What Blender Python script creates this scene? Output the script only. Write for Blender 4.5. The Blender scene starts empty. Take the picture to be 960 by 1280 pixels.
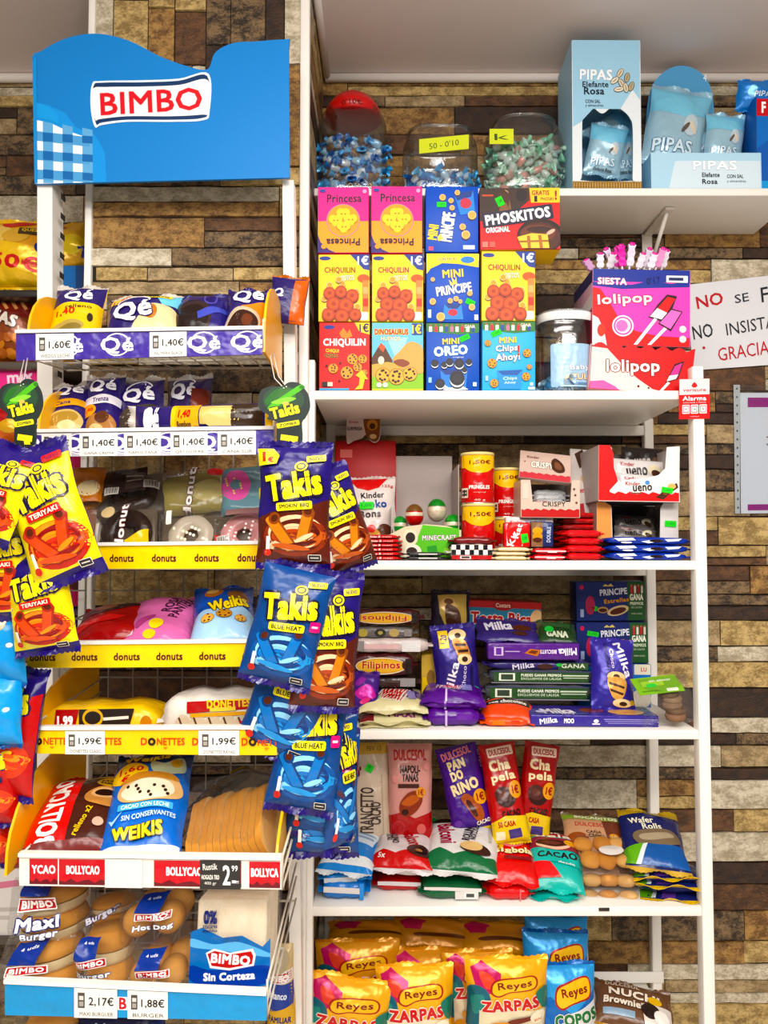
import bpy, bmesh, math, random
from mathutils import Vector, Matrix
from mathutils.geometry import tessellate_polygon
SC = bpy.context.scene
COL = SC.collection
rnd = random.Random(7)
# ------------------------------------------------------------------ camera
FPX, PITCH, ZC = 930.0, math.radians(2.5), 1.45
CP, SP = math.cos(PITCH), math.sin(PITCH)
cam_d = bpy.data.cameras.new('camera')
cam_d.sensor_fit = 'VERTICAL'; cam_d.sensor_height = 36.0; cam_d.sensor_width = 27.0
cam_d.lens = 36.0 * FPX / 1280.0
cam = bpy.data.objects.new('camera', cam_d); COL.objects.link(cam)
cam.location = (0, 0, ZC); cam.rotation_euler = (math.pi / 2 + PITCH, 0, 0)
SC.camera = cam
SC.cycles.transparent_max_bounces = 24
# ------------------------------------------------------------------ world, lights, exposure
w_ = bpy.data.worlds.new('shop_air'); SC.world = w_; w_.use_nodes = True
w_.node_tree.nodes['Background'].inputs[0].default_value = (1.0, 0.97, 0.95, 1)
w_.node_tree.nodes['Background'].inputs[1].default_value = 0.27
def area(name, loc, rot, sx, sy, power, col=(1, 0.96, 0.91)):
    d = bpy.data.lights.new(name, 'AREA'); d.shape = 'RECTANGLE'; d.size = sx; d.size_y = sy; d.energy = power; d.color = col
    o = bpy.data.objects.new(name, d); COL.objects.link(o); o.location = loc; o.rotation_euler = [math.radians(a) for a in rot]
    return o
area('ceiling_panel_light', (0.15, 0.35, 2.62), (12, 0, 0), 1.3, 0.35, 18)
area('ceiling_panel_light', (0.75, -0.7, 2.62), (10, 0, 0), 1.2, 0.5, 50)
area('ceiling_panel_light', (-0.8, -1.0, 2.62), (10, 0, 0), 1.2, 0.5, 48)
area('ceiling_panel_light', (0.0, -2.1, 2.62), (8, 0, 0), 2.0, 0.6, 80)
fill_light = bpy.data.lights.new('ceiling_fill_light', 'POINT'); fill_light.energy = 26; fill_light.shadow_soft_size = 0.09; fill_light.color = (1, 0.95, 0.9)  # added point light without a fixture, brightens the ceiling and walls
bo = bpy.data.objects.new('ceiling_fill_light', fill_light); COL.objects.link(bo); bo.location = (0.25, -0.1, 2.2)
SC.view_settings.view_transform = 'Standard'; SC.view_settings.look = 'None'
SC.view_settings.gamma = 1.0; SC.view_settings.use_curve_mapping = False
SC.view_settings.exposure = -0.32
# ------------------------------------------------------------------ pixel rays
def P(px, py, Y):
    q = (640.0 - py) / FPX
    dy = CP - SP * q
    s = Y / dy
    return Vector(((px - 480.0) / FPX * s, Y, ZC + (SP + CP * q) * s))
def PZ(px, z, Y):                                  # point on the vertical plane Y at height z, seen at column px
    r = (z - ZC) / Y
    q = (r * CP - SP) / (CP + r * SP)
    return P(px, 640.0 - q * FPX, Y)
# ------------------------------------------------------------------ materials
MATS = {}
SAT = 1.16
def lin(h):
    h = h.lstrip('#')
    if len(h) == 3: h = ''.join(c * 2 for c in h)
    out = []
    for i in (0, 2, 4):
        c = int(h[i:i + 2], 16) / 255.0
        out.append(c / 12.92 if c <= 0.04045 else ((c + 0.055) / 1.055) ** 2.4)
    out = [c ** 1.12 for c in out]
    l = 0.3 * out[0] + 0.6 * out[1] + 0.1 * out[2]                    # pigments a little purer than the eye reads them under the lamps
    return (*(max(0.0, l + (c - l) * SAT) for c in out), 1.0)
FIN = {  # roughness, specular, metallic, bump scale, bump strength
    'card': (0.42, 0.25, 0.0, 220, 0.02), 'film': (0.24, 0.4, 0.0, 26, 0.3), 'foil': (0.28, 0.5, 0.2, 26, 0.3),
    'matte': (0.7, 0.25, 0.0, 300, 0.04), 'plastic': (0.3, 0.5, 0.0, 60, 0.01), 'metal': (0.3, 0.5, 0.9, 200, 0.01),
    'paint': (0.35, 0.5, 0.0, 150, 0.015), 'bread': (0.65, 0.2, 0.0, 45, 0.3), 'paper': (0.6, 0.3, 0.0, 12, 0.05)}
def mat(c, fin='card'):
    if c in ('clear', 'glass'): return clear(c)
    k = (c, fin)
    if k in MATS: return MATS[k]
    m = bpy.data.materials.new(fin + '_' + c.lstrip('#')); m.use_nodes = True
    nt = m.node_tree; b = nt.nodes['Principled BSDF']
    ro, sp, me, sc, st = FIN[fin]
    b.inputs['Base Color'].default_value = lin(c); b.inputs['Roughness'].default_value = ro
    b.inputs['Specular IOR Level'].default_value = sp; b.inputs['Metallic'].default_value = me
    tc = nt.nodes.new('ShaderNodeTexCoord'); nz = nt.nodes.new('ShaderNodeTexNoise'); bp = nt.nodes.new('ShaderNodeBump')
    nz.inputs['Scale'].default_value = sc; nz.inputs['Detail'].default_value = 2.0
    bp.inputs['Strength'].default_value = st; bp.inputs['Distance'].default_value = 0.02 if fin in ('film', 'foil') else 0.005
    nt.links.new(tc.outputs['Object'], nz.inputs['Vector']); nt.links.new(nz.outputs['Fac'], bp.inputs['Height'])
    nt.links.new(bp.outputs['Normal'], b.inputs['Normal'])
    if fin == 'bread':
        mx = nt.nodes.new('ShaderNodeMix'); mx.data_type = 'RGBA'
        l = lin(c); mx.inputs[6].default_value = l; mx.inputs[7].default_value = (l[0] * 0.8, l[1] * 0.7, l[2] * 0.58, 1)
        nt.links.new(nz.outputs['Fac'], mx.inputs[0]); nt.links.new(mx.outputs[2], b.inputs['Base Color'])
    MATS[k] = m
    return m
def clear(c):
    if c in MATS: return MATS[c]
    m = bpy.data.materials.new('clear_film' if c == 'clear' else 'clear_plastic'); m.use_nodes = True
    nt = m.node_tree; nt.nodes.clear()
    out = nt.nodes.new('ShaderNodeOutputMaterial'); mx = nt.nodes.new('ShaderNodeMixShader')
    tr = nt.nodes.new('ShaderNodeBsdfTransparent'); gl = nt.nodes.new('ShaderNodeBsdfGlossy')
    lw = nt.nodes.new('ShaderNodeLayerWeight'); mr = nt.nodes.new('ShaderNodeMapRange')
    nz = nt.nodes.new('ShaderNodeTexNoise'); bp = nt.nodes.new('ShaderNodeBump')
    nz.inputs['Scale'].default_value = 38.0; bp.inputs['Strength'].default_value = 0.9 if c == 'clear' else 0.02
    bp.inputs['Distance'].default_value = 0.02
    lw.inputs['Blend'].default_value = 0.35
    mr.inputs['To Min'].default_value = 0.045 if c == 'clear' else 0.10; mr.inputs['To Max'].default_value = 0.28 if c == 'clear' else 0.6
    tr.inputs['Color'].default_value = (1.0, 1.0, 1.0, 1) if c == 'clear' else (0.86, 0.89, 0.90, 1)
    gl.inputs['Roughness'].default_value = 0.12 if c == 'clear' else 0.05
    nt.links.new(nz.outputs['Fac'], bp.inputs['Height'])
    for n in (gl, lw): nt.links.new(bp.outputs['Normal'], n.inputs['Normal'])
    nt.links.new(lw.outputs['Fresnel'], mr.inputs['Value']); nt.links.new(mr.outputs['Result'], mx.inputs['Fac'])
    nt.links.new(tr.outputs[0], mx.inputs[1]); nt.links.new(gl.outputs[0], mx.inputs[2]); nt.links.new(mx.outputs[0], out.inputs['Surface'])
    MATS[c] = m
    return m
# ------------------------------------------------------------------ mesh builder
class MB:
    def __init__(s): s.v = []; s.f = []; s.m = []; s.s = []; s.mats = []
    def slot(s, m):
        if m not in s.mats: s.mats.append(m)
        return s.mats.index(m)
    def add(s, vs, fs, m, smooth=False):
        n = len(s.v); k = s.slot(m)
        s.v.extend([tuple(v) for v in vs])
        for f in fs: s.f.append([i + n for i in f]); s.m.append(k); s.s.append(smooth)
    def box(s, a, b, m):
        (x0, y0, z0), (x1, y1, z1) = a, b
        s.add([(x0, y0, z0), (x1, y0, z0), (x1, y1, z0), (x0, y1, z0), (x0, y0, z1), (x1, y0, z1), (x1, y1, z1), (x0, y1, z1)],
              [(0, 1, 5, 4), (1, 2, 6, 5), (2, 3, 7, 6), (3, 0, 4, 7), (4, 5, 6, 7), (3, 2, 1, 0)], m)
    def rbox(s, a, b, m, r=0.003, seg=2):
        bm = bmesh.new(); bmesh.ops.create_cube(bm, size=1.0)
        d = [b[i] - a[i] for i in range(3)]; c = [(b[i] + a[i]) / 2 for i in range(3)]
        for v in bm.verts: v.co = Vector((v.co[0] * d[0] + c[0], v.co[1] * d[1] + c[1], v.co[2] * d[2] + c[2]))
        bmesh.ops.bevel(bm, geom=bm.edges[:], offset=min(r, min(d) * 0.45), segments=seg, profile=0.5, affect='EDGES')
        s.bm(bm, m, seg > 1)
    def bm(s, bm, m, smooth=False):
        bm.verts.index_update()
        s.add([v.co[:] for v in bm.verts], [[v.index for v in f.verts] for f in bm.faces], m, smooth); bm.free()
    def tube(s, pts, r, m, n=8, cap=True):
        pts = [Vector(p) for p in pts]; vs = []; fs = []
        for i, p in enumerate(pts):
            d = (pts[min(i + 1, len(pts) - 1)] - pts[max(i - 1, 0)]).normalized()
            a = d.orthogonal().normalized(); b = d.cross(a)
            if i: 
                a = (pa - d * pa.dot(d)).normalized(); b = d.cross(a)
            pa = a
            for k in range(n):
                t = 2 * math.pi * k / n; vs.append(p + (a * math.cos(t) + b * math.sin(t)) * r)
        for i in range(len(pts) - 1):
            for k in range(n): fs.append((i * n + k, i * n + (k + 1) % n, (i + 1) * n + (k + 1) % n, (i + 1) * n + k))
        if cap: fs.append(tuple(range(n))[::-1]); fs.append(tuple(range((len(pts) - 1) * n, len(pts) * n)))
        s.add(vs, fs, m, True)
    def lathe(s, prof, m, n=40, sq=2.0, ry=1.0, cap=True):     # prof: (radius, z) ; sq: superellipse power ; ry: depth ratio
        vs = []; fs = []
        for r, z in prof:
            for k in range(n):
                t = 2 * math.pi * k / n; c, q = math.cos(t), math.sin(t)
                vs.append((r * math.copysign(abs(c) ** (2 / sq), c), ry * r * math.copysign(abs(q) ** (2 / sq), q), z))
        for i in range(len(prof) - 1):
            for k in range(n): fs.append((i * n + k, i * n + (k + 1) % n, (i + 1) * n + (k + 1) % n, (i + 1) * n + k))
        if cap: fs.append(tuple(range(n))[::-1]); fs.append(tuple(range((len(prof) - 1) * n, len(prof) * n)))
        s.add(vs, fs, m, True)
    def extrude(s, poly, m, thick, m2=None):                   # poly: 3-D points facing the camera; thick along +Y
        n = len(poly); tri = tessellate_polygon([[Vector((p[0], p[2], 0)) for p in poly]])
        A = [Vector(p) for p in poly]; B = [p + Vector((0, thick, 0)) for p in A]
        if (sum(A[i][0] * A[(i + 1) % n][2] - A[(i + 1) % n][0] * A[i][2] for i in range(n))) < 0: A.reverse(); B.reverse(); tri = [[n - 1 - i for i in t] for t in tri]
        def up(t):
            a, b, c = [A[i] for i in t]
            return t if (b - a).cross(c - a).y < 0 else t[::-1]
        tri = [up(list(t)) for t in tri]
        s.add(A, tri, m); s.add(B, [t[::-1] for t in tri], m2 or m)
        s.add(A + B, [(i, n + i, n + (i + 1) % n, (i + 1) % n) for i in range(n)], m2 or m)
    def build(s, name, parent=None, mw=None, origin=None):
        me = bpy.data.meshes.new(name)
        vs = s.v
        if origin is not None: vs = [(a - origin[0], b - origin[1], c - origin[2]) for a, b, c in vs]
        me.from_pydata(vs, [], s.f)
        for m in s.mats: me.materials.append(m)
        me.polygons.foreach_set('material_index', s.m); me.polygons.foreach_set('use_smooth', s.s)
        me.update()
        o = bpy.data.objects.new(name, me); COL.objects.link(o)
        if parent is not None: o.parent = parent
        if mw is not None: o.matrix_world = mw if parent is None else o.matrix_world
        if parent is not None and mw is not None: o.matrix_parent_inverse = Matrix(); o.matrix_basis = mw
        if origin is not None: o.location = origin
        return o
def tag(o, label=None, cat=None, group=None, kind=None):
    if label: o['label'] = label
    if cat: o['category'] = cat
    if group: o['group'] = group
    if kind: o['kind'] = kind
    return o
def empty(name, mw):
    o = bpy.data.objects.new(name, None); o.empty_display_size = 0.02; COL.objects.link(o); o.matrix_world = mw
    return o
# ------------------------------------------------------------------ printed artwork (flat shapes laid on a surface)
def T(s, cx, cy, w, h, c, rot=0, b=0.02, o=None, ow=0.05, sh=0): return ('T', s, cx, cy, w, h, c, rot, b, o, ow, sh)
def TB(s, cx, cy, w, h, c, rot=0, *a, **k): return R(cx, cy, w, h * 0.6, c, 0.3, rot)   # unreadable small print: a plain bar
def R(cx, cy, w, h, c, r=0, rot=0): return ('R', cx, cy, w, h, c, r, rot)
def E(cx, cy, rx, c, ry=None, rot=0): return ('E', cx, cy, rx, ry, c, rot)
def G(pts, c, smooth=0): return ('G', pts, c, smooth)
TXT = {}
def glyphs(s, b, sh, sp=0.0):
    k = (s, b, sh, sp)
    if k not in TXT:
        c = bpy.data.curves.new('lettering', 'FONT'); c.body = s; c.offset = b; c.shear = sh; c.space_character = 1.0 + 1.3 * sp; c.resolution_u = 2; c.fill_mode = 'BOTH'
        o = bpy.data.objects.new('lettering', c); me = bpy.data.meshes.new_from_object(o)
        TXT[k] = ([(v.co.x, v.co.y) for v in me.vertices], [tuple(p.vertices) for p in me.polygons])
        bpy.data.objects.remove(o); bpy.data.curves.remove(c); bpy.data.meshes.remove(me)
    return TXT[k]
def spline(pts, n=6):
    out = []; N = len(pts)
    for i in range(N):
        p0, p1, p2, p3 = (Vector(pts[(i + j - 1) % N]) for j in range(4))
        for k in range(n):
            t = k / n
            out.append(tuple(0.5 * ((2 * p1) + (p2 - p0) * t + (2 * p0 - 5 * p1 + 4 * p2 - p3) * t * t + (3 * p1 - p0 - 3 * p2 + p3) * t ** 3)))
    return out
def refine(vs, tris, thr):
    vs = list(vs); tris = [list(t) for t in tris]
    for _ in range(7):
        mid = {}; out = []; hit = False
        def m_(a, b):
            k = (a, b) if a < b else (b, a)
            if k in mid: return mid[k]
            dx, dy = vs[a][0] - vs[b][0], vs[a][1] - vs[b][1]
            if dx * dx + dy * dy <= thr * thr: mid[k] = None
            else:
                mid[k] = len(vs); vs.append(((vs[a][0] + vs[b][0]) / 2, (vs[a][1] + vs[b][1]) / 2))
            return mid[k]
        for a, b, c in tris:
            e = [m_(a, b), m_(b, c), m_(c, a)]; n = sum(x is not None for x in e)
            if n == 0: out.append([a, b, c]); continue
            hit = True
            if n == 3: out += [[a, e[0], e[2]], [e[0], b, e[1]], [e[2], e[1], c], [e[0], e[1], e[2]]]; continue
            v = [a, b, c]
            if n == 1:
                i = [k for k in range(3) if e[k] is not None][0]
                out += [[v[i], e[i], v[(i + 2) % 3]], [e[i], v[(i + 1) % 3], v[(i + 2) % 3]]]
            else:
                i = [k for k in range(3) if e[k] is None][0]          # edge i (v[i],v[i+1]) whole
                p, q, r_ = v[i], v[(i + 1) % 3], v[(i + 2) % 3]; eq, er = e[(i + 1) % 3], e[(i + 2) % 3]
                out += [[r_, er, eq], [p, q, eq], [p, eq, er]]
        tris = out
        if not hit: break
    return vs, tris
def art(mb, els, W, H, mapf, fin, eps=0.00004, thr=None, lift=0.0002):
    """els in per cent of the W x H face, v counted from the top; mapf(x, z, off) -> point; x from the middle, z from the bottom."""
    if thr: eps = 0.0001; lift = max(lift, 0.0005); thr = min(thr, 0.0065)
    k = 0
    for e in els:
        k += 1
        if e[0] == 'T':
            _, s, cx, cy, w, h, c, rot, b, o, ow, sh = e
            vs, fs = glyphs(s, 0.0, sh, min(b, 0.09) * 0.55)
            if not vs: continue
            xs = [p[0] for p in vs]; ys = [p[1] for p in vs]
            x0, x1, y0, y1 = min(xs), max(xs), min(ys), max(ys)
            hp_ = h / 100 * H; lines = max(0.55, y1 - y0); em = hp_ / lines
            rad = min(b, 0.10) * 0.5 * em; orad = rad + ow * 0.62 * em
            sx = max(1e-5, w / 100 * W - 2 * rad) / max(x1 - x0, 1e-6); sy = max(1e-5, hp_ - 2 * rad) / max(y1 - y0, 1e-6)
            base_ = [((p[0] - (x0 + x1) / 2) * sx, (p[1] - (y0 + y1) / 2) * sy) for p in vs]
            lay = [(orad, 8, o)] if o else []
            lay.append((rad, 4 if rad > 0.00008 else 0, c))
            for rd, n_, cc in lay:
                sh_ = [(rd * math.cos(math.pi / 4 + 2 * math.pi * i / n_), rd * math.sin(math.pi / 4 + 2 * math.pi * i / n_)) for i in range(n_)] or [(0, 0)]
                for dx, dz in sh_:
                    put(mb, [(x + dx, z + dz) for x, z in base_], fs, cx, cy, rot, W, H, mapf, cc, fin, lift + eps * k, thr); k += 0.5
                k += 1
            continue
        if e[0] == 'R':
            _, cx, cy, w, h, c, r, rot = e
            a, d = w / 200 * W, h / 200 * H
            if r:
                rr = min(a, d) * r; shape = []
                for qx, qy, t0 in ((a - rr, d - rr, 0), (-a + rr, d - rr, 90), (-a + rr, -d + rr, 180), (a - rr, -d + rr, 270)):
                    for j in range(5):
                        t = math.radians(t0 + j * 22.5); shape.append((qx + rr * math.cos(t), qy + rr * math.sin(t)))
            else: shape = [(a, d), (-a, d), (-a, -d), (a, -d)]
        elif e[0] == 'E':
            _, cx, cy, rx, ry, c, rot = e
            a = rx / 100 * W; d = a if ry is None else ry / 100 * H
            n = 14 if max(a, d) < 0.006 else 24
            shape = [(a * math.cos(2 * math.pi * j / n), d * math.sin(2 * math.pi * j / n)) for j in range(n)]
        else:
            _, pts, c, smooth = e
            cx = cy = 50; rot = 0
            if smooth: pts = spline(pts)
            shape = [((p[0] / 100 - 0.5) * W, (0.5 - p[1] / 100) * H) for p in pts]
        tri = tessellate_polygon([[Vector((p[0], p[1], 0)) for p in shape]])
        put(mb, shape, tri, cx, cy, rot, W, H, mapf, c, fin, lift + eps * k, thr)
def put(mb, shape, tri, cx, cy, rot, W, H, mapf, c, fin, off, thr):
    t = math.radians(rot); ca, sa = math.cos(t), math.sin(t); X, Z = (cx / 100 - 0.5) * W, (1 - cy / 100) * H
    q = [(X + x * ca - y * sa, Z + x * sa + y * ca) for x, y in shape]
    tt = []
    for f in tri:
        a, b, d = (q[i] for i in f)
        ar = (b[0] - a[0]) * (d[1] - a[1]) - (b[1] - a[1]) * (d[0] - a[0])
        if abs(ar) > 1e-14: tt.append(list(f) if ar > 0 else list(f)[::-1])
    e_ = 0.0002; lo = (-W / 2 + e_, e_); hi = (W / 2 - e_, H - e_)
    if any(p[0] < lo[0] or p[0] > hi[0] or p[1] < lo[1] or p[1] > hi[1] for p in q):      # trim the print at the edge of its face
        q2 = []; t2 = []
        for f in tt:
            pl = [q[i] for i in f]
            for ax in (0, 1):
                for lim, sg in ((lo[ax], 1), (hi[ax], -1)):
                    o2 = []
                    for i in range(len(pl)):
                        p, r_ = pl[i], pl[(i + 1) % len(pl)]; a, b = sg * (p[ax] - lim), sg * (r_[ax] - lim)
                        if a >= 0: o2.append(p)
                        if (a > 0) != (b > 0) and a != b:
                            t_ = a / (a - b); o2.append((p[0] + (r_[0] - p[0]) * t_, p[1] + (r_[1] - p[1]) * t_))
                    pl = o2
                    if not pl: break
                if not pl: break
            if len(pl) < 3: continue
            n0 = len(q2); q2 += pl; t2 += [[n0, n0 + i, n0 + i + 1] for i in range(1, len(pl) - 1)]
        q, tt = q2, t2
        if not tt: return
    if thr: q, tt = refine(q, tt, thr)
    mb.add([mapf(x, z, off) for x, z in q], tt, mat(c, fin), bool(thr))
def flat(x, z, off): return (x, -off, z)
# ------------------------------------------------------------------ placing
SHELF = {}
def pt(p):
    px, py, Y = p
    return PZ(px, SHELF[py], Y) if isinstance(py, str) else P(px, py, Y)
def frame(bottom, top, wpx, yaw=0):
    """Local frame of a packet: origin bottom middle, z to the top middle, x across (as level as it goes), y into the shelf."""
    a = pt(bottom)
    b = P(*top)
    z = b - a; h = z.length; z.normalize()
    x0 = Vector((math.cos(math.radians(yaw)), math.sin(math.radians(yaw)), 0))
    if abs(z.x) > 0.85: x0 = Vector((0, 0, -1))
    y = z.cross(x0).normalized(); x = y.cross(z)
    ym = (a.y + b.y) / 2
    w = wpx / FPX * ym
    m = Matrix(((x.x, y.x, z.x, a.x), (x.y, y.y, z.y, a.y), (x.z, y.z, z.z, a.z), (0, 0, 0, 1)))
    return m, w, h
# ------------------------------------------------------------------ product builders
def pillow(W, H, t, seed, boxy=2.4, pinch=0.05):
    r = random.Random(seed); ph = [r.uniform(0, 6.28) for _ in range(8)]; fr = [r.uniform(5, 11) for _ in range(4)]
    def f(x, z, side, off):
        u = max(-1, min(1, 2 * x / W)); v = max(-1, min(1, 2 * z / H - 1))
        a = (1 - abs(u) ** boxy) ** 0.62 * (1 - abs(v) ** boxy) ** 0.62
        wr = (abs(v) ** 3) * (math.sin(u * fr[0] + ph[0]) + 0.6 * math.sin(u * fr[1] * 1.2 + ph[1])) * 0.06
        wr += 0.05 * math.sin(u * fr[2] * 0.5 + v * 4 + ph[2]) + 0.035 * math.sin(v * fr[3] + u * 3 + ph[3])
        d = t / 2 * (a + wr * (1 - abs(v) ** 8) * (1 - abs(u) ** 8))
        xx = x * (1 - pinch * (1 - abs(v) ** 3)) + 0.012 * W * math.sin(v * 5 + ph[4]) * (1 - abs(v) ** 2) * (abs(u) ** 3)
        sag = 0.10 * t * math.sin(v * 1.6 + ph[5])
        return (xx, side * (d + off) + sag, z)
    return f
def rest(m):
    """Height of the board a packet in the bookcase lies on, else None."""
    p = m.translation
    if p.y < 1.54 or p.x < -0.17: return None
    c = [z for z in SHELF.values() if z <= p.z + 0.045]
    return max(c) if c else None
def settle(mb, m, zf):
    """A soft packet flattens where it rests: no point of it goes below the board."""
    if zf is None: return
    iv = m.to_3x3().inverted(); lim = zf + 0.0003
    for i, v in enumerate(mb.v):
        w = m @ Vector(v)
        if w.z < lim:
            d = iv @ Vector((0, 0, lim + (w.z - lim) * 0.004 - w.z)); mb.v[i] = (v[0] + d.x, v[1] + d.y, v[2] + d.z)
def bag(name, label, cat, els, base, bottom, top, w, t, group=None, fin='film', seal=(None, None), sh=0.05, yaw=0, boxy=2.4, pinch=0.05, seed=None, back=None, sticker=None, nu=18, nv=24):
    m, W, H = frame(bottom, top, w, yaw)
    seed = seed if seed is not None else abs(hash_(name + label)) % 9999
    f = pillow(W, H, t, seed, boxy, pinch)
    mb = MB(); fr = {}
    for side in (-1, 1):
        vs = [f((i / nu - 0.5) * W, j / nv * H, side, 0) for j in range(nv + 1) for i in range(nu + 1)]
        fs = []
        for j in range(nv):
            for i in range(nu):
                q = (j * (nu + 1) + i, j * (nu + 1) + i + 1, (j + 1) * (nu + 1) + i + 1, (j + 1) * (nu + 1) + i)
                fs.append(q if side < 0 else q[::-1])
        mb.add(vs, fs, mat(base if side < 0 else (back or base), fin), True)
    art(mb, els, W, H, lambda x, z, off: f(x, z, -1, off), fin, thr=0.012)
    zf = rest(m); settle(mb, m, zf)
    o = mb.build(name, None, m); tag(o, label, cat, group)
    rr = random.Random(seed + 1)
    for k, c in enumerate(seal):
        if not c: continue
        s = MB(); n = 26; hgt = sh * H; z0 = H if k == 0 else 0; dz = hgt if k == 0 else -hgt
        vs = []; ph = rr.uniform(0, 6)
        for j in range(3):
            for i in range(n + 1):
                x = (i / n - 0.5) * W
                zz = z0 + dz * j / 2 + (0.0012 * (1 if i % 2 else -1) if j == 2 else 0)
                vs.append((x, f(x, z0, -1, 0)[1] + 0.0025 * j * math.sin(i * 0.45 + ph), zz))
        fs = [(j * (n + 1) + i, j * (n + 1) + i + 1, (j + 1) * (n + 1) + i + 1, (j + 1) * (n + 1) + i) for j in range(2) for i in range(n)]
        if k == 1: fs = [q[::-1] for q in fs]
        nn = len(vs); back_ = [(a, b + 0.0012, c_) for a, b, c_ in vs]
        rim = [i for i in range(n + 1)] + [j * (n + 1) + n for j in (1, 2)] + [2 * (n + 1) + i for i in range(n - 1, -1, -1)] + [n + 1]
        s.add(vs + back_, fs + [tuple(i + nn for i in q[::-1]) for q in fs] + [(rim[i], rim[(i + 1) % len(rim)], rim[(i + 1) % len(rim)] + nn, rim[i] + nn) for i in range(len(rim))], mat(c, fin), False)
        settle(s, m, zf); s.build('seal', o)
    stick(o, sticker, W, H, lambda x, z, off: f(x, z, -1, off))
    return o
def hash_(s):
    h = 7
    for c in s: h = (h * 31 + ord(c)) & 0xffffff
    return h
def stick(o, st, W, H, mapf):
    """st: (cx, cy, w, h, rot[, colour, text]) a small price sticker on the face."""
    if not st: return
    cx, cy, w, h, rot = st[:5]; c = st[5] if len(st) > 5 else '#35d04a'
    s = MB(); els = [R(cx, cy, w, h, c, 0.2, rot), T(st[6] if len(st) > 6 else '1,00', cx, cy, w * 0.7, h * 0.45, '#1c7a2c', rot)]
    art(s, els, W, H, mapf, 'paper', thr=0.012, lift=0.0045)
    tag(s.build('price_sticker', o), 'small green price sticker' if len(st) < 6 else None)
def carton(name, label, cat, els, base, bottom, top, w, d, group=None, fin='card', yaw=0, r=0.0012, side=None, sticker=None, topcol=None, botcol=None, kids=None, sideels=None, topels=None, rightels=None):
    """Closed carton: the photographed face at depth Y of its bottom, d deep."""
    m, W, H = frame(bottom, top, w, yaw)
    mb = MB(); mb.rbox((-W / 2, 0, 0), (W / 2, d, H), mat(side or base, fin), r)
    e = r * 0.6
    def panel(pts, c): mb.add(pts, [(0, 1, 2, 3)], mat(c, fin))
    if side and side != base: panel([(-W / 2 + e, -0.0001, e), (W / 2 - e, -0.0001, e), (W / 2 - e, -0.0001, H - e), (-W / 2 + e, -0.0001, H - e)], base)
    if topcol: panel([(-W / 2 + e, e, H + 0.0002), (W / 2 - e, e, H + 0.0002), (W / 2 - e, d - e, H + 0.0002), (-W / 2 + e, d - e, H + 0.0002)], topcol)
    if botcol: panel([(-W / 2 + e, d - e, -0.0002), (W / 2 - e, d - e, -0.0002), (W / 2 - e, e, -0.0002), (-W / 2 + e, e, -0.0002)], botcol)
    art(mb, els, W, H, flat, fin)
    if sideels: art(mb, sideels, d, H, lambda x, z, off: (-W / 2 - off, d / 2 - x, z), fin)
    if rightels: art(mb, rightels, d, H, lambda x, z, off: (W / 2 + off, d / 2 + x, z), fin)
    if topels: art(mb, topels, W, d, lambda x, z, off: (x, z, H + off), fin)
    o = mb.build(name, None, m); tag(o, label, cat, group)
    stick(o, sticker, W, H, lambda x, z, off: flat(x, z, off - 0.0035))
    return o
def sheet(name, els, base, quad, thick=0.001, fin='paper', parent=None, poly=None):
    """Flat card or sheet: quad = four world points (tl, tr, br, bl); artwork is laid in its plane."""
    tl, tr, br, bl = quad
    X = tr - tl; n = X.cross(tl - bl).normalized()
    if n.y > 0: n = -n
    W = (X.length + (br - bl).length) / 2; H = ((tl - bl).length + (tr - br).length) / 2
    def mp(x, z, off):
        u, v = x / W + 0.5, z / H
        return (bl * (1 - u) * (1 - v) + br * u * (1 - v) + tr * u * v + tl * (1 - u) * v) + n * off
    mb = MB(); pl = [(0, 0), (100, 0), (100, 100), (0, 100)] if poly is None else poly
    pts = [mp((a / 100 - 0.5) * W, (1 - b / 100) * H, 0) for a, b in pl]
    ar = sum(pl[i][0] * pl[(i + 1) % len(pl)][1] - pl[(i + 1) % len(pl)][0] * pl[i][1] for i in range(len(pl)))
    if ar > 0: pts.reverse()
    tri = tessellate_polygon([[Vector((p.x, p.z, 0)) for p in pts]])
    N = len(pts); back = [p - n * thick for p in pts]
    def up(t):
        a, b, c = [pts[i] for i in t]
        return list(t) if (b - a).cross(c - a).dot(n) > 0 else list(t)[::-1]
    tri = [up(t) for t in tri]
    mm = mat(base, fin)
    mb.add(pts, tri, mm); mb.add(back, [t[::-1] for t in tri], mm)
    mb.add(pts + back, [(i, i + N, (i + 1) % N + N, (i + 1) % N) for i in range(N)], mm)
    art(mb, els, W, H, mp, fin)
    return mb.build(name, parent, origin=tuple(bl) if parent is None else None)
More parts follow.
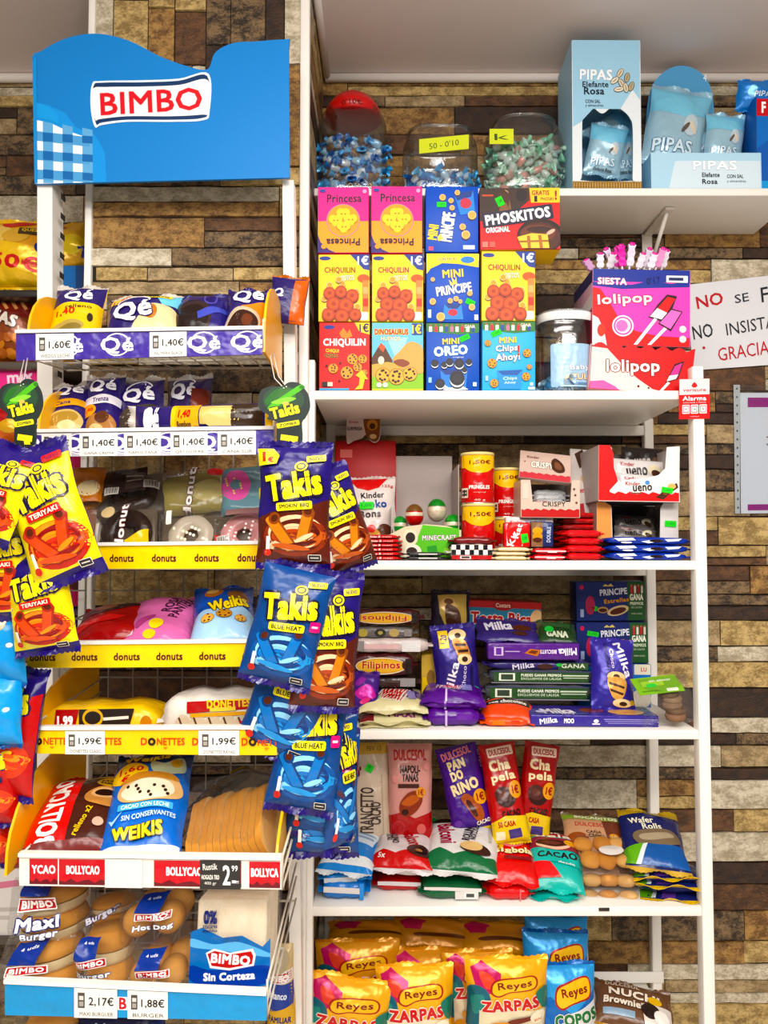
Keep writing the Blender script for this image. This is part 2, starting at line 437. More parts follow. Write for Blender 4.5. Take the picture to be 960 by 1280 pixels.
# ------------------------------------------------------------------ the room
WALL, PIL, CEIL = 1.92, 1.53, 2.69
YF, YB = 1.55, 1.885                                   # front and rear posts of the white bookcase
def stone(name, c1, c2, sc=20.0, rough=0.42):
    m = bpy.data.materials.new(name); m.use_nodes = True; nt = m.node_tree; b = nt.nodes['Principled BSDF']
    tc = nt.nodes.new('ShaderNodeTexCoord'); mp = nt.nodes.new('ShaderNodeMapping'); mp.inputs['Scale'].default_value = (sc, sc, sc * 1.5)
    n1 = nt.nodes.new('ShaderNodeTexNoise'); n1.inputs['Scale'].default_value = 1.6; n1.inputs['Detail'].default_value = 9; n1.inputs['Roughness'].default_value = 0.68
    n2 = nt.nodes.new('ShaderNodeTexNoise'); n2.inputs['Scale'].default_value = 9.0; n2.inputs['Detail'].default_value = 6; n2.inputs['Roughness'].default_value = 0.7
    cr = nt.nodes.new('ShaderNodeValToRGB'); cr.color_ramp.elements[0].position = 0.43; cr.color_ramp.elements[1].position = 0.58
    cr.color_ramp.elements[0].color = lin(c1); cr.color_ramp.elements[1].color = lin(c2)
    ad = nt.nodes.new('ShaderNodeMath'); ad.operation = 'MULTIPLY_ADD'; ad.inputs[1].default_value = 0.42
    sb = nt.nodes.new('ShaderNodeMath'); sb.operation = 'MULTIPLY_ADD'; sb.inputs[1].default_value = 0.72; sb.inputs[2].default_value = -0.07
    bp = nt.nodes.new('ShaderNodeBump'); bp.inputs['Strength'].default_value = 0.75; bp.inputs['Distance'].default_value = 0.008
    L = nt.links.new
    L(tc.outputs['Object'], mp.inputs['Vector']); L(mp.outputs[0], n1.inputs['Vector']); L(mp.outputs[0], n2.inputs['Vector'])
    L(n1.outputs['Fac'], sb.inputs[0]); L(n2.outputs['Fac'], ad.inputs[0]); L(sb.outputs[0], ad.inputs[2]); L(ad.outputs[0], cr.inputs['Fac'])
    L(cr.outputs[0], b.inputs['Base Color']); L(ad.outputs[0], bp.inputs['Height']); L(bp.outputs[0], b.inputs['Normal'])
    b.inputs['Roughness'].default_value = rough; b.inputs['Specular IOR Level'].default_value = 0.45
    return m
ST = [stone('stone_tan', '#6f5030', '#b3915f'), stone('stone_brown', '#4a3220', '#77563a'), stone('stone_umber', '#2c1d13', '#4a3322'),
      stone('stone_pale', '#aa9f88', '#dfd6c2', 16), stone('stone_sand', '#927a50', '#d2ba88'), stone('stone_mottled', '#34281e', '#917a5c', 24), stone('stone_grey', '#8a7758', '#c0ab88')]
STW = [4, 3, 3, 6, 5, 5, 3]
GAP = mat('#2a1e15', 'matte')
def slabs(mb, x0, x1, z0, z1, put_, seed, vertical=None):
    r = random.Random(seed); z = z0; last = None
    while z < z1 - 0.005:
        h = min(r.choice([0.03, 0.04, 0.052, 0.056, 0.066, 0.074]), z1 - z); x = x0 - r.uniform(0, 0.2)
        while x < x1:
            l = r.uniform(0.10, 0.46) if r.random() < 0.75 else r.uniform(0.4, 0.62)
            k = r.choices(range(7), STW)[0]
            while k == last: k = r.choices(range(7), STW)[0]
            last = k
            a, b_ = max(x, x0), min(x + l, x1)
            if b_ - a > 0.012:
                g = 0.0012; e = r.uniform(0.002, 0.007)
                if h > 0.045 and r.random() < 0.3:
                    hm = h * r.uniform(0.4, 0.6); put_(mb, a + g, b_ - g, z + g, z + hm - g, e, ST[k], r); put_(mb, a + g, b_ - g, z + hm + g, z + h - g, e * 0.6, ST[(k + 3) % 7], r)
                else: put_(mb, a + g, b_ - g, z + g, z + h - g, e, ST[k], r)
            x += l
        z += h
def slab_y(Yw):
    def f(mb, a, b_, c, d, e, m, r):                    # a slab of stone facing the camera, edges slightly uneven
        n = max(2, int((b_ - a) / 0.03)); vs = []
        top = [d - r.uniform(0, 0.0022) for _ in range(n + 1)]; bot = [c + r.uniform(0, 0.0022) for _ in range(n + 1)]
        for i in range(n + 1):
            x = a + (b_ - a) * i / n
            vs += [(x, Yw - e, bot[i]), (x, Yw - e, top[i]), (x, Yw, top[i] + 0.001), (x, Yw, bot[i] - 0.001)]
        fs = []
        for i in range(n):
            p, q = 4 * i, 4 * i + 4
            fs += [(p, q, q + 1, p + 1), (p + 1, q + 1, q + 2, p + 2), (p + 3, q + 3, q, p)]
        fs += [(0, 1, 2, 3), (4 * n + 3, 4 * n + 2, 4 * n + 1, 4 * n)]
        mb.add(vs, fs, m)
    return f
XL, XR = -1.75, 1.55
mb = MB(); mb.box((XL, WALL, 0), (XR, WALL + 0.1, CEIL), GAP)
slabs(mb, XL, XR, 0.06, CEIL - 0.004, slab_y(WALL), 11)
tag(mb.build('wall_back'), kind='structure')
# pillar that the sweets stand leans against: front face and its side towards the bookcase
pxl, pxr = P(107, 640, PIL).x, P(379, 640, PIL).x
mb = MB(); mb.box((pxl, PIL, 0), (pxr, WALL, CEIL), GAP)
slabs(mb, pxl + 0.002, pxr - 0.006, 0.06, CEIL - 0.45, slab_y(PIL), 5)
def tall(mb_, a, b_, c, d, e, m, r): slab_y(PIL)(mb_, pxl + 0.002 + (c - 0), pxl + 0.002 + (d - 0), CEIL - 0.45 + a, CEIL - 0.45 + b_, e, m, r)
slabs(mb, 0, 0.42, 0, pxr - 0.008 - pxl, tall, 8)
def side(mb_, a, b_, c, d, e, m, r):
    mb_.add([(pxr, a, c), (pxr + e, a, c), (pxr + e, a, d), (pxr, a, d), (pxr, b_, c), (pxr + e, b_, c), (pxr + e, b_, d), (pxr, b_, d)],
            [(1, 5, 6, 2), (0, 1, 2, 3), (4, 7, 6, 5), (3, 2, 6, 7), (0, 4, 5, 1)], m)
slabs(mb, PIL + 0.004, WALL - 0.004, 0.35, CEIL - 0.004, side, 21)
tag(mb.build('wall_pillar'), kind='structure')
WHITE = mat('#f2efe9', 'paint'); 
mb = MB(); mb.rbox((pxl - 0.008, PIL - 0.012, 0), (pxl + 0.006, PIL + 0.012, CEIL), WHITE, 0.002)
tag(mb.build('trim_1'), kind='structure')
mb = MB(); mb.rbox((pxr - 0.010, PIL - 0.012, 0), (pxr + 0.010, PIL + 0.012, CEIL), WHITE, 0.003)
tag(mb.build('trim_2'), kind='structure')
mb = MB(); mb.box((-3.6, -3.4, CEIL), (3.6, WALL + 0.1, CEIL + 0.08), mat('#e6dcd8', 'matte')); tag(mb.build('ceiling'), kind='structure')
mb = MB(); mb.box((-3.6, -3.4, -0.08), (3.6, WALL + 0.1, 0), mat('#ddd5ca', 'card')); tag(mb.build('floor'), kind='structure')
mb = MB(); mb.tube([(pxr + 0.012, WALL - 0.012, CEIL - 0.012), (XR, WALL - 0.012, CEIL - 0.012)], 0.012, mat('#e9e2dc', 'matte'), 6)
tag(mb.build('trim_3'), kind='structure')
mb = MB(); mb.tube([(XL, WALL - 0.012, CEIL - 0.012), (pxl - 0.012, WALL - 0.012, CEIL - 0.012)], 0.012, mat('#e9e2dc', 'matte'), 6)
tag(mb.build('trim_4'), kind='structure')
mb = MB(); mb.tube([(pxr + 0.016, y, CEIL - 0.012) for y in (PIL, 1.7, WALL - 0.02)], 0.010, mat('#e9e2dc', 'matte'), 6)
tag(mb.build('trim_5'), kind='structure')
# thin white cable that runs down out of the ceiling corner
mb = MB(); mb.tube([P(386, -30, 1.6), P(390, 20, 1.7), P(402, 62, 1.84), P(420, 80, 1.885), P(450, 84, 1.895), P(560, 80, 1.9), P(700, 76, 1.9)], 0.0035, mat('#efe8e2', 'plastic'), 6)
tag(mb.build('cable'), 'thin white cable running along the edge where the ceiling meets stone wall', 'cable')
# ------------------------------------------------------------------ white bookcase
def wchild(o, root, loc): o.parent = root; o.matrix_parent_inverse = Matrix.Translation(Vector(loc)).inverted(); return o
loc = (0.26, 1.72, 0)
root = tag(empty('shelving_unit', Matrix.Translation(loc)), 'open white bookcase with five visible boards packed with sweets and biscuits', 'shelving unit')
xl, xr = P(386, 640, YF).x, P(875, 640, YF).x
zt = {k: PZ_ for k, PZ_ in (('B', P(630, 488, YF).z), ('C', P(630, 701, YF).z), ('D', P(630, 913, YF).z), ('E', P(630, 1134, YF).z), ('F', P(630, 1352, YF).z))}
SHELF.update({k: z + 0.0008 for k, z in zt.items()})
pw = 0.0235
for x, y, t in ((xl, YF, 450), (xr, YF, 458), (P(413, 640, YB).x, YB, 486), (P(813, 640, YB).x, YB, 486)):
    mb = MB(); mb.rbox((x - pw / 2, y - (0.004 if y < 1.7 else 0), 0), (x + pw / 2, y + 0.026, P(630, t, y).z if y < 1.7 else zt['B'] - 0.002), WHITE, 0.0025)
    wchild(mb.build('post'), root, loc)
for k, z in zt.items():
    mb = MB(); mb.rbox((xl + pw / 2 - 0.001, YF + 0.001, z - 0.019), (xr - pw / 2 + 0.001, YB + 0.02, z), WHITE, 0.002); wchild(mb.build('shelf_board'), root, loc)
    mb = MB(); mb.rbox((P(413, 640, YB).x, YB + 0.004, z - 0.045), (P(813, 640, YB).x, YB + 0.018, z - 0.0195), WHITE, 0.002); wchild(mb.build('rear_rail'), root, loc)
mb = MB(); mb.rbox((P(690, 640, YB).x, YB - 0.004, P(700, 1228, YB).z), (P(820, 640, YB).x, YB + 0.0, P(700, 1214, YB).z), WHITE, 0.002); wchild(mb.build('rear_rail'), root, loc)
# wall shelf above
YA = 1.695
za = P(700, 235, YA).z; SHELF['A'] = za + 0.0008
loc = (0.45, 1.8, za)
root = tag(empty('wall_shelf', Matrix.Translation(loc)), 'long white wall shelf on metal brackets carrying the sweet jars and blue cartons', 'shelf')
mb = MB(); mb.rbox((P(388, 640, YA).x, YA, za - 0.018), (P(1010, 640, YA).x, WALL - 0.008, za), WHITE, 0.002); wchild(mb.build('shelf_board'), root, loc)
def bracket(px):
    mb = MB(); x = P(px, 640, WALL).x; m = mat('#dcd6cd', 'paint')
    mb.rbox((x - 0.013, WALL - 0.014, za - 0.15), (x + 0.013, WALL - 0.008, za - 0.019), m, 0.001)
    mb.rbox((x - 0.011, WALL - 0.17, za - 0.0255), (x + 0.011, WALL - 0.014, za - 0.0195), m, 0.001)
    mb.tube([(x, WALL - 0.013, za - 0.13), (x, WALL - 0.15, za - 0.024)], 0.005, m, 8)
    wchild(mb.build('bracket'), root, loc)
    s = MB(); s.tube([(x, WALL - 0.0145, za - 0.12), (x, WALL - 0.0165, za - 0.12)], 0.004, mat('#8d8982', 'metal'), 10); wchild(s.build('screw'), root, loc)
bracket(812); bracket(455)
# ------------------------------------------------------------------ wire sweets stand
loc = (-0.4, 1.4, 0)
stand = tag(empty('display_stand', Matrix.Translation(loc)), 'tall white wire snack stand with blue header board and seven sloping trays', 'display stand')
def srod(px, pb, Y, wd, dp):
    a, b_ = P(px, 225, Y), P(pb, 1300, Y); b2 = a + (b_ - a) * (a.z / (a.z - b_.z))
    mb = MB(); vs = []
    for p in (b2, a): vs += [(p.x - wd / 2, Y, p.z), (p.x + wd / 2, Y, p.z), (p.x + wd / 2, Y + dp, p.z), (p.x - wd / 2, Y + dp, p.z)]
    mb.add(vs, [(0, 1, 5, 4), (1, 2, 6, 5), (2, 3, 7, 6), (3, 0, 4, 7), (4, 5, 6, 7), (3, 2, 1, 0)], WHITE)
    wchild(mb.build('post'), stand, loc)
srod(56, 56, 1.452, 0.030, 0.05); srod(360, 370, 1.445, 0.022, 0.04)
# peg holes down the left post
mb = MB()
for k in range(26):
    z = P(60, 240, 1.46).z - k * 0.04; x = P(56, 640, 1.452).x + 0.0152
    mb.box((x, 1.462, z - 0.012), (x + 0.0006, 1.482, z), mat('#3a342c', 'matte'))
wchild(mb.build('slotted_strip'), stand, loc)
# blue header board with its wavy top
def Yh(px): return 1.443 - 0.022 * (px - 40) / 322
def H_(x, y): return P(x, y, Yh(x))
BL = '#1583c4'
top = spline([(40, 75), (52, 64), (78, 50), (105, 43), (132, 43), (165, 52), (200, 70), (232, 82), (260, 87), (270, 66), (292, 54), (320, 52), (343, 50), (360, 50)], 5)[:-5]
poly = [(x, y) for x, y in top] + [(361, 60), (362, 222), (42, 230), (40, 80)]
q = [P(40, 40, Yh(40)), P(362, 34, Yh(362)), P(362, 222, Yh(362)), P(42, 230, Yh(42))]
def hp(x, y):                                           # picture column/row -> per cent of the board
    u = (x - 40.5) / 321.5 * 100; yt = 40 - 6 * u / 100; yb = 230 - 8 * u / 100
    return (max(0, min(100, u)), max(0, (y - yt) / (yb - yt) * 100))
def hT(s, x, y, w, h, c, **k): u, v = hp(x, y); return T(s, u, v, w / 3.215, h / 1.89, c, **k)
els = [G([hp(*p) for p in ((41, 128), (60, 132), (82, 142), (95, 160), (118, 168), (131, 190), (133, 228), (42, 230))], '#2f95d6', 0),
       G([hp(*p) for p in ((42, 150), (62, 154), (84, 164), (108, 172), (112, 188), (113, 228), (42, 230))], '#eef4f8')]
for k in range(3): els.append(G([hp(*p) for p in ((42 + k * 25 + 11, 152 + k * 4), (42 + k * 25 + 24, 155 + k * 4), (42 + k * 25 + 24, 229), (42 + k * 25 + 11, 229))], '#6fa9d3'))
for k in range(3): els.append(G([hp(*p) for p in ((42, 164 + k * 24), (112, 172 + k * 22), (112, 184 + k * 22), (42, 176 + k * 24))], '#5f9fce'))
for k in range(3):
    for j in range(3): els.append(G([hp(*p) for p in ((53 + k * 25, 166 + j * 23 + k * 2), (66 + k * 25, 167 + j * 23 + k * 2), (66 + k * 25, 178 + j * 23 + k), (53 + k * 25, 177 + j * 23 + k))], '#1c6ca8'))
els += [G([hp(*p) for p in ((41, 128), (60, 133), (72, 143), (74, 156), (62, 151), (42, 147))], '#3d9ddb', 0),
        G([hp(*p) for p in ((116, 106), (128, 102), (180, 101), (225, 99), (262, 93), (263, 140), (255, 151), (215, 153), (160, 153), (128, 157), (119, 159), (114, 135))], '#e8f3fa', 1),
        G([hp(*p) for p in ((118, 108), (130, 104), (180, 103.5), (225, 101.5), (260, 95.5), (261, 139), (253, 148.5), (214, 150.5), (160, 150.5), (128, 154), (121, 156), (116.5, 134))], '#173a63', 1),
        G([hp(*p) for p in ((117, 112), (135, 109.5), (180, 109), (225, 107), (261, 101), (261.5, 140), (252, 144), (214, 146), (160, 146), (126, 149.5), (120, 151), (116, 134))], '#f4f6f6', 1),
        hT('BIMBO', 190, 127.5, 128, 29, '#cf2f3f', rot=2.2, b=0.045, o='#f7dcdc', ow=0.03), 
        G([hp(*p) for p in ((41, 76), (46, 72), (46, 229), (42, 230))], '#2a90cc')]
o = sheet('header_board', els, BL, q, 0.006, 'card', stand, [hp(*p) for p in poly]); wchild(o, stand, loc)
# trays: front-left, front-right corners of the label rail in the picture, its two heights, depths
GRN = WHITE
def rail(name, px0, px1, y0, y1, h0, h1, Y0, Y1, els, base, tags, back_y=None, rise=0.06, lip='#f1eee8', wire=True, drop=0.75):
    """One tray of the stand: label rail, paper tickets on it, and the wire basket behind."""
    tl, tr = P(px0, y0, Y0), P(px1, y1, Y1); bl, br = P(px0, y0 + h0, Y0), P(px1, y1 + h1, Y1)
    f = sheet(name, els, base, [tl, tr, br, bl], 0.003, 'film', stand); wchild(f, stand, loc)
    mb = MB(); up = Vector((0, 0, 0.0055)); ou = Vector((0, -0.004, 0)); iy = Vector((0, 0.008, 0))
    vs = [tl + ou, tr + ou, tr + iy, tl + iy]; vs = vs + [v + up for v in vs]
    mb.add(vs, [(0, 1, 5, 4), (1, 2, 6, 5), (2, 3, 7, 6), (3, 0, 4, 7), (4, 5, 6, 7), (3, 2, 1, 0)], mat(lip, 'plastic'))
    wchild(mb.build('rail_lip'), stand, loc)
    if wire:
        mb = MB(); m = mat('#cfc8bb', 'paint'); Yb = 1.44
        fl, fr = tl * (1 - drop) + bl * drop + Vector((0, 0.006, 0)), tr * (1 - drop) + br * drop + Vector((0, 0.006, 0))
        kl, kr = Vector((fl.x, Yb, fl.z + rise)), Vector((fr.x, Yb - 0.01, fr.z + rise))
        for k in range(13):
            t = k / 12; a, b_ = fl.lerp(fr, t), kl.lerp(kr, t); mb.tube([a, b_], 0.0015, m, 6)
        for t in (0.02, 0.5, 0.97): mb.tube([fl.lerp(kl, t), fr.lerp(kr, t)], 0.002, m, 6)
        for a, b_ in ((fl, kl), (fr, kr)):
            for q_ in (0.02, 0.045): mb.tube([a + Vector((0, 0, q_)), b_ + Vector((0, 0, q_ + 0.02))], 0.0018, m, 6)
            mb.tube([a, a + Vector((0, 0, 0.05))], 0.0018, m, 6)
        wchild(mb.build('wire_lattice_tray'), stand, loc)
    # tickets: (centre column, width, text, caption, colour)
    for tg in tags:
        c, w, s, cap = tg[:4]
        t0, t1 = (c - w / 2 - px0) / (px1 - px0), (c + w / 2 - px0) / (px1 - px0)
        oo = Vector((0, -0.0022, 0)); e = 0.0006
        q_ = [tl.lerp(tr, t0) + oo, tl.lerp(tr, t1) + oo, bl.lerp(br, t1) + oo, bl.lerp(br, t0) + oo]
        q_[0] = q_[0] - Vector((0, 0, 0.002)); q_[1] = q_[1] - Vector((0, 0, 0.002))
        if s is None: o_ = sheet('price_ticket', [], cap, q_, 0.0006, 'paper', stand)
        elif s == 'D':
            o_ = sheet('price_ticket', [T('Rustik', 25, 22, 36, 22, '#f0eee6', 4), T('HOGAZA TRD', 26, 58, 44, 16, '#f0eee6', b=0.04), T('400 gr', 26, 80, 30, 14, '#f0eee6'), T('2', 66, 50, 20, 70, '#ffffff', b=0.04), T('99', 86, 26, 15, 20, '#fff'), T('PVP', 88, 72, 7, 26, '#fff', 90)], '#3a3836', q_, 0.0006, 'paper', stand)
        else: o_ = sheet('price_ticket', [T(s, 63, 44, 58, 34, '#1b1a1c', 0, 0.035), T(cap, 52, 86, 78, 13, '#6b6660', 0, 0.0), R(17, 40, 16, 52, '#56524e', 0.1), R(17, 32, 10, 14, '#d9d6cf'), R(17, 52, 10, 16, '#a9a49c'), R(17, 12, 8, 4, '#e9e6df')], '#efece6', q_, 0.0006, 'paper', stand)
        o_.parent = f; o_.matrix_parent_inverse = Matrix.Identity(4)
    return f
def qe(c, o='#f3f1f6'):
    return [E(c, 48, 5.4, '#f3f1f6', 44), E(c, 48, 4.9, '#4b3a8f', 39), T('Q\u00e9', c, 52, 13.5, 66, '#f6f4fa', 0, 0.05)]
PUR = '#4b3a97'
rail('label_rail', 20, 328, 417, 412, 34, 31, 1.235, 1.21, qe(21) + qe(41.5) + qe(76.6) + qe(94), PUR, [(70, 48, '1,60\u20ac', 'WEDGS LECHE'), (212, 46, '1,40\u20ac', 'PALMERA BLACK')], rise=0.02)
rail('label_rail', 38, 342, 541, 537, 30, 31, 1.222, 1.197, [e for c in (3, 20.5, 38.5, 57.5, 75.5) for e in qe(c)] + [R(98, 50, 10, 100, PUR)], '#cfcad6', [(72, 38, '1,40\u20ac', 'DALMATA'), (125, 48, '1,40\u20ac', 'CA\u00d1A CREMA'), (180, 46, '1,40\u20ac', 'NAPOLITANA'), (238, 46, '1,40\u20ac', 'QE! GOFRE'), (297, 47, '1,40\u20ac', 'CANA SUR')], rise=0.02)
def don(n, x0, st): return [T('donuts', x0 + k * st, 54, 11, 34, '#5a2322', 0, 0.06) for k in range(n)]
rail('label_rail', 60, 338, 683, 680, 28, 31, 1.203, 1.178, don(6, 14.5, 19.1)[:5], '#f2d21c', [], rise=0.0, drop=1.0)
rail('label_rail', 34, 335, 806, 803, 29, 30, 1.183, 1.158, don(6, 6.5, 17.7)[:6], '#f2d21c', [], rise=0.0, drop=1.0)
def dont(c): return [T('D', c - 5.8, 48, 2.6, 30, '#c8571c', 0, 0.06), E(c - 2.6, 49, 1.6, '#35231a'), E(c - 2.6, 49, 0.6, '#e8b23c'), T('NETTES', c + 5.2, 48, 11.5, 30, '#c8571c', 0, 0.06), G([(c + 2, 70), (c + 4, 70), (c + 3, 80)], '#e08a2a')]
rail('label_rail', 41, 346, 912, 911, 30, 33, 1.165, 1.14, [e for c in (5, 26, 52, 73, 93) for e in dont(c)], '#f3cd2a', [(108, 50, '1,99\u20ac', 'DONETTES CLASIC'), (275, 50, '1,99\u20ac', 'DONETTES RAYAD')], rise=0.0, drop=1.0)
def bol(x0, x1, s, w=0.7): 
    c = (x0 + x1) / 2; n = 8
    wv = [(x0 + (x1 - x0) * i / n, 80 + 7 * math.sin(i * 2.4)) for i in range(n + 1)]
    return [R(c, 50, x1 - x0, 84, '#c21f3a')] + [G(wv + [(x1, 94), (x0, 94)], '#6e1526')] + ([T(s, c, 44, (x1 - x0) * w, 30, '#fff', 0, 0.07)] if s else [])
rail('label_rail', 24, 352, 1070, 1074, 37, 38, 1.105, 1.08, bol(4, 15, 'YCAO', .85) + bol(15.5, 34, 'BOLLYCAO') + bol(52, 75, 'BOLLYCAO', .6) + bol(72, 85, '') + bol(88, 99.5, 'BOLLYCA', .9), '#e9e4dd', [(157, 47, None, '#e4e2de'), (277, 50, 'D', '')], rise=0.0, drop=1.05)
rail('label_rail', 6, 333, 1228, 1243, 41, 33, 1.10, 1.075, [R(46, 52, 5, 44, '#e9eef3'), T('BI', 46.3, 52, 4.2, 40, '#c22b3b', 0, 0.07)], '#2f96c9', [(122, 54, '2,17\u20ac', 'MAXI BURGUER'), (187, 50, '1,88\u20ac', 'BURGER')], rise=0.0, drop=0.9)
# back mesh of the stand
mb = MB(); m = mat('#8d877c', 'paint'); X0, X1 = P(78, 640, 1.475).x, P(352, 640, 1.475).x
zs0, zs1 = P(200, 1330, 1.475).z, P(200, 560, 1.475).z
for k in range(10): x = X0 + (X1 - X0) * k / 9; mb.tube([(x, 1.475, zs0), (x, 1.475, zs1)], 0.0016, m, 6)
for k in range(22): z = zs0 + (zs1 - zs0) * k / 21; mb.tube([(X0, 1.478, z), (X1, 1.478, z)], 0.0016, m, 6)
wchild(mb.build('wire_mesh_back'), stand, loc)
mb = MB(); x = P(114, 640, 1.47).x; mb.rbox((x - 0.005, 1.466, zs0), (x + 0.005, 1.488, P(100, 560, 1.47).z), WHITE, 0.002); wchild(mb.build('upright'), stand, loc)
# curved yellow side panels
def cheek(x, prof, thick=0.004):
    """prof: (Y, z) outline in a plane across the stand."""
    n = len(prof); mb = MB(); m = mat('#f0bd12', 'plastic')
    A = [(x, y, z) for y, z in prof]; B = [(x + thick, y, z) for y, z in prof]
    tri = tessellate_polygon([[Vector((y, z, 0)) for y, z in prof]])
    mb.add(A, tri, m); mb.add(B, [t[::-1] for t in tri], m); mb.add(A + B, [(i, i + n, (i + 1) % n + n, (i + 1) % n) for i in range(n)], m)
    wchild(mb.build('side_panel'), stand, loc)
def zz(y, Y): return P(200, y, Y).z
def cheek_px(x, ytop, ybot, Y0, Y1, ytopf=None):
    zb, zt_ = zz(ybot, Y0), zz(ytop, (Y0 + Y1) / 2)
    d_, h_ = Y1 - Y0, zt_ - zb
    pr = [(Y0, zb), (Y1, zb), (Y1, zb + h_ * .9)] + [(Y0 + d_ * a, zb + h_ * b_) for a, b_ in ((.86, .97), (.7, 1.0), (.52, .985), (.36, .92), (.22, .8), (.11, .62), (.04, .42), (.01, .25))]
    return cheek(x, pr)
cheek_px(P(27, 640, 1.235).x, 371, 425, 1.24, 1.42); cheek_px(P(326, 640, 1.21).x, 360, 440, 1.215, 1.42)
cheek_px(P(42, 640, 1.222).x, 488, 545, 1.228, 1.42); cheek_px(P(338, 640, 1.2).x, 492, 560, 1.21, 1.42)
cheek_px(P(44, 640, 1.165).x, 836, 925, 1.172, 1.43)
cheek_px(P(12, 640, 1.105).x, 940, 1095, 1.112, 1.40); cheek_px(P(345, 640, 1.08).x, 975, 1090, 1.09, 1.40)
# ------------------------------------------------------------------ shared print motifs
def cookie(cx, cy, r, c='#c98d45', chip='#4a2412', n=5, seed=1):
    q = random.Random(seed); out = [E(cx, cy, r, '#8f5a24'), E(cx, cy, r * 0.93, c)]
    for i in range(n):
        t = i * 2.4; out.append(E(cx + r * 0.62 * math.cos(t) * (0.4 + 0.6 * q.random()), cy + r * 0.5 * math.sin(t), r * 0.17, chip))
    return out
def oreo(cx, cy, r): return [E(cx, cy + r * 0.35, r, '#15131a'), E(cx, cy + r * 0.2, r * 0.98, '#eef2f5'), E(cx, cy, r, '#1d1a22'), E(cx, cy, r * 0.62, '#2d2934')]
def biscuit(cx, cy, r, c='#d9ab66'): return [E(cx, cy + r * 0.22, r, '#7d4b22'), E(cx, cy, r, '#efd19b'), E(cx, cy, r * 0.82, c)]
def euro(s, cx, cy, w, h, c='#fff', rot=0, **k): return T(s, cx, cy, w, h, c, rot, 0.05, **k)
def princesa():
    out = [R(50, 26, 99, 52, '#e2218f'), G([(0, 72), (6, 84), (22, 95), (36, 100), (0, 100)], '#3b2a78')]
    out += [T('Princesa', 52, 17, 68, 13, '#2b0f33', 1, 0.045), E(50, 51, 33, '#f08aa0'), E(50, 51, 31.5, '#f3a524')]
    for x, y in ((50, 41), (35, 51), (64, 50), (51, 61)):
        out += [E(x - 5, y - 1, 9.5, '#c97b12'), E(x + 5, y - 1, 9.5, '#c97b12'), E(x - 5, y - 2, 8.6, '#fbd24f'), E(x + 5, y - 2, 8.6, '#fbd24f'), E(x, y + 3, 8, '#fbd24f'), E(x - 3, y, 1.6, '#b86a10'), E(x + 4, y, 1.6, '#b86a10')]
    return out + [T('Princesa', 50, 84, 66, 11, '#2b0f33', 181, 0.045), E(12, 91, 5, '#e9a13a'), E(10, 6, 6, '#3a4c9c', 2.4), E(92, 7, 4, '#f6a6d0')]
def ositos():
    out = [G([(62, 0), (100, 0), (100, 24), (88, 22)], '#23408f'), T('1\u20ac', 87, 9, 22, 14, '#fff', 0, 0.06), E(13, 6, 11, '#23408f', 3)]
    out += [T('CHIQUILIN', 42, 24, 60, 10, '#9c3a1c', 0, 0.05), T('OSITOS', 56, 35, 28, 8, '#fff2d0', 3, 0.06, '#e08f2a', .06), E(88, 36, 12, '#f06a2a', 6), R(92, 62, 12, 46, '#ef8f5a'), R(92, 54, 10, 10, '#f6b27a'), R(92, 72, 10, 12, '#d84a35'), R(88, 92, 18, 12, '#f3efe6', .5)]
    for i, (x, y) in enumerate(((22, 46), (47, 44), (74, 56), (12, 66), (14, 84), (76, 78), (40, 38))): out += biscuit(x, y, 6.2, '#e9a24a')
    for x, y, r in ((22, 58, 12), (66, 62, 13), (44, 56, 12), (30, 74, 14), (54, 76, 15), (20, 90, 13), (72, 90, 12), (46, 92, 14)): out += [E(x, y + 2, r, '#6d2412'), E(x, y, r, '#b04a24'), E(x, y, r * .78, '#c0602f'), E(x, y, r * .3, '#a8441f')]
    return out
def mini_principe():
    out = [R(50, 5, 99, 11, '#f2d84a'), G([(0, 0), (0, 30), (8, 22), (30, 14), (60, 15), (99, 20), (99, 0)], '#f4dc5a', 0), E(78, 9, 13, '#2b82c9', 5), T('CON PACKS', 40, 8, 36, 4, '#2a4f9a', 3)]
    out += [T('MINI', 50, 29, 40, 12, '#f6d83a', 4, 0.07, '#0d3f8a', .04), T('PRINCIPE', 52, 52, 68, 14, '#fff', 9, 0.06, '#0d3f8a', .04), G([(42, 38), (50, 44), (47, 34), (54, 40), (56, 33), (58, 44), (46, 47)], '#f3dc7a')]
    out += [G([(34, 74), (66, 74), (70, 96), (30, 96)], '#2f86d6'), G([(34, 74), (66, 74), (58, 81), (42, 80)], '#123f86'), E(50, 86, 9, '#c23a4a', 5)]
    for x, y, r in ((12, 38, 4), (12, 70, 6), (27, 92, 8), (82, 58, 5), (86, 78, 6), (45, 69, 5), (56, 66, 5), (64, 70, 4)): out += biscuit(x, y, r)
    return out + [R(6, 88, 6, 12, '#cfe2f5'), R(94, 93, 7, 8, '#e8eef4')]
def principe_turned():
    out = [T('MINI', 14, 70, 30, 15, '#f6d83a', 82, 0.07, '#0d3f8a', .04), T('PRINCIPE', 41, 62, 92 * 0.62, 20, '#fff', 82, 0.06, '#0d3f8a', .04), G([(54, 12), (90, 6), (94, 40), (66, 44)], '#2f86d6'), G([(54, 12), (90, 6), (86, 16), (60, 22)], '#123f86'), E(76, 26, 11, '#b93f55', 8)]
    out += [G([(22, 78), (28, 72), (34, 80), (24, 84)], '#f3dc7a'), R(10, 95, 9, 6, '#d2577a'), R(82, 93, 22, 6, '#d9e6f3')]
    for x, y, r in ((32, 17, 6), (48, 22, 5), (50, 33, 5), (88, 44, 8), (70, 62, 6), (76, 74, 8), (60, 10, 5)): out += biscuit(x, y, r)
    return out
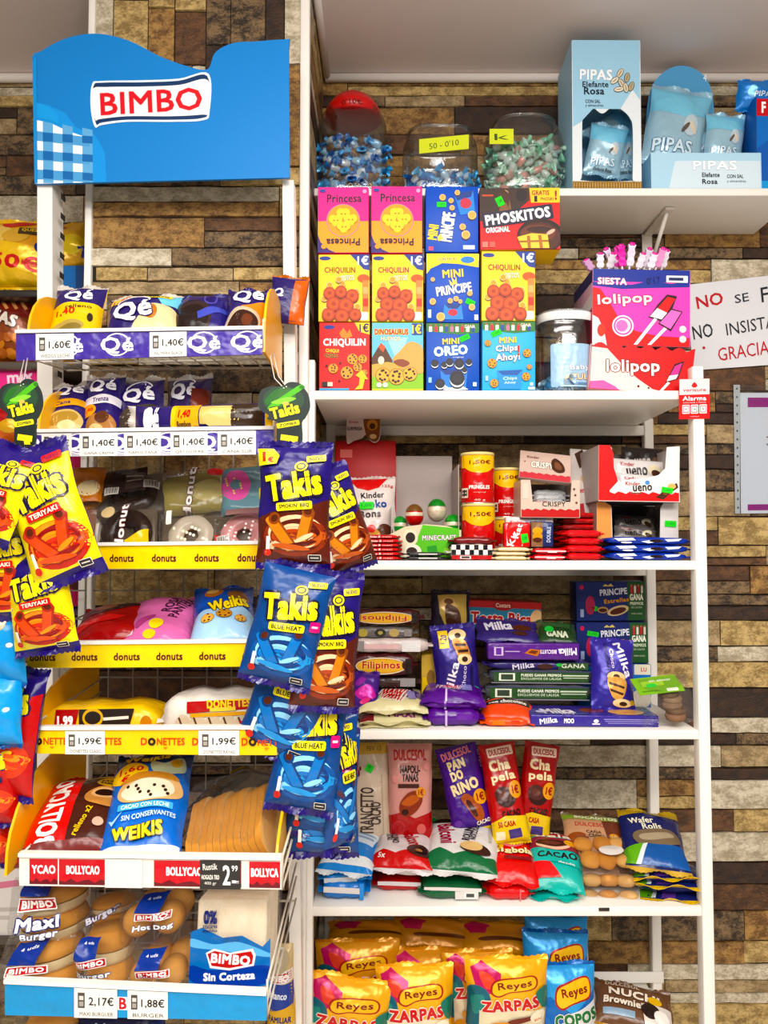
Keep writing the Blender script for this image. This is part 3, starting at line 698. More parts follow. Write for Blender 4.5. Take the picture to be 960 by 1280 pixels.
def phoskitos():
    out = [G([(0, 0), (62, 0), (62, 20), (42, 42), (20, 50), (0, 54)], '#3b2a22'), G([(26, 8), (36, 8), (40, 40), (24, 46)], '#7d5a3c'), E(31, 12, 6, '#c79a72', 9), G([(22, 10), (30, 2), (38, 10), (36, 30), (39, 40), (33, 24), (28, 24), (23, 38)], '#4a2a18', 0), E(52, 12, 7, '#241a16', 10), TB('', 10, 12, 14, 5, '#b9543f')]
    out += [G([(62, 0), (100, 0), (100, 24), (64, 24)], '#f7c81e'), T('GRATIS', 76, 8, 22, 8, '#9a2a1e', 0, 0.06), T('1', 70, 18, 4, 10, '#1e1a1a', 0, 0.06), T('PHOSKI', 84, 18, 16, 5, '#3a2a1a'), T('!', 95, 12, 3, 16, '#9a2a1e', 0, 0.08)]
    out += [R(47, 46, 89, 24, '#26213d', 0.25, 8), T('PHOSKITOS', 47, 46, 82, 18, '#fff', 8, 0.08), T('ORIGINAL', 22, 68, 30, 9, '#fff', 4, 0.06)]
    out += [E(75, 78, 29, '#2a120b', 28), E(74, 80, 26, '#4d2413', 24), E(72, 74, 22, '#6b3620', 14), G([(46, 80), (64, 74), (84, 76), (86, 98), (52, 98)], '#ecc766', 0), G([(47, 86), (85, 85), (85, 88), (48, 89)], '#9c6524'), G([(58, 78), (62, 78), (63, 98), (59, 98)], '#a9702b'), G([(72, 77), (76, 77), (78, 98), (74, 98)], '#a9702b'), E(74, 68, 16, '#3a1a10', 5)]
    return out + [R(6, 92, 7, 9, '#e0847a'), R(15, 92, 7, 9, '#d86a62'), E(88, 72, 6, '#e7b7a4', 3, 30)]
def chiquilin():
    out = [G([(70, 0), (100, 0), (100, 18), (80, 14)], '#f4d022'), T('1\u20ac', 89, 8, 19, 13, '#2b2a5e', 0, 0.06), E(20, 7, 11, '#2a3f94', 3), G([(48, 8), (56, 16), (60, 10), (66, 20), (56, 24), (44, 22), (40, 16)], '#d98f2a'), T('CHIQUILIN', 50, 30, 84, 13, '#fff', 0, 0.07), T('CHIQUI', 26, 42, 26, 6, '#f7e04a', -3, 0.06), T('CHOCO', 24, 49, 26, 6, '#3d1a10', -3, 0.06, '#e8c36a', .05)]
    for i, (x, y, r) in enumerate(((66, 54, 11), (86, 54, 9), (55, 74, 13), (76, 66, 9), (28, 68, 10), (90, 74, 6))): out += cookie(x, y, r, '#e0a356', '#4a1c10', 6, i)
    return out + [G([(72, 78), (84, 70), (97, 84), (90, 84), (86, 98), (70, 99), (79, 92), (80, 82)], '#f6c92a'), R(14, 91, 16, 7, '#2a2320', .3), R(22, 91, 10, 6, '#e7dcc8'), R(30, 98.5, 58, 3, '#4fa6d6'), E(15, 64, 2, '#4a1c10'), E(42, 60, 2, '#4a1c10'), E(40, 86, 2, '#4a1c10')]
def dinosaurus():
    out = [R(50, 30, 99, 58, '#79bfe0'), G([(30, 24), (70, 22), (50, 60)], '#a9d9ee'), G([(0, 52), (14, 34), (24, 34), (40, 56), (40, 70), (0, 72)], '#5b3a22'), G([(12, 36), (18, 30), (26, 36), (22, 44)], '#e0662a'), R(50, 82, 99, 35, '#8fbf3c'), G([(0, 62), (30, 58), (60, 62), (60, 78), (0, 80)], '#c8a860')]
    out += [T('DINOSAURUS', 38, 14, 66, 9, '#c22f3a', 0, 0.08, '#f4e04a', .05), T('HUEVOS', 36, 24, 38, 6, '#f1e9c8', 0, 0.06, '#3a6a3a', .05), R(88, 10, 20, 17, '#27438f'), T('1\u20ac', 87, 10, 18, 14, '#f7dd33', 0, 0.07), G([(40, 54), (52, 44), (70, 30), (86, 30), (99, 40), (99, 74), (64, 70), (50, 62)], '#d9a868', 1), G([(42, 58), (58, 54), (74, 60), (60, 66)], '#8a4a30', 1), E(18, 56, 6, '#efe4cc', 6)]
    for i, (x, y, r) in enumerate(((22, 78, 15), (48, 80, 16), (74, 76, 14))): out += cookie(x, y, r, '#e3b35e', '#3d2010', 8, i)
    return out + [E(14, 92, 5, '#e8f0d8'), E(26, 92, 5, '#e8f0d8'), R(50, 99, 99, 2, '#f0cf3a')]
def laliga(): return [R(50, 6, 99, 13, '#2f6b33'), G([(0, 0), (99, 0), (99, 14), (60, 17), (0, 12)], '#397a3a')] + [e for i in range(9) for e in (R(8 + i * 10, 9, 6, 8, ('#e9e2e0', '#c9384a', '#efe9d8', '#2a4a9a', '#c97a9a')[i % 5], .3), E(8 + i * 10, 3.5, 2.2, '#9a6a4c', 1.9))] + [T('GANA', 82, 5, 20, 5, '#f2efe2')]
def mini_oreo():
    out = laliga() + [T('MINI', 46, 27, 32, 9, '#f6dc3a', 3, 0.07, '#12306e', .03), T('OREO', 46, 41, 64, 15, '#fff', 5, 0.08, '#3a9be0', .04), T('original', 60, 51, 20, 3, '#dfeaf6'), G([(26, 70), (78, 68), (74, 98), (30, 98)], '#2a7fd0'), G([(26, 70), (78, 68), (68, 76), (36, 77)], '#103a86'), G([(30, 90), (44, 96), (60, 92), (76, 97), (74, 99), (30, 99)], '#e8f2fa', 1)]
    for x, y, r in ((16, 60, 7), (34, 62, 6), (44, 58, 7), (62, 60, 9), (80, 58, 6), (58, 82, 14), (26, 90, 9), (72, 70, 5)): out += oreo(x, y, r)
    return out + [R(91, 91, 7, 6, '#cfe0f2'), R(7, 85, 6, 8, '#9cc6ee')]
def chips_ahoy():
    out = laliga() + [T('MINI', 48, 27, 32, 9, '#f6dc3a', 3, 0.07, '#1c5a9a', .03), T('Chips', 46, 40, 42, 12, '#fff', 4, 0.07, '#17305f', .06), T('Ahoy!', 48, 53, 46, 13, '#fff', 4, 0.07, '#17305f', .06), T('!', 68, 42, 5, 16, '#d8323a', 0, 0.08), G([(28, 72), (76, 70), (72, 98), (32, 98)], '#2f93d6'), G([(28, 72), (76, 70), (66, 78), (38, 78)], '#1d5ea6'), T('Chips', 52, 83, 26, 6, '#cfe8fa', 4, 0.05), T('Ahoy', 52, 89, 22, 5, '#cfe8fa', 4, 0.05)]
    for i, (x, y, r) in enumerate(((18, 61, 9), (10, 32, 6), (84, 46, 8), (82, 80, 8), (22, 90, 8), (88, 66, 5))): out += cookie(x, y, r, '#d9a050', '#4a2412', 5, i)
    return out + [R(92, 91, 6, 5, '#cfe0f2'), R(8, 83, 5, 7, '#b9e0f6'), R(92, 97, 12, 4, '#e8f1f7')]
# biscuit cartons on the top board, three storeys
def bx(x0, y0, x1, y1, els, base, label, cat='biscuit box', name='biscuit_box', Y=1.556, d=0.06, bot=None, group='biscuit cartons stacked on the top board', **k):
    return carton(name, label, cat, els, base, ((x0 + x1) / 2, bot or y1, Y), ((x0 + x1) / 2, y0, Y), x1 - x0 - 1, d, group, **k)
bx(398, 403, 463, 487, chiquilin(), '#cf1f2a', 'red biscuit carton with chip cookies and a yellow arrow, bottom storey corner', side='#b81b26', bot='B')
bx(464, 403, 530, 487, dinosaurus(), '#8fbf3c', 'green and sky blue biscuit carton with volcano and three chip cookies', bot='B')
bx(532, 404, 600, 487, mini_oreo(), '#1659b5', 'deep blue carton of black sandwich biscuits with green footballer band', bot='B', sticker=(72, 22, 20, 8, 25))
bx(602, 402, 670, 487, chips_ahoy(), '#56b4e4', 'light blue carton of chip cookies with green footballer band', bot='B', sticker=(26, 17, 20, 8, 25))
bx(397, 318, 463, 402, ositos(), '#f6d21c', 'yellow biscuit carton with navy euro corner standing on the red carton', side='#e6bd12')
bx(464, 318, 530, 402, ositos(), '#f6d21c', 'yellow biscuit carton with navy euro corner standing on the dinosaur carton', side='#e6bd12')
bx(532, 317, 600, 403, mini_principe(), '#1557b8', 'blue biscuit carton with yellow top band, between two yellow cartons', sticker=(83, 71, 18, 8, -25))
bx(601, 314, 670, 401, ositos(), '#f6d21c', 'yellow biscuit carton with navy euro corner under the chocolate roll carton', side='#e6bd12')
bx(396, 234, 462, 316, princesa(), '#f5a81c', 'pink and orange heart biscuit carton, the one at the end of the top storey', side='#d61f86')
bx(463, 233, 529, 316, princesa(), '#f5a81c', 'pink and orange heart biscuit carton beside the blue turned carton', side='#d61f86')
bx(531, 233, 599, 315, principe_turned(), '#1557b8', 'blue biscuit carton turned on its side so its lettering runs upward', sticker=(30, 28, 18, 8, 0))
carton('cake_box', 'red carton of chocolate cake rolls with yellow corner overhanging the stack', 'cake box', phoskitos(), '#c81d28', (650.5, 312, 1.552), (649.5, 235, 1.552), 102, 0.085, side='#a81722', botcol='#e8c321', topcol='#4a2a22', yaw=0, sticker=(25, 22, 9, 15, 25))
# ------------------------------------------------------------------ wrapped sweets, jars
def candy(c, c2):
    mb = MB(); n = 8
    prof = [(a * 1.3, b * 1.25) for a, b in [(0.0095, -0.021), (0.0075, -0.018), (0.0022, -0.0105), (0.0062, -0.0085), (0.0078, -0.003), (0.0078, 0.003), (0.0062, 0.0085), (0.0022, 0.0105), (0.0078, 0.018), (0.0098, 0.021)]]
    vs = []; fs = []
    for i, (r, z) in enumerate(prof):
        for k in range(n):
            t = 2 * math.pi * k / n; rr = r * (1.18 if (k % 2 and (i < 2 or i > 7)) else 1.0)
            vs.append((z, rr * math.cos(t), rr * math.sin(t) * (0.45 if i < 2 or i > 7 else 0.85)))
    for i in range(len(prof) - 1):
        fr = [(i * n + k, i * n + (k + 1) % n, (i + 1) * n + (k + 1) % n, (i + 1) * n + k) for k in range(n)]
        mb.add(vs[i * n:(i + 2) * n], [tuple(a - i * n for a in f) for f in fr], mat(c2 if 3 <= i <= 5 else c, 'foil'), True)
    return mb
def fill(cols, label, group, cx, cy, z0, z1, rx, ry, n, sq, seed):
    r = random.Random(seed); protos = [candy(a, b_).build('wrapped_sweet') for a, b_ in cols]; done = []
    for p in protos: tag(p, label, 'sweet', group)
    used = set(); tries = 0
    while len(done) < n and tries < 6000:
        tries += 1
        t = r.uniform(math.pi * 1.0, math.pi * 2.0); c, s = math.cos(t), math.sin(t); q = r.choice((0.90, 0.90, 0.7, 0.45)) 
        p = Vector((cx + q * rx * math.copysign(abs(c) ** (2 / sq), c), cy + q * ry * math.copysign(abs(s) ** (2 / sq), s), r.uniform(z0, z1)))
        if p.z > z1 - 0.012 and r.random() < 0.6: continue
        if any((p - d).length < 0.0185 for d in done): continue
        i = r.randrange(len(protos))
        if i in used:
            o = protos[i].copy(); COL.objects.link(o)
        else: o = protos[i]; used.add(i)
        o.location = p; o.rotation_euler = (r.uniform(0, 6.28), r.uniform(-0.7, 0.7), r.choice((1, -1)) * r.uniform(0.1, 0.9) + (math.pi / 2 if r.random() < .25 else 0)); done.append(p)
def jar(name, label, x0, x1, ytop, Y, sq, ry, lid, label_els=None, neck=0.82, ybot='A'):
    a = pt(((x0 + x1) / 2, ybot, Y)); R_ = (x1 - x0) / 2 / FPX * Y; H = P((x0 + x1) / 2, ytop, Y).z - a.z
    root = tag(empty(name, Matrix.Translation(a)), label, 'jar')
    mb = MB(); g = mat('glass')
    prof = [(R_ * 0.86, 0.001), (R_ * 0.97, 0.006), (R_, 0.02), (R_, H * 0.74), (R_ * 0.97, H * 0.84), (R_ * 0.88, H * 0.93), (R_ * neck, H * 0.97), (R_ * neck, H)]
    mb.lathe(prof, g, 44, sq, ry, cap=False); mb.lathe([(0.001, 0.0012), (R_ * 0.86, 0.001)], g, 44, sq, ry, cap=False)
    mb.build('glass_body', root)
    mb = MB(); mb.lathe([(R_ * neck * 0.98, H - 0.001), (R_ * neck * 1.02, H + 0.001), (R_ * neck * 1.03, H + 0.003), (R_ * neck * 1.0, H + 0.005), (R_ * neck * 0.95, H + 0.003), (R_ * neck * 0.95, H - 0.002)], g, 44, sq, ry, cap=False); mb.build('rim', root)
    return root, a, R_, H
# big jar with its red lid
root, a, R_, H = jar('sweet_jar', 'tall clear sweet jar with a domed red lid full of blue sweets', 397, 485, 146, 1.80, 4.0, 0.85, 'red', neck=0.72)
mb = MB(); k = R_ * 0.74; LR = '#c5151f'
mb.lathe([(0.0005, H - 0.013), (k, H - 0.012), (k * 1.06, H - 0.010), (k * 1.08, H + 0.008), (k * 1.02, H + 0.016), (k * 0.8, H + 0.035), (k * 0.5, H + 0.043), (k * 0.46, H + 0.050), (k * 0.2, H + 0.056), (0.0005, H + 0.057)], mat(LR, 'plastic'), 44, 2.0, 1.0, cap=False); lid = mb.build('lid', root)
mb = MB(); art(mb, [T('0\'10\u20ac', 50, 50, 100, 100, '#5d0a10', 4, 0.01)], 0.05, 0.014, lambda x, z, off: (x, -k * 1.083 - 0.0002, H - 0.008 + z), 'plastic'); 
for v in range(len(mb.v)):
    x, y, z = mb.v[v]; mb.v[v] = (x, -math.sqrt(max(1e-6, (k * 1.085) ** 2 - x * x)), z)
mb.build('handwritten_price', lid)
fill([('#4fa8dc', '#b9dcf0'), ('#2f7fc4', '#e8eef0'), ('#7cc0e6', '#8a6a4a')], 'small sweet twisted in blue foil inside the tall jar with the red lid', 'blue wrapped sweets in the tall jar', a.x, a.y, a.z + 0.016, a.z + 0.142, R_ * 0.9, R_ * 0.75, 105, 3.4, 3)
root, a, R_, H = jar('sweet_jar', 'low clear sweet jar half full of blue sweets beside the tall jar', 502, 597, 176, 1.80, 3.4, 0.85, None, neck=0.86)
fill([('#58b2e2', '#cfe6f2'), ('#3a8bcb', '#f0f4f4'), ('#8fcbe9', '#4f97cf')], 'small sweet twisted in blue foil inside the low half full jar', 'blue wrapped sweets in the low jar', a.x, a.y, a.z + 0.012, a.z + 0.066, R_ * 0.9, R_ * 0.75, 50, 3.0, 4)
def card_tag(px0, py0, px1, py1, Y, txt, label, rot=0):
    a_, b_ = P(px0, py0, Y), P(px1, py0 - rot, Y); c_, d_ = P(px1, py1 - rot, Y + 0.003), P(px0, py1, Y + 0.003)
    o = sheet('price_card', [T(txt, 50, 52, 60, 42, '#4a5a20', 3, 0.0)] if txt else [], '#d6e02a', [a_, b_, c_, d_], 0.0008, 'paper'); tag(o, label, 'price card')
card_tag(524, 174, 586, 192, 1.795 - R_ * 0.9, '50 - 0\'10', 'fluorescent yellow price card lying against the low jar of blue sweets', 6)
root, a, R_, H = jar('sweet_jar', 'round clear sweet jar full of mint green wrapped sweets', 604, 703, 163, 1.80, 2.6, 0.9, None, neck=0.8)
fill([('#cfeedd', '#e8b0a6'), ('#9bd8bd', '#e9f3ea'), ('#d9f0e2', '#e6f2ec')], 'small sweet twisted in mint green foil inside the round jar', 'mint green sweets in the round jar', a.x, a.y, a.z + 0.012, a.z + 0.138, R_ * 0.9, R_ * 0.8, 105, 2.4, 5)
card_tag(612, 161, 642, 180, 1.80 - R_ * 0.93, 'k', 'fluorescent yellow price card at the rim of the mint green jar', 0)
# ------------------------------------------------------------------ pale blue sunflower seed cartons and packets
PB = '#8cc0df'
def pipas(base2='#dfe8ee'): return [T('PIPAS', 46, 50, 60, 60, '#fff')]
def seedbag_art(): return [G([(0, 0), (100, 0), (100, 30), (60, 40), (0, 34)], '#8fd0ea'), T('PIPAS', 46, 80, 66, 17, '#dff2fb', 4, 0.06, '#2a6f9a', .05), E(70, 50, 12, '#c9d9e2', 14), E(74, 52, 3.5, '#e6dcc8', 9, 30), E(62, 54, 3.5, '#6b6258', 8, -30), T('Elefante Rosa', 50, 95, 50, 6, '#1d2a3a')]
fx = 715, 803
m, W, H = frame((759, 'A', 1.705), (757.5, 51, 1.705), 88)
root = tag(empty('dispenser_carton', m), 'tall pale blue dispenser carton with a cut window full of silver seed packets', 'carton')
mb = MB(); th = 0.0016; D = 0.14; c = mat('#a8cfe4', 'card'); wh = mat('#d5dade', 'card')
win = [(16, 46), (30, 45), (44, 49), (60, 44), (74, 47), (84, 52), (88, 60), (87, 92), (84, 94), (17, 94), (14, 88)]
wp = spline(win, 4); fp = [((p[0] / 100 - .5) * W, (1 - p[1] / 100) * H) for p in wp]
out_ = [(-W / 2, H), (W / 2, H), (W / 2, 0), (-W / 2, 0)]
top_i = min(range(len(fp)), key=lambda i: abs(fp[i][0]) - fp[i][1] * 0.5)
hole = fp[top_i:] + fp[:top_i + 1]
area2 = sum(hole[i][0] * hole[(i + 1) % len(hole)][1] - hole[(i + 1) % len(hole)][0] * hole[i][1] for i in range(len(hole)))
outer = [(0, H), (-W / 2, H), (-W / 2, 0), (W / 2, 0), (W / 2, H), (0.0001, H)]     # counter-clockwise
if area2 > 0: hole = hole[::-1]
ring = outer[:5] + [(0.00005, H)] + [(x, z) for x, z in hole]
mb.extrude([(x, 0, z) for x, z in ring], mat('#e4ebef', 'card'), th)
mb.box((-W / 2, th, 0), (-W / 2 + th, D, H), c); mb.box((W / 2 - th, th, 0), (W / 2, D, H), c); mb.box((-W / 2 + th, D - th, 0), (W / 2 - th, D, H), c); mb.box((-W / 2 + th, th, 0), (W / 2 - th, D - th, th), wh); mb.box((-W / 2, 0, H), (W / 2, D, H + th), c)
def fz(els): art(mb, els, W, H, flat, 'card')
fz0 = [R(50, 7, 99, 14, '#a8cfe4'), G([(1, 14), (99, 14), (99, 40), (88, 33), (70, 46), (30, 46), (12, 55), (1, 58)], '#a8cfe4'), T('PIPAS', 35, 23, 48, 7.5, '#f6fafc', -1, 0.07, '#86aac4', .03), T('Elefante', 34, 29.5, 38, 4, '#1d2430', 0, 0.05), T('Rosa', 32, 34, 30, 5, '#1d2430', 0, 0.05), T('CON SAL', 30, 41, 22, 2.4, '#2b3644', 0, 0.03), T('y almendras', 32, 44, 26, 2.2, '#4a5664')]
seeds = []
for i, (x, y, t) in enumerate(((70, 22, 60), (80, 25, 80), (62, 27, 40), (72, 29, 120), (86, 31, 70), (68, 33, 10), (78, 32, 100))): seeds += [E(x, y, 7.5, '#4f4a40', 1.9, t), E(x, y, 6.8, ('#d9d0ba', '#b9ae92', '#e6dfcc')[i % 3], 1.5, t), E(x, y, 5, '#8d8268', 0.3, t)]
fz(fz0 + seeds); mb.build('carton_body', root)
mb = MB()
for i in range(26): x = -W / 2 + W * (i + .5) / 26; mb.tube([(x, -0.0008, 0.001), (x, -0.0008, H * 0.052)], W / 54, mat('#b99a63', 'card'), 6)
mb.build('corrugated_strip', root)
def seedpk(label, b, t, w, th_=0.03, **k): return bag('seed_packet', label, 'seed packet', seedbag_art(), '#a9c9d8', b, t, w, th_, 'silver blue seed packets', 'foil', ('#9fc3d6', '#9fc3d6'), 0.07, **k)
seedpk('silver blue seed packet standing in the dispenser window, lowest', (752, 216, 1.755), (762, 160, 1.755), 48)
seedpk('silver blue seed packet tipped over at the top of the dispenser window', (742, 176, 1.775), (784, 148, 1.79), 40)
seedpk('silver blue seed packet leaning on the edge of the dispenser window', (782, 220, 1.775), (776, 160, 1.785), 34)
# low display tray with three packets and its rounded backing card
a0, b0 = P(814, 226, 1.705), P(952, 223, 1.705)
m = Matrix.Translation(Vector(((a0.x + b0.x) / 2, 1.705, SHELF['A']))); W = b0.x - a0.x
H = P(880, 191, 1.705).z - SHELF['A']
root = tag(empty('display_tray', m), 'low pale blue display tray of seed packets with a tall rounded backing card', 'display tray')
mb = MB(); D = 0.13; c = mat('#9cc9e2', 'card')
mb.box((-W / 2, 0, 0), (W / 2, th, H), mat('#b7d8ea', 'card')); mb.box((-W / 2, th, 0), (-W / 2 + th, D, H), c); mb.box((W / 2 - th, th, 0), (W / 2, D, H), c); mb.box((-W / 2 + th, th, 0), (W / 2 - th, D, th), c)
art(mb, [G([(22, 22), (99, 22), (99, 96), (16, 96)], '#d6e6ef'), T('PIPAS', 58, 34, 40, 26, '#fff', 0, 0.07, '#8fb4cc', .03), T('Elefante', 54, 60, 16, 13, '#1d2430', 0, 0.05), T('Rosa', 53, 78, 14, 14, '#1d2430', 0, 0.05), T('CON SAL', 76, 64, 15, 10, '#2b3644', 0, 0.03), T('y almendras', 77, 78, 17, 8, '#4a5664')], W, H, flat, 'card')
mb.build('tray', root)
q = [Vector((x, 0, z)) for x, z in ((0, 0),)]
bc = [(808, 232), (808, 150), (814, 110), (830, 90), (850, 82), (872, 88), (888, 108), (893, 150), (893, 232)]
quad = [P(808, 82, 1.83), P(893, 82, 1.83), P(893, 234, 1.83), P(808, 234, 1.83)]
o = sheet('backing_card', [E(58, 22, 6, '#bfe0f0'), T('4', 86, 10, 5, 6, '#e9f4fa'), T('PIPAS', 30, 60, 50, 8, '#d6eaf4', 0, .06), T('Rosa', 20, 84, 22, 6, '#1d2430', 0, .05), G([(1, 66), (99, 54), (99, 58), (1, 70)], '#a8d3ea')], '#6ba9d2', quad, 0.002, 'card', None, [((x - 808) / 85 * 100, (y - 82) / 152 * 100) for x, y in spline(bc, 3)[:-3]])
o.parent = root; o.matrix_parent_inverse = m.inverted()
seedpk('bright silver blue seed packet, largest of those in the display tray', (838, 205, 1.765), (852, 118, 1.80), 78, 0.05)
seedpk('silver blue seed packet at the open end of the display tray', (904, 205, 1.755), (906, 148, 1.775), 50, 0.04)
seedpk('silver blue seed packet lying low between the two others in tray', (872, 200, 1.79), (880, 150, 1.812), 44, 0.03)
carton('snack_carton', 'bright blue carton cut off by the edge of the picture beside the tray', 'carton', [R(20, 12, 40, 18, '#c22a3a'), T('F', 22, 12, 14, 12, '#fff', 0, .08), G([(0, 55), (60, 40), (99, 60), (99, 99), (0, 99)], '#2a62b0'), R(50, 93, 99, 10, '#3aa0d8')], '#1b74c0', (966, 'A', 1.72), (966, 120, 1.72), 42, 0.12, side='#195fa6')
bag('snack_packet', 'crumpled bright blue snack packet lying on top of the cut off carton', 'snack packet', [E(30, 50, 10, '#8fd0f0', 20), T('PIPAS', 60, 60, 50, 20, '#e3f1f8', 0, .05)], '#2382cc', (945, 137, 1.76), (946, 104, 1.76), 52, 0.05, None, 'foil', ('#2a8ad0', '#2a8ad0'))
# ------------------------------------------------------------------ pail, lolly cartons, lollies
root, a, R_, H = jar('sweet_pail', 'clear plastic sweet pail with white rim between blue carton and lolly carton', 671, 742, 398, 1.64, 2.4, 0.9, None, neck=0.99, ybot='B')
mb = MB(); art(mb, [R(50, 50, 99, 99, '#a9c6dc', .1), T('Baby', 72, 56, 52, 16, '#e9eef2', 4, .06, '#3f5f8a', .05), T('AZUL', 62, 77, 62, 14, '#f3d8b0', 3, .07, '#7a4a5a', .05), R(60, 92, 60, 5, '#6b8db0', .5)], 0.085, 0.095, lambda x, z, off: (x, -R_ * 0.9 * (1 - min(.999, abs(x / R_)) ** 2.4) ** (1 / 2.4) - off - 0.0005, 0.014 + z), 'film', thr=0.012); mb.build('label', root)
mb = MB(); mb.lathe([(R_ * 1.0, H - 0.018), (R_ * 1.03, H - 0.016), (R_ * 1.03, H - 0.002), (R_ * 0.99, H + 0.002), (R_ * 0.5, H + 0.004), (0.0005, H + 0.004)], mat('#e9ecec', 'plastic'), 44, 2.4, 0.9, cap=False); mb.build('lid', root)
fill([('#b9d4e4', '#6aa8d2'), ('#d5e3ea', '#8fbcd8')], 'pale blue wrapped sweet lying in the bottom of the white rimmed pail', 'pale sweets in the pail', a.x, a.y, a.z + 0.012, a.z + 0.035, R_ * 0.92, R_ * 0.8, 16, 2.4, 9)
def pops():
    return [G([(52, 60), (82, 12), (97, 22), (74, 66)], '#33101c'), G([(54, 58), (83, 14), (95, 22), (74, 63)], '#f285c6'), G([(54, 58), (62, 46), (80, 54), (74, 63)], '#f5f0f2'), G([(66, 42), (83, 14), (90, 18), (78, 50)], '#d61f35')]
def lolly_art():
    out = [R(50, 50, 99, 99, '#e75ab4'), R(50, 8, 99, 17, '#1f3590'), G([(0, 17), (40, 20), (60, 14), (80, 18), (99, 14), (99, 22), (60, 24), (30, 26), (0, 22)], '#1f3590', 0), G([(0, 24), (8, 26), (18, 44), (26, 62), (44, 80), (66, 86), (99, 88), (99, 99.5), (0, 99.5)], '#d91526', 0), G([(0, 60), (6, 64), (12, 80), (15, 99.5), (0, 99.5)], '#f0e2e0'), T('SIESTA', 20, 16, 30, 9, '#fff', -1, .08, '#c9405a', .05), T('lolipop', 33, 40, 56, 17, '#f4f1f2', 4, .06, '#c4152a', .07)]
    out += [G([(66, 46), (76, 32), (86, 34), (79, 60), (70, 64), (60, 58)], '#2d1020')]
    out += [G([(57, 62), (76, 33), (86, 36), (72, 68)], '#30101e'), G([(58.5, 61), (76.5, 35), (84.5, 37.5), (71.5, 65)], '#d61f35'), G([(58.5, 61), (66, 50), (76, 56), (71.5, 65)], '#f5f0f2'), G([(67, 70), (80, 50), (92, 54), (80, 80)], '#30101e'), G([(68.5, 69.5), (80.5, 52), (90.5, 55), (79.5, 77)], '#ee7cc2')]
    out += [G([(63, 63), (66, 65), (46, 98), (42, 98)], '#f7f3f3'), G([(73, 75), (76, 77), (60, 98), (56, 98)], '#f7f3f3'), E(31, 74, 11, '#f7e6ee'), E(31, 74, 9.4, '#e04aa6'), E(31, 74, 8, '#f6d6e8'), E(30, 74, 6, '#ea7fbd'), E(9, 80, 4, '#f0503a', 8), E(92, 77, 3.6, '#f8d9dc'), E(92, 90, 3.6, '#f8d9dc'), R(86, 12, 22, 9, '#e9ecf4', .2), R(85, 12, 15, 4, '#1f2a5c'), T('0\'17', 62, 14, 14, 9, '#141a40', 8, .0)]
    return out
carton('lolly_carton', 'pink blue and red lolly carton standing on the scalloped tray', 'lolly carton', lolly_art(), '#e75ab4', (801.5, 433, 1.585), (802, 337, 1.585), 124, 0.16, None, side='#c9a2b4', sideels=[R(50, 8, 99, 17, '#27306a'), G([(0, 40), (99, 30), (99, 99), (0, 99)], '#d9cfd2'), G([(30, 60), (99, 50), (99, 99), (10, 99)], '#b03a52')], topcol='#cfc3c0')
# open tray below it with wavy front
m, W, H = frame((800, 'B', 1.57), (803, 433, 1.572), 130)
root = tag(empty('lolly_tray', m), 'scalloped red and cream lolly tray at the end of the top board', 'lolly tray')
mb = MB(); wave = [(-W / 2 + 0.001, 0), (W / 2 - 0.004, 0)]
n = 36
for i in range(n + 1):
    t = 1 - i / n; wave.append((-W / 2 * 0.97 + W * 1.0 * t, H * (0.93 + 0.10 * abs(math.sin(t * math.pi * 6.5)))))
mb.extrude([(x, 0, z) for x, z in wave], mat('#c3122a', 'card'), 0.0016); D = 0.17; c = mat('#d4b3b6', 'card')
mb.box((-W / 2, 0.0016, 0), (-W / 2 + 0.0016, D, H * 0.985), c); mb.box((W / 2 - 0.0016, 0.0016, 0), (W / 2, D, H * 0.985), c); mb.box((-W / 2, 0.0016, 0), (W / 2, D, 0.0016), c)
art(mb, [G([(1, 8), (16, 10), (30, 40), (46, 70), (62, 92), (80, 99), (1, 99)], '#ead9d3', 0), G([(1, 84), (14, 80), (26, 92), (30, 99), (1, 99)], '#cf6aa8', 0), T('lolipop', 42, 48, 52, 36, '#f6ebe8', 4, .06, '#8a0f20', .07), G([(74, 76), (82, 34), (91, 26), (86, 66)], '#3a0d1c'), G([(75, 73), (82.5, 38), (89.5, 30), (85, 64)], '#c64a94'), G([(75, 73), (77.5, 60), (86, 56), (84, 66)], '#f1e6e4'), G([(76, 74), (78.5, 76), (70, 99), (67, 99)], '#f4ecea'), E(48, 88, 1.2, '#5a2a2a'), E(58, 90, 1.0, '#5a2a2a')], W, H, flat, 'card')
mb.build('tray', root)
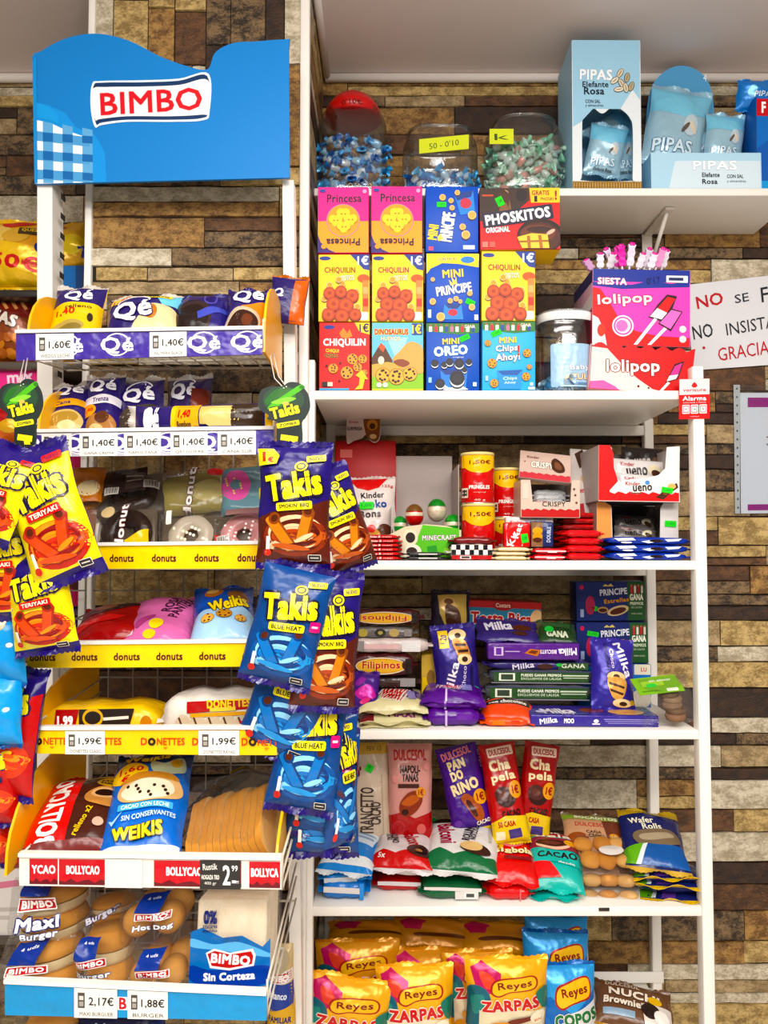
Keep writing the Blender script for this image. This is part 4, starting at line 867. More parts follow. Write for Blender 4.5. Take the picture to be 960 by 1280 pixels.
# lollies poking out of the open carton top
def lolly(px0, py0, px1, py1, Y, c, label):
    a_, b_ = P(px0, py0, Y), P(px1, py1, Y + 0.01); d = (b_ - a_); L = d.length; z = d.normalized(); x = Vector((1, 0, 0)); y = z.cross(x).normalized(); x = y.cross(z)
    m = Matrix(((x.x, y.x, z.x, a_.x), (x.y, y.y, z.y, a_.y), (x.z, y.z, z.z, a_.z), (0, 0, 0, 1)))
    root = tag(empty('wrapped_lolly', m), label, 'lolly', 'wrapped lollies in the pink carton')
    mb = MB(); mb.tube([(0, 0, 0), (0, 0, L)], 0.0024, mat('#f2eef2', 'plastic'), 8); mb.build('stick', root)
    mb = MB(); w = 0.0075
    vs = []; n = 5
    for j in range(n + 1):
        z_ = L * (0.2 + 0.78 * j / n); k = w * (0.8 + 0.35 * (j % 2))
        vs += [(-k, -0.003, z_), (k, -0.0045, z_), (k, 0.0035, z_), (-k, 0.004, z_)]
    fs = [(0, 1, 2, 3)[::-1], tuple(4 * n + q for q in (0, 1, 2, 3))]
    for j in range(n): fs += [(4 * j + q, 4 * j + (q + 1) % 4, 4 * j + 4 + (q + 1) % 4, 4 * j + 4 + q) for q in range(4)]
    mb.add(vs, fs, mat(c, 'foil')); mb.build('wrapper', root)
    mb = MB(); mb.rbox((-0.006, -0.0055, L * 0.93), (0.006, 0.0055, L * 1.06), mat('#d63a9a', 'plastic'), 0.002); mb.build('stick_cap', root)
LC = ['#c9a3c8', '#e6e2ee', '#e9e6f2', '#df4fae', '#d83fa6', '#e1dcea', '#ece9f2', '#dcd6e8', '#e9e2ee', '#e4a0cc', '#e9e6f0', '#d9cbe0']
LN = ['first', 'second', 'third', 'fourth', 'fifth', 'sixth', 'seventh', 'eighth', 'ninth', 'tenth', 'eleventh', 'twelfth']
for i, (x0, x1, y1) in enumerate(((742, 732, 326), (750, 750, 318), (760, 766, 318), (768, 772, 310), (778, 776, 308), (786, 790, 306), (796, 804, 318), (804, 812, 312), (811, 818, 318), (818, 829, 312), (826, 833, 314), (774, 757, 312))):
    lolly(x0, 340, x1, y1, 1.60 + 0.025 * (i % 4), LC[i], ('magenta' if i in (3, 4) else 'white') + ' foil lolly, ' + LN[i] + ' counting along the open top of the pink carton')
# ------------------------------------------------------------------ papers and signs
WY = WALL - 0.0105
q = [P(858, 356, WY), P(1020, 338, WY), P(1020, 452, WY), P(866, 463, WY)]
RED, INK = '#b8323a', '#23252c'
o = sheet('handwritten_notice', [T('NO', 17, 21, 21, 15, RED, 6, .045), T('SE', 42, 22, 11, 10, INK, 5, .02), T('FIA', 67, 20, 20, 17, INK, 4, .02), T('NO', 10, 56, 16, 16, INK, 5, .015), T('INSISTA', 48, 54, 39, 14, INK, 5, .0), T('GRACIAS', 44, 82, 46, 15, RED, 4, .0), E(10, 75, 1.2, RED)], '#dfe0e4', q, 0.0006)
tag(o, 'white handwritten notice in red and black marker taped to the stone wall', 'notice')
q = [P(917, 481, WY), P(1010, 483, WY), P(1010, 641, WY), P(919, 642, WY)]
a0 = tuple(q[3])
root = tag(empty('plastic_sleeve', Matrix.Translation(q[3])), 'clear punched plastic sleeve holding a white sheet with magenta bars on the wall', 'plastic sleeve')
inv = Matrix.Translation(q[3]).inverted()
o = sheet('punched_strip', [E(50, 3 + i * 6.6, 14, '#5b5347', 0.9) for i in range(15)], '#d2d4d6', [P(917, 481, WY), P(925, 481, WY), P(926, 642, WY), P(919, 642, WY)], 0.0005, 'film', root); o.matrix_parent_inverse = inv
o = sheet('printed_sheet', [R(54, 8, 84, 8, '#a3238c'), R(54, 95, 84, 5, '#a3238c'), T('T', 47, 39, 12, 5, '#7a2a3a', 0, .05), T('\u2605', 47, 28, 3, 3, '#c9a44a'), TB('', 56, 43, 30, 2, '#7a7480')], '#e9ebf2', [P(925, 491, WY), P(1005, 491, WY), P(1005, 641, WY), P(925, 642, WY)], 0.0005, 'paper', root); o.matrix_parent_inverse = inv
mb = MB(); pts = [p + Vector((0, -0.0012, 0)) for p in q]; mb.add(pts[::-1], [(0, 1, 2, 3)], mat('glass')); o = mb.build('clear_pocket', root); o.matrix_parent_inverse = inv
Ys = YF - 0.006
q = [P(849, 474, Ys), P(887, 473, Ys), P(887, 523, Ys), P(849, 524, Ys)]
els = [R(50, 20, 99, 39, '#d9d6d8'), G([(50, 8), (56, 12), (60, 18), (54, 22), (46, 22), (40, 18), (44, 12)], '#d8203a'), T('verisure', 50, 28, 76, 8, '#b9243c', 0, .04), T('Alarma', 50, 49, 78, 11, '#fff', 0, .07), T('conectada a Policia', 50, 59, 76, 4, '#f6d5d8')]
for k in range(3): els += [R(22 + 28 * k, 76, 24, 22, '#fff', .2), R(22 + 28 * k, 76, 20, 18, '#d8323f', .2), R(22 + 28 * k, 76, 16, 14, '#efe9ea', .2), R(22 + 28 * k, 76, 8, 2, '#6b5a5c', 0, -50 if k == 2 else 0)]
o = sheet('alarm_sign', els + [T('verisure.es', 50, 94, 30, 3, '#f6d5d8')], '#e0202f', q, 0.002, 'card'); tag(o, 'small red and white alarm sign stuck on the bookcase post', 'sign')
# ------------------------------------------------------------------ board C: chocolate bars, crisps in cans, egg tray
m, W, H = frame((457, 'C', 1.80), (457, 551, 1.81), 76)
root = tag(empty('bag_display', m), 'red cardboard display with a white and brown shaped crest behind the sweet bag', 'display')
mb = MB(); mb.rbox((-W / 2, 0, 0), (W / 2, 0.05, H), mat('#b3121d', 'card'), 0.001)
art(mb, [R(18, 11, 20, 7, '#d56a64'), G([(14, 45), (86, 45), (80, 99), (20, 99)], '#a0101a')], W, H, flat, 'card'); mb.build('backing_panel', root)
cr = [(12, 100), (11, 30), (16, 6), (30, 0), (58, 4), (78, 0), (97, 10), (99, 50), (97, 86), (84, 99), (70, 88), (62, 72), (50, 84), (30, 92)]
q = [P(428, 516, 1.795), P(476, 516, 1.795), P(476, 554, 1.795), P(428, 554, 1.795)]
o = sheet('crest', [G([(55, 20), (66, 4), (80, 2), (97, 12), (98, 50), (95, 84), (84, 96), (70, 86), (60, 66)], '#7d4a24', 1), E(78, 40, 14, '#b9823c', 18), E(78, 44, 8, '#4a2412', 10), T('Kinder', 30, 30, 26, 9, '#a33', 0, .04), T('SORPRESA', 32, 52, 40, 12, '#3a2a26', 0, .05), E(80, 78, 9, '#d9b98a', 8)], '#c9b8b4', q, 0.002, 'card', root, spline(cr, 3)); o.matrix_parent_inverse = m.inverted()
bag('sweet_bag', 'pale chocolate bonbon bag with red top standing before the red display', 'sweet bag', [G([(14, 0), (86, 0), (70, 14), (50, 18), (30, 14)], '#c41d26'), T('125g', 86, 12, 20, 5, '#a33', 0, .05), T('Kinder', 58, 24, 44, 8, '#1f1a22', 4, .06), T('Schoko', 52, 36, 64, 11, '#234a8c', 5, .07), T('Bons', 52, 48, 40, 9, '#3a2226', 3, .07), E(20, 72, 14, '#4a2a1c', 9), E(34, 70, 10, '#f0e9dc', 8), E(38, 82, 26, '#f3efe9', 9, 20), E(66, 86, 18, '#f0ece4', 9), E(78, 70, 15, '#5a3422', 10), E(56, 74, 14, '#c79a52', 8), E(72, 90, 14, '#b9823c', 9), E(76, 91, 9, '#4a2412', 5), E(54, 66, 8, '#c23a36', 5)], '#d8cfca', (463, 'C', 1.70), (460, 600, 1.745), 70, 0.05, None, 'film', ('#cfc4c0', None), 0.03, sticker=(46, 38, 26, 9, 0))
# open carton standing on its back with chocolate eggs behind a printed lip
m, W, H = frame((532, 'C', 1.64), (532, 577, 1.64), 86)
root = tag(empty('egg_tray', m), 'open grey carton with a cream and green printed lip holding chocolate eggs', 'egg tray')
mb = MB(); g = mat('#b6aba6', 'card'); D = 0.19; t_ = 0.0016
mb.box((-W / 2, D - t_, 0), (W / 2, D, H * 1.16), g); mb.box((-W / 2, 0.02, 0), (-W / 2 + t_, D - t_, H * .55), g); mb.box((W / 2 - t_, 0.02, 0), (W / 2, D - t_, H * .98), g); mb.box((-W / 2, 0.0, 0), (W / 2, D, t_), g); mb.build('carton_shell', root)
mb = MB(); lip = [(-W * .56, 0), (W * .52, 0), (W * .52, H * .30), (W * .3, H * .345), (0, H * .36), (-W * .3, H * .335), (-W * .56, H * .24)]
mb.extrude([(x, 0.004, z) for x, z in lip], mat('#d9d0b6', 'card'), t_)
art(mb, [G([(46, 2), (99, 12), (99, 99), (40, 99), (34, 60)], '#6cbf3a', 0), T('MINECRAFT', 70, 38, 50, 15, '#e8e4dc', 1, .07, '#3a3a38', .06), E(28, 38, 11, '#e9e0c6', 24), E(28, 38, 7, '#2c1a16', 15), E(30, 78, 14, '#efe8d8', 22), E(30, 78, 8, '#33201a', 13), E(12, 58, 10, '#e4dbc4', 26), R(60, 74, 14, 26, '#3f9a3c', 0, 10), R(84, 80, 16, 24, '#8ed04a', 0, -8), E(90, 66, 7, '#3a3430', 12)], W, H * .36, lambda x, z, off: (x, 0.004 - off, z), 'card'); mb.build('printed_lip', root)
def egg(px, py, Y, r, c1, c2, label, cap='#2f8f3a'):
    root = tag(empty('chocolate_egg', Matrix.Translation(P(px, py, Y))), label, 'chocolate egg', 'eggs in the grey carton')
    mb = MB(); mb.lathe([(max(0.0004, r * math.sin(math.pi * i / 14) * (1 - 0.10 * math.cos(math.pi * i / 14) * -1)), -r * 1.2 * math.cos(math.pi * i / 14)) for i in range(15)], mat(c2, 'foil'), 24, cap=False)
    art(mb, [E(50, 62, 26, c1, 20), E(38, 40, 9, '#3b2a22', 8), E(62, 40, 9, '#3b2a22', 8), R(50, 52, 40, 8, '#e9dfc6', .4, 8)], 2 * r, 2 * r, lambda x, z, off: (x * .95, -math.sqrt(max(1e-8, r * r - (x * .95) ** 2 - ((z - r) / 1.2) ** 2)) - off - 0.0006, (z - r)), 'foil', thr=0.006) if False else None
    mb.build('foil_shell', root)
    mb = MB(); mb.lathe([(r * 1.01 * math.cos(a_), r * 1.2 * (math.sin(a_)) + 0.0004) for a_ in [0.35 + 1.215 * i / 6 for i in range(7)]], mat(cap, 'foil'), 24, cap=False); mb.build('foil_cap', root)
    mb = MB(); mb.lathe([(r * 1.012, -0.002), (r * 1.02, 0.002), (r * 0.99, 0.006)], mat('#e8dcc4', 'foil'), 24, cap=False); mb.build('foil_band', root)
egg(518, 644, 1.70, 0.021, '#c61f2a', '#c61f2a', 'chocolate egg in red foil with brown cap, lying at the tray edge', '#7d5a34')
egg(546, 638, 1.71, 0.022, '#c61f2a', '#d8cdb8', 'chocolate egg in white and red foil with a green pointed cap', '#238a38')
egg(500, 657, 1.72, 0.018, '#2f8f3a', '#2f9a44', 'chocolate egg in plain green foil nearest the sweet bag', '#2f9a44')
egg(566, 656, 1.70, 0.020, '#2f8f3a', '#279a3c', 'chocolate egg in plain green foil nearest the crisp cans', '#279a3c')
# crisp cans
def can(px, yb, yt, w, Y, label):
    a_ = pt((px, yb, Y)); R_ = w / 2 / FPX * Y; H = P(px, yt, Y).z - a_.z
    root = tag(empty('crisp_can', Matrix.Translation(a_)), label, 'crisp can', 'red and yellow crisp cans')
    mb = MB(); mb.lathe([(R_ * .97, 0.0), (R_, 0.002), (R_, H - 0.006)], mat('#c5141f', 'film'), 40)
    art(mb, [G([(0, 0), (100, 0), (100, 26), (86, 26), (70, 34), (50, 38), (30, 34), (14, 26), (0, 26)], '#efc316', 0), T('1,50\u20ac', 52, 15, 50, 10, '#7a2a1a', 0, .07), E(50, 47, 15, '#c5141f', 10), T('PRINGLES', 50, 66, 48, 8, '#f5efe6', 0, .07), T('original', 50, 77, 26, 3, '#f2c9bc'), R(14, 78, 20, 20, '#e8ded2'), R(14, 78, 16, 14, '#4a3a36'), T('40 g', 50, 93, 24, 5, '#f2e4da')], 2 * R_, H - 0.008, lambda x, z, off: ((R_ + off) * math.sin(x / R_ * 1.35), -(R_ + off) * math.cos(x / R_ * 1.35), 0.001 + z), 'film', thr=0.006)
    mb.build('can_body', root)
    mb = MB(); mb.lathe([(R_ * 1.0, H - 0.0065), (R_ * 1.035, H - 0.006), (R_ * 1.035, H - 0.001), (R_ * 1.0, H), (R_ * .9, H - 0.001), (0.0005, H - 0.001)], mat('#e2d49a', 'plastic'), 40, cap=False); mb.build('lid', root)
    mb = MB(); mb.lathe([(R_ * 1.0, 0.0), (R_ * 1.02, 0.001), (R_ * 1.02, 0.0035), (R_ * 1.001, 0.004)], mat('#d9d2c8', 'metal'), 40, cap=False); mb.build('bottom_rim', root)
can(598, 'C', 630, 41, 1.665, 'red crisp can with yellow band, lower one of the two stacked cans')
can(597, 631, 567, 41, 1.665, 'red crisp can with yellow band standing on top of another can')
zc2 = 648
can(633, 'C', 647, 38, 1.745, 'red crisp can mostly hidden behind the small bars, under another can')
can(633, 648, 586, 38, 1.745, 'red crisp can set back beside the stacked pair, against the crispy box')
# thin bars: one builder for flat wrapped bars lying in piles
def bar(label, x0, x1, yb, yt, Y, d, base, els, name='chocolate_bar', cat='chocolate bar', group=None, fin='film', fins='both', yaw=0, sticker=None):
    """Flow wrapped bar lying flat: the long edge faces out, flat fins at both ends."""
    m, W, H = frame(((x0 + x1) / 2, yb, Y), ((x0 + x1) / 2, yt, Y), x1 - x0, yaw)
    mb = MB(); e = min(0.011, W * 0.1)
    n = 14; vs = []; fs = []; k = 12
    sd = hash_(label); r = random.Random(sd)
    ph = r.uniform(0, 6)
    for i in range(n + 1):
        x = -W / 2 + e + (W - 2 * e) * i / n; s = min(1, (i + .6) / 2.2, (n - i + .6) / 2.2)
        for j in range(k):
            t = 2 * math.pi * j / k; c, q = math.cos(t), math.sin(t)
            y = d / 2 - d / 2 * math.copysign(abs(c) ** .35, c) * (0.9 + 0.1 * s)
            z = H / 2 + H / 2 * math.copysign(abs(q) ** .45, q) * (0.45 + 0.55 * s) + H * 0.035 * math.sin(i * 1.3 + ph + j)
            vs.append((x, y, z))
    for i in range(n):
        for j in range(k): fs.append((i * k + j, (i + 1) * k + j, (i + 1) * k + (j + 1) % k, i * k + (j + 1) % k))
    fs += [tuple(range(k))[::-1][::-1], tuple(range(n * k, n * k + k))[::-1]]
    mb.add(vs, fs, mat(base, fin), True)
    art(mb, els, W - 2 * e, H * .92, lambda x, z, off: (x, -0.0006 - off, H * .04 + z), fin)
    o = mb.build(name, None, m); tag(o, label, cat, group)
    for sgn in (-1, 1):
        s = MB(); nn = 9; vs = []
        for i in range(nn + 1):
            y = d * (0.02 + 0.96 * i / nn); w_ = 0.0008 * math.sin(i * 2.2 + ph)
            vs += [(sgn * (W / 2 - e - 0.001), y, H / 2 + w_), (sgn * (W / 2 + (0.001 if i % 2 else 0)), y, H / 2 + w_ * 3)]
        vs2 = [(a, b_, c - 0.0009) for a, b_, c in vs]; N = len(vs)
        f1 = [(2 * i, 2 * i + 1, 2 * i + 3, 2 * i + 2) for i in range(nn)]
        s.add(vs + vs2, f1 + [tuple(q + N for q in f[::-1]) for f in f1] + [(0, N, N + 1, 1), (2 * nn, 2 * nn + 1, N + 2 * nn + 1, N + 2 * nn)] + [(2 * i + 1, N + 2 * i + 1, N + 2 * i + 3, 2 * i + 3) for i in range(nn)], mat(base, fin)); s.build('seal', o)
    stick(o, sticker, W, H, lambda x, z, off: (x, -0.0006 - off + 0.003, z))
    return o
def pile(n, x0, x1, y0, y1, Y, d, base, els, what, where, name='chocolate_bar', cat='chocolate bar', group=None, jx=0, fin='film', yaw=0, cols=None, fan=0):
    """n bars on one another, y0 the top of the pile, y1 its foot."""
    st = ['lowest', 'second from the bottom', 'third from the bottom', 'fourth from the bottom', 'fifth from the bottom', 'sixth from the bottom', 'seventh from the bottom', 'eighth from the bottom']
    hgt = None
    zb = pt(((x0 + x1) / 2, y1, Y)).z; zt_ = P((x0 + x1) / 2, y0, Y).z; hh = (zt_ - zb) / n
    r = random.Random(hash_(what + where))
    for i in range(n):
        xa = x0 + r.uniform(-jx, jx) + fan * i; xb = x1 + r.uniform(-jx, jx) + fan * i
        def row(z): 
            q = ((z - ZC) / Y * CP - SP) / (CP + (z - ZC) / Y * SP); return 640 - q * FPX
        pos = 'topmost' if i == n - 1 and n > 1 else st[i]
        bar(f'{what}, {pos} {where}', xa, xb, row(zb + hh * i), row(zb + hh * (i + .97)), Y + r.uniform(0, .004), d, (cols[i % len(cols)] if cols else base), els, name, cat, group, fin, yaw=yaw + r.uniform(-2, 2) * (1 if jx else 0))
KM = [R(50, 50, 99, 60, '#c4222a'), T('Kinder', 26, 52, 22, 50, '#f0dcd8', 0, .06), T('maxi', 68, 52, 30, 40, '#e8b9b4', 0, .05), R(44, 50, 6, 50, '#e9cfca')]
pile(6, 452, 502, 668, 'C', 1.585, 0.10, '#b8151f', KM, 'thin red chocolate bar', 'before the sweet bag', group='thin red bars', jx=1.5)
pile(2, 503, 562, 690, 'C', 1.575, 0.05, '#1d1a1c', [TB('', 55, 50, 50, 50, '#d8d4d0', 0, .06)], 'black bar with white lettering', 'under the egg tray lip', group='black bars')
CHK = [e for i in range(9) for j in range(2) for e in ([R(5.5 + i * 11, 18 + j * 34, 11, 33, '#171518')] if (i + j) % 2 else [R(5.5 + i * 11, 18 + j * 34, 11, 33, '#ece4df')])] + [R(50, 86, 99, 26, '#b3182a'), R(34, 86, 26, 20, '#efe6e2'), R(34, 86, 20, 14, '#4a3a3a')]
bar('black and white chequered bar lying in front of the stacked crisp cans', 558, 622, 'C', 680, 1.585, 0.05, '#c9c2bd', CHK)
bar('dark red bar lying on the chequered bar', 562, 621, 680, 671, 1.60, 0.05, '#7a1622', [])
pile(3, 617, 664, 684, 'C', 1.575, 0.07, '#e8d9b4', [R(50, 50, 99, 24, '#f2e8cf'), R(50, 82, 99, 16, '#b99a5a')], 'cream wrapped bar', 'under the small red bars', group='cream bars', jx=2)
pile(2, 664, 712, 685, 'C', 1.575, 0.07, '#c2303a', [R(50, 50, 99, 22, '#f0cfd0'), TB('', 55, 70, 30, 20, '#fff')], 'red bar with pink stripe', 'in the pair beside the cream bars', group='pink striped bars', jx=1.5)
# red and blue small packs in front of the crispy tray
def pk(label, x0, x1, y0, y1, Y, d, base, els, name='chocolate_bar', cat='chocolate bar', yt=None, **k): return carton(name, label, cat, els, base, ((x0 + x1) / 2, y1, Y), ((x0 + x1) / 2, y0, yt or Y), x1 - x0, d, None, 'film', r=0.0035, **k)
pk('red bar with white upright lettering and a green sticker, below the white card', 630, 663, 653, 684, 1.61, 0.02, '#c91926', [R(40, 50, 60, 90, '#e9dcda'), G([(14, 6), (70, 2), (66, 96), (20, 98)], '#d4222e', 1), T('Kit', 34, 66, 56, 24, '#fff', 72, .06), T('Kat', 52, 34, 56, 24, '#fff', 72, .06)], sticker=(78, 64, 26, 36, 10))
pk('small blue biscuit pack with a yellow biscuit picture, next to the red bar', 664, 692, 652, 684, 1.61, 0.02, '#27396e', [R(26, 50, 50, 96, '#8a6a4a'), E(28, 36, 22, '#e0a83c', 14), E(28, 58, 22, '#d9a03a', 14), E(28, 72, 20, '#5a2f1c', 10), T('DOUBLE', 78, 50, 70, 16, '#c9d4ea', 88, .05)])
pk('white card strip standing behind the small red bar', 632, 692, 646, 672, 1.635, 0.02, '#d9d4d2', [T('playmobil', 62, 24, 40, 18, '#3a5aa0', 0, .06), T('Kinder', 22, 26, 24, 16, '#b0484a')])
# two fanned piles of red packs
st = ['lowest', 'second', 'third', 'fourth', 'fifth', 'sixth', 'seventh', 'eighth', 'ninth']
pile(8, 692, 748, 640, 'C', 1.66, 0.09, '#b8141f', [R(50, 30, 99, 20, '#d83038'), R(50, 78, 99, 14, '#8c0f18')], 'glossy red bar', 'in the tall leaning pile', group='glossy red bars', jx=3, fan=1.2)
pile(4, 706, 755, 662, 'C', 1.585, 0.06, '#d01824', [R(50, 30, 99, 20, '#e64048'), R(50, 80, 99, 12, '#a01420')], 'bright red bar', 'in the short front pile', group='bright red bars', jx=2)
BLU = [G([(6, 20), (30, 10), (34, 44), (12, 60)], '#e6eef4'), G([(40, 60), (58, 30), (66, 50), (50, 86)], '#dfe8f0'), G([(70, 24), (92, 14), (88, 46), (74, 60)], '#e6eef4'), E(60, 50, 9, '#2a1a16', 22), E(22, 78, 7, '#f0f2f4', 12)]
pile(3, 756, 866, 671, 'C', 1.58, 0.07, '#123a9c', BLU, 'dark blue bar with white splashes', 'at the end of the board', group='blue splashed bars', jx=2)
# crispy tray and the box standing on it
def upbar(label, x0, x1, yb, yt, Y, base, els, group): return bag('chocolate_bar', label, 'chocolate bar', els, base, ((x0 + x1) / 2, yb, Y), ((x0 + x1) / 2, yt, Y + .012), x1 - x0, 0.016, group, 'film', (None, None), boxy=6, pinch=.01)
def open_tray(name, label, x0, x1, ytop, ybot, Y, D, front_h, c, lipels, wallh=1.0, sidec=None, inner='#6b625e', poly=None, r_el=None):
    m, W, H = frame(((x0 + x1) / 2, ybot, Y), ((x0 + x1) / 2, ytop, Y), x1 - x0)
    root = tag(empty(name, m), label, 'display tray'); t_ = 0.0015; s_ = mat(sidec or c, 'card')
    mb = MB(); mb.box((-W / 2, t_, 0), (-W / 2 + t_, D, H * wallh), s_); mb.box((W / 2 - t_, t_, 0), (W / 2, D, H * wallh), s_); mb.box((-W / 2, D, 0), (W / 2, D + t_, H * wallh), mat(inner, 'card')); mb.box((-W / 2, t_, 0), (W / 2, D, t_), mat(inner, 'card')); mb.build('tray_shell', root)
    mb = MB(); pl = poly or [(0, 100), (100, 100), (100, 0), (86, 0), (84, 100 - front_h), (20, 100 - front_h), (16, 0), (0, 0)]
    mb.extrude([((x / 100 - .5) * W, 0, (1 - y / 100) * H) for x, y in pl], mat(c, 'card'), t_)
    art(mb, lipels, W, H, flat, 'card'); mb.build('printed_front', root)
    return root, m, W, H
wavy = lambda y0, y1, c, n=7, x0=1, x1=99: G([(x0 + (x1 - x0) * i / (n * 3), y0 + (2.6 if (i % 3) == 1 else -1.6 if i % 3 == 2 else 0)) for i in range(n * 3 + 1)] + [(x1, y1), (x0, y1)], c)
open_tray('bar_tray', 'pale display tray of crispy bars with red wavy edge on lower shelf board', 651, 725, 600, 647, 1.62, 0.12, 42, '#cfbfb2', [wavy(78, 99, '#b92430'), T('CRISPY', 56, 64, 40, 14, '#4a3428', 0, .06, '#e9dccf', .04), T('Kinder', 36, 56, 20, 6, '#a33'), R(8, 30, 10, 40, '#d8cabd'), E(92, 40, 2, '#6b4a34'), E(90, 24, 2, '#6b4a34'), E(94, 60, 2, '#6b4a34')])
for i, (y0, y1, Y) in enumerate(((612, 618, 1.70), (617, 625, 1.68), (623, 634, 1.65))): bar('slim grey crispy bar in the pale tray, ' + ('rear one', 'middle one', 'front one')[i], 664, 712, y1 + 8, y0, Y, 0.03, '#a9aaac', [T('CRISPY', 50, 40, 50, 36, '#d9d5d0', 0, .05), R(84, 60, 22, 30, '#4a342a')], group='crispy bars in the pale tray')
carton('bar_box', 'pale box of crispy bars tilted back on top of the pale tray', 'bar box', [wavy(78, 99, '#c04a52'), T('CRISPY', 44, 48, 44, 24, '#f2e8df', 0, .07, '#6b4a3c', .06), T('Kinder', 26, 22, 24, 9, '#7a2f2c', 0, .05), G([(62, 30), (70, 18), (84, 36), (88, 62), (76, 70), (64, 58)], '#4a2c1e', 1), G([(68, 34), (74, 32), (82, 46), (80, 58), (70, 54)], '#7a5238', 1), E(10, 40, 1.5, '#8a5a40')], '#cbb5aa', (681, 600, 1.66), (682, 566, 1.70), 64, 0.012, None, side='#b39c91')
# hazelnut bar displays
BU = lambda s: [T('Kinder', 26, 24, 26, 16, '#a8323a', 0, .05), T('ueno', 44, 52, 40, 34, '#2b2320', 8, .06), E(76, 40, 12, '#e6dcc0', 20, 20), E(80, 56, 10, '#4a2a1a', 14, -30), R(50, 92, 99, 12, '#c8c4c2')]
root, m, W, H = open_tray('bar_tray', 'large open white and red display tray of hazelnut bars, topmost', 748, 850, 557, 627, 1.60, 0.16, 33, '#e9e4e1', [wavy(84, 99, '#d8252a'), G([(0, 0), (14, 0), (18, 14), (19, 40), (24, 64), (14, 80), (12, 99), (0, 99)], '#d6361f', 0), T('Kinder', 42, 68, 18, 7, '#a8323a', 0, .05), E(60, 66, 3, '#5a8fc9', 4), T('ueno', 54, 76, 24, 11, '#2b2320', 4, .06), TB('', 46, 85, 14, 3, '#6b5a54'), G([(70, 92), (82, 78), (90, 70), (96, 66), (98, 74), (88, 84), (80, 96)], '#4a2a1a', 0), E(90, 72, 5, '#d6b878', 5), E(82, 84, 3, '#7a4a2c', 4)], 1.0, '#bdb5b2', '#5f5856', [(0, 100), (100, 100), (99, 66), (100, 0), (84, 2), (82, 40), (74, 52), (60, 58), (40, 60), (28, 66), (22, 58), (19, 30), (16, 4), (0, 0)])
mb = MB(); art(mb, [R(84, 79, 14, 10, '#35d04a', .2, -8), T('1,40', 84, 79, 9, 4, '#1c7a2c', -8)], W, H, lambda x, z, o_: (x, -o_ - .002, z), 'paper'); mb.build('price_sticker', root)
upbar('hazelnut bar in white wrapper, upper one showing in the topmost open tray', 765, 832, 607, 575, 1.69, '#d9d5d3', BU(0), 'hazelnut bars')
upbar('hazelnut bar in white wrapper, lower one behind the topmost tray front', 770, 838, 622, 594, 1.655, '#dcd8d6', BU(1), 'hazelnut bars')
upbar('dark hazelnut bar lying across the rear of the topmost open tray', 776, 828, 600, 560, 1.73, '#2c2422', [T('ueno', 50, 50, 40, 30, '#cfc8c2', 6, .05), E(80, 50, 10, '#6b4a34', 20)], 'hazelnut bars')
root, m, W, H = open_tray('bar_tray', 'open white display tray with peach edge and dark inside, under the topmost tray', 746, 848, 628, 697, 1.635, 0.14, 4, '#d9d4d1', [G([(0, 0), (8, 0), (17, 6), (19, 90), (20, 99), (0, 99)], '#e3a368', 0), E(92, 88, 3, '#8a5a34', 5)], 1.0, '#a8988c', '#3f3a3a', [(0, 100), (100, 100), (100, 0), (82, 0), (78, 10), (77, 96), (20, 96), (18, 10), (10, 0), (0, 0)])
mb = MB(); art(mb, [R(90, 38, 14, 11, '#35d04a', .2, -2), T('1,40', 90, 38, 9, 4, '#1c7a2c', -2)], W, H, lambda x, z, o_: (x, -o_ - .002, z), 'paper'); mb.build('price_sticker', root)
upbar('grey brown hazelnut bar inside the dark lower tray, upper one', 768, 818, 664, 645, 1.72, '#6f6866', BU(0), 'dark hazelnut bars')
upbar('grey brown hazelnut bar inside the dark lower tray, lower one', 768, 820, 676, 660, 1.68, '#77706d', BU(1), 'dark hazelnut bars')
carton('bar_box', 'white box with chocolate pattern leaning against the topmost hazelnut tray', 'bar box', [G([(14, 8), (40, 0), (50, 20), (30, 30)], '#4a3024'), G([(60, 40), (80, 20), (92, 50), (80, 88), (70, 60)], '#6b4632'), T('Kinder', 26, 62, 34, 8, '#b0353c', 10, .05), E(40, 44, 8, '#c9a878', 5), E(86, 78, 8, '#5a3a2a', 10), G([(10, 84), (40, 80), (44, 96), (12, 99)], '#b03a3e')], '#cfc8c4', (734, 647, 1.69), (732, 562, 1.76), 40, 0.012, None, side='#b5aeaa')
# ------------------------------------------------------------------ board D: biscuits
def FIL(up=1, c='#c98a4a'):
    r_ = 0 if up else 180; x = 50 if up else 52
    return [E(x - 2, 52, 42, '#d8cdb8', 42), E(x - 2, 52, 40.5, '#d0a040', 36), E(x - 2, 52, 39, '#e0b458', 30), T('Filipinos', x - 2, 52, 62, 48, '#b3161f', r_, .06, '#f1d9a0', .03), E(90 if up else 10, 48, 8, '#a9763c' if not up else '#3b2016'), E(90 if up else 10, 48, 3, '#3b2016'), R(93, 52, 10, 70, '#2a1a18')]
bar('dark biscuit roll with its gold oval label upside down, top of the pile', 430, 531, 782, 762, 1.68, 0.055, '#4a1a1c', FIL(0), 'biscuit_roll', 'biscuit roll', 'biscuit rolls')
bar('grey biscuit roll with round pictures, second from the top of the pile', 432, 522, 798, 784, 1.675, 0.055, '#6b6764', [E(20, 50, 8, '#a89a5a', 40), E(48, 50, 9, '#3a3a36', 40), E(48, 50, 4, '#a89a5a', 18), E(70, 50, 8, '#b3a070', 40), R(6, 50, 8, 70, '#4a4644'), R(92, 50, 12, 70, '#8a8482')], 'biscuit_roll', 'biscuit roll', 'biscuit rolls')
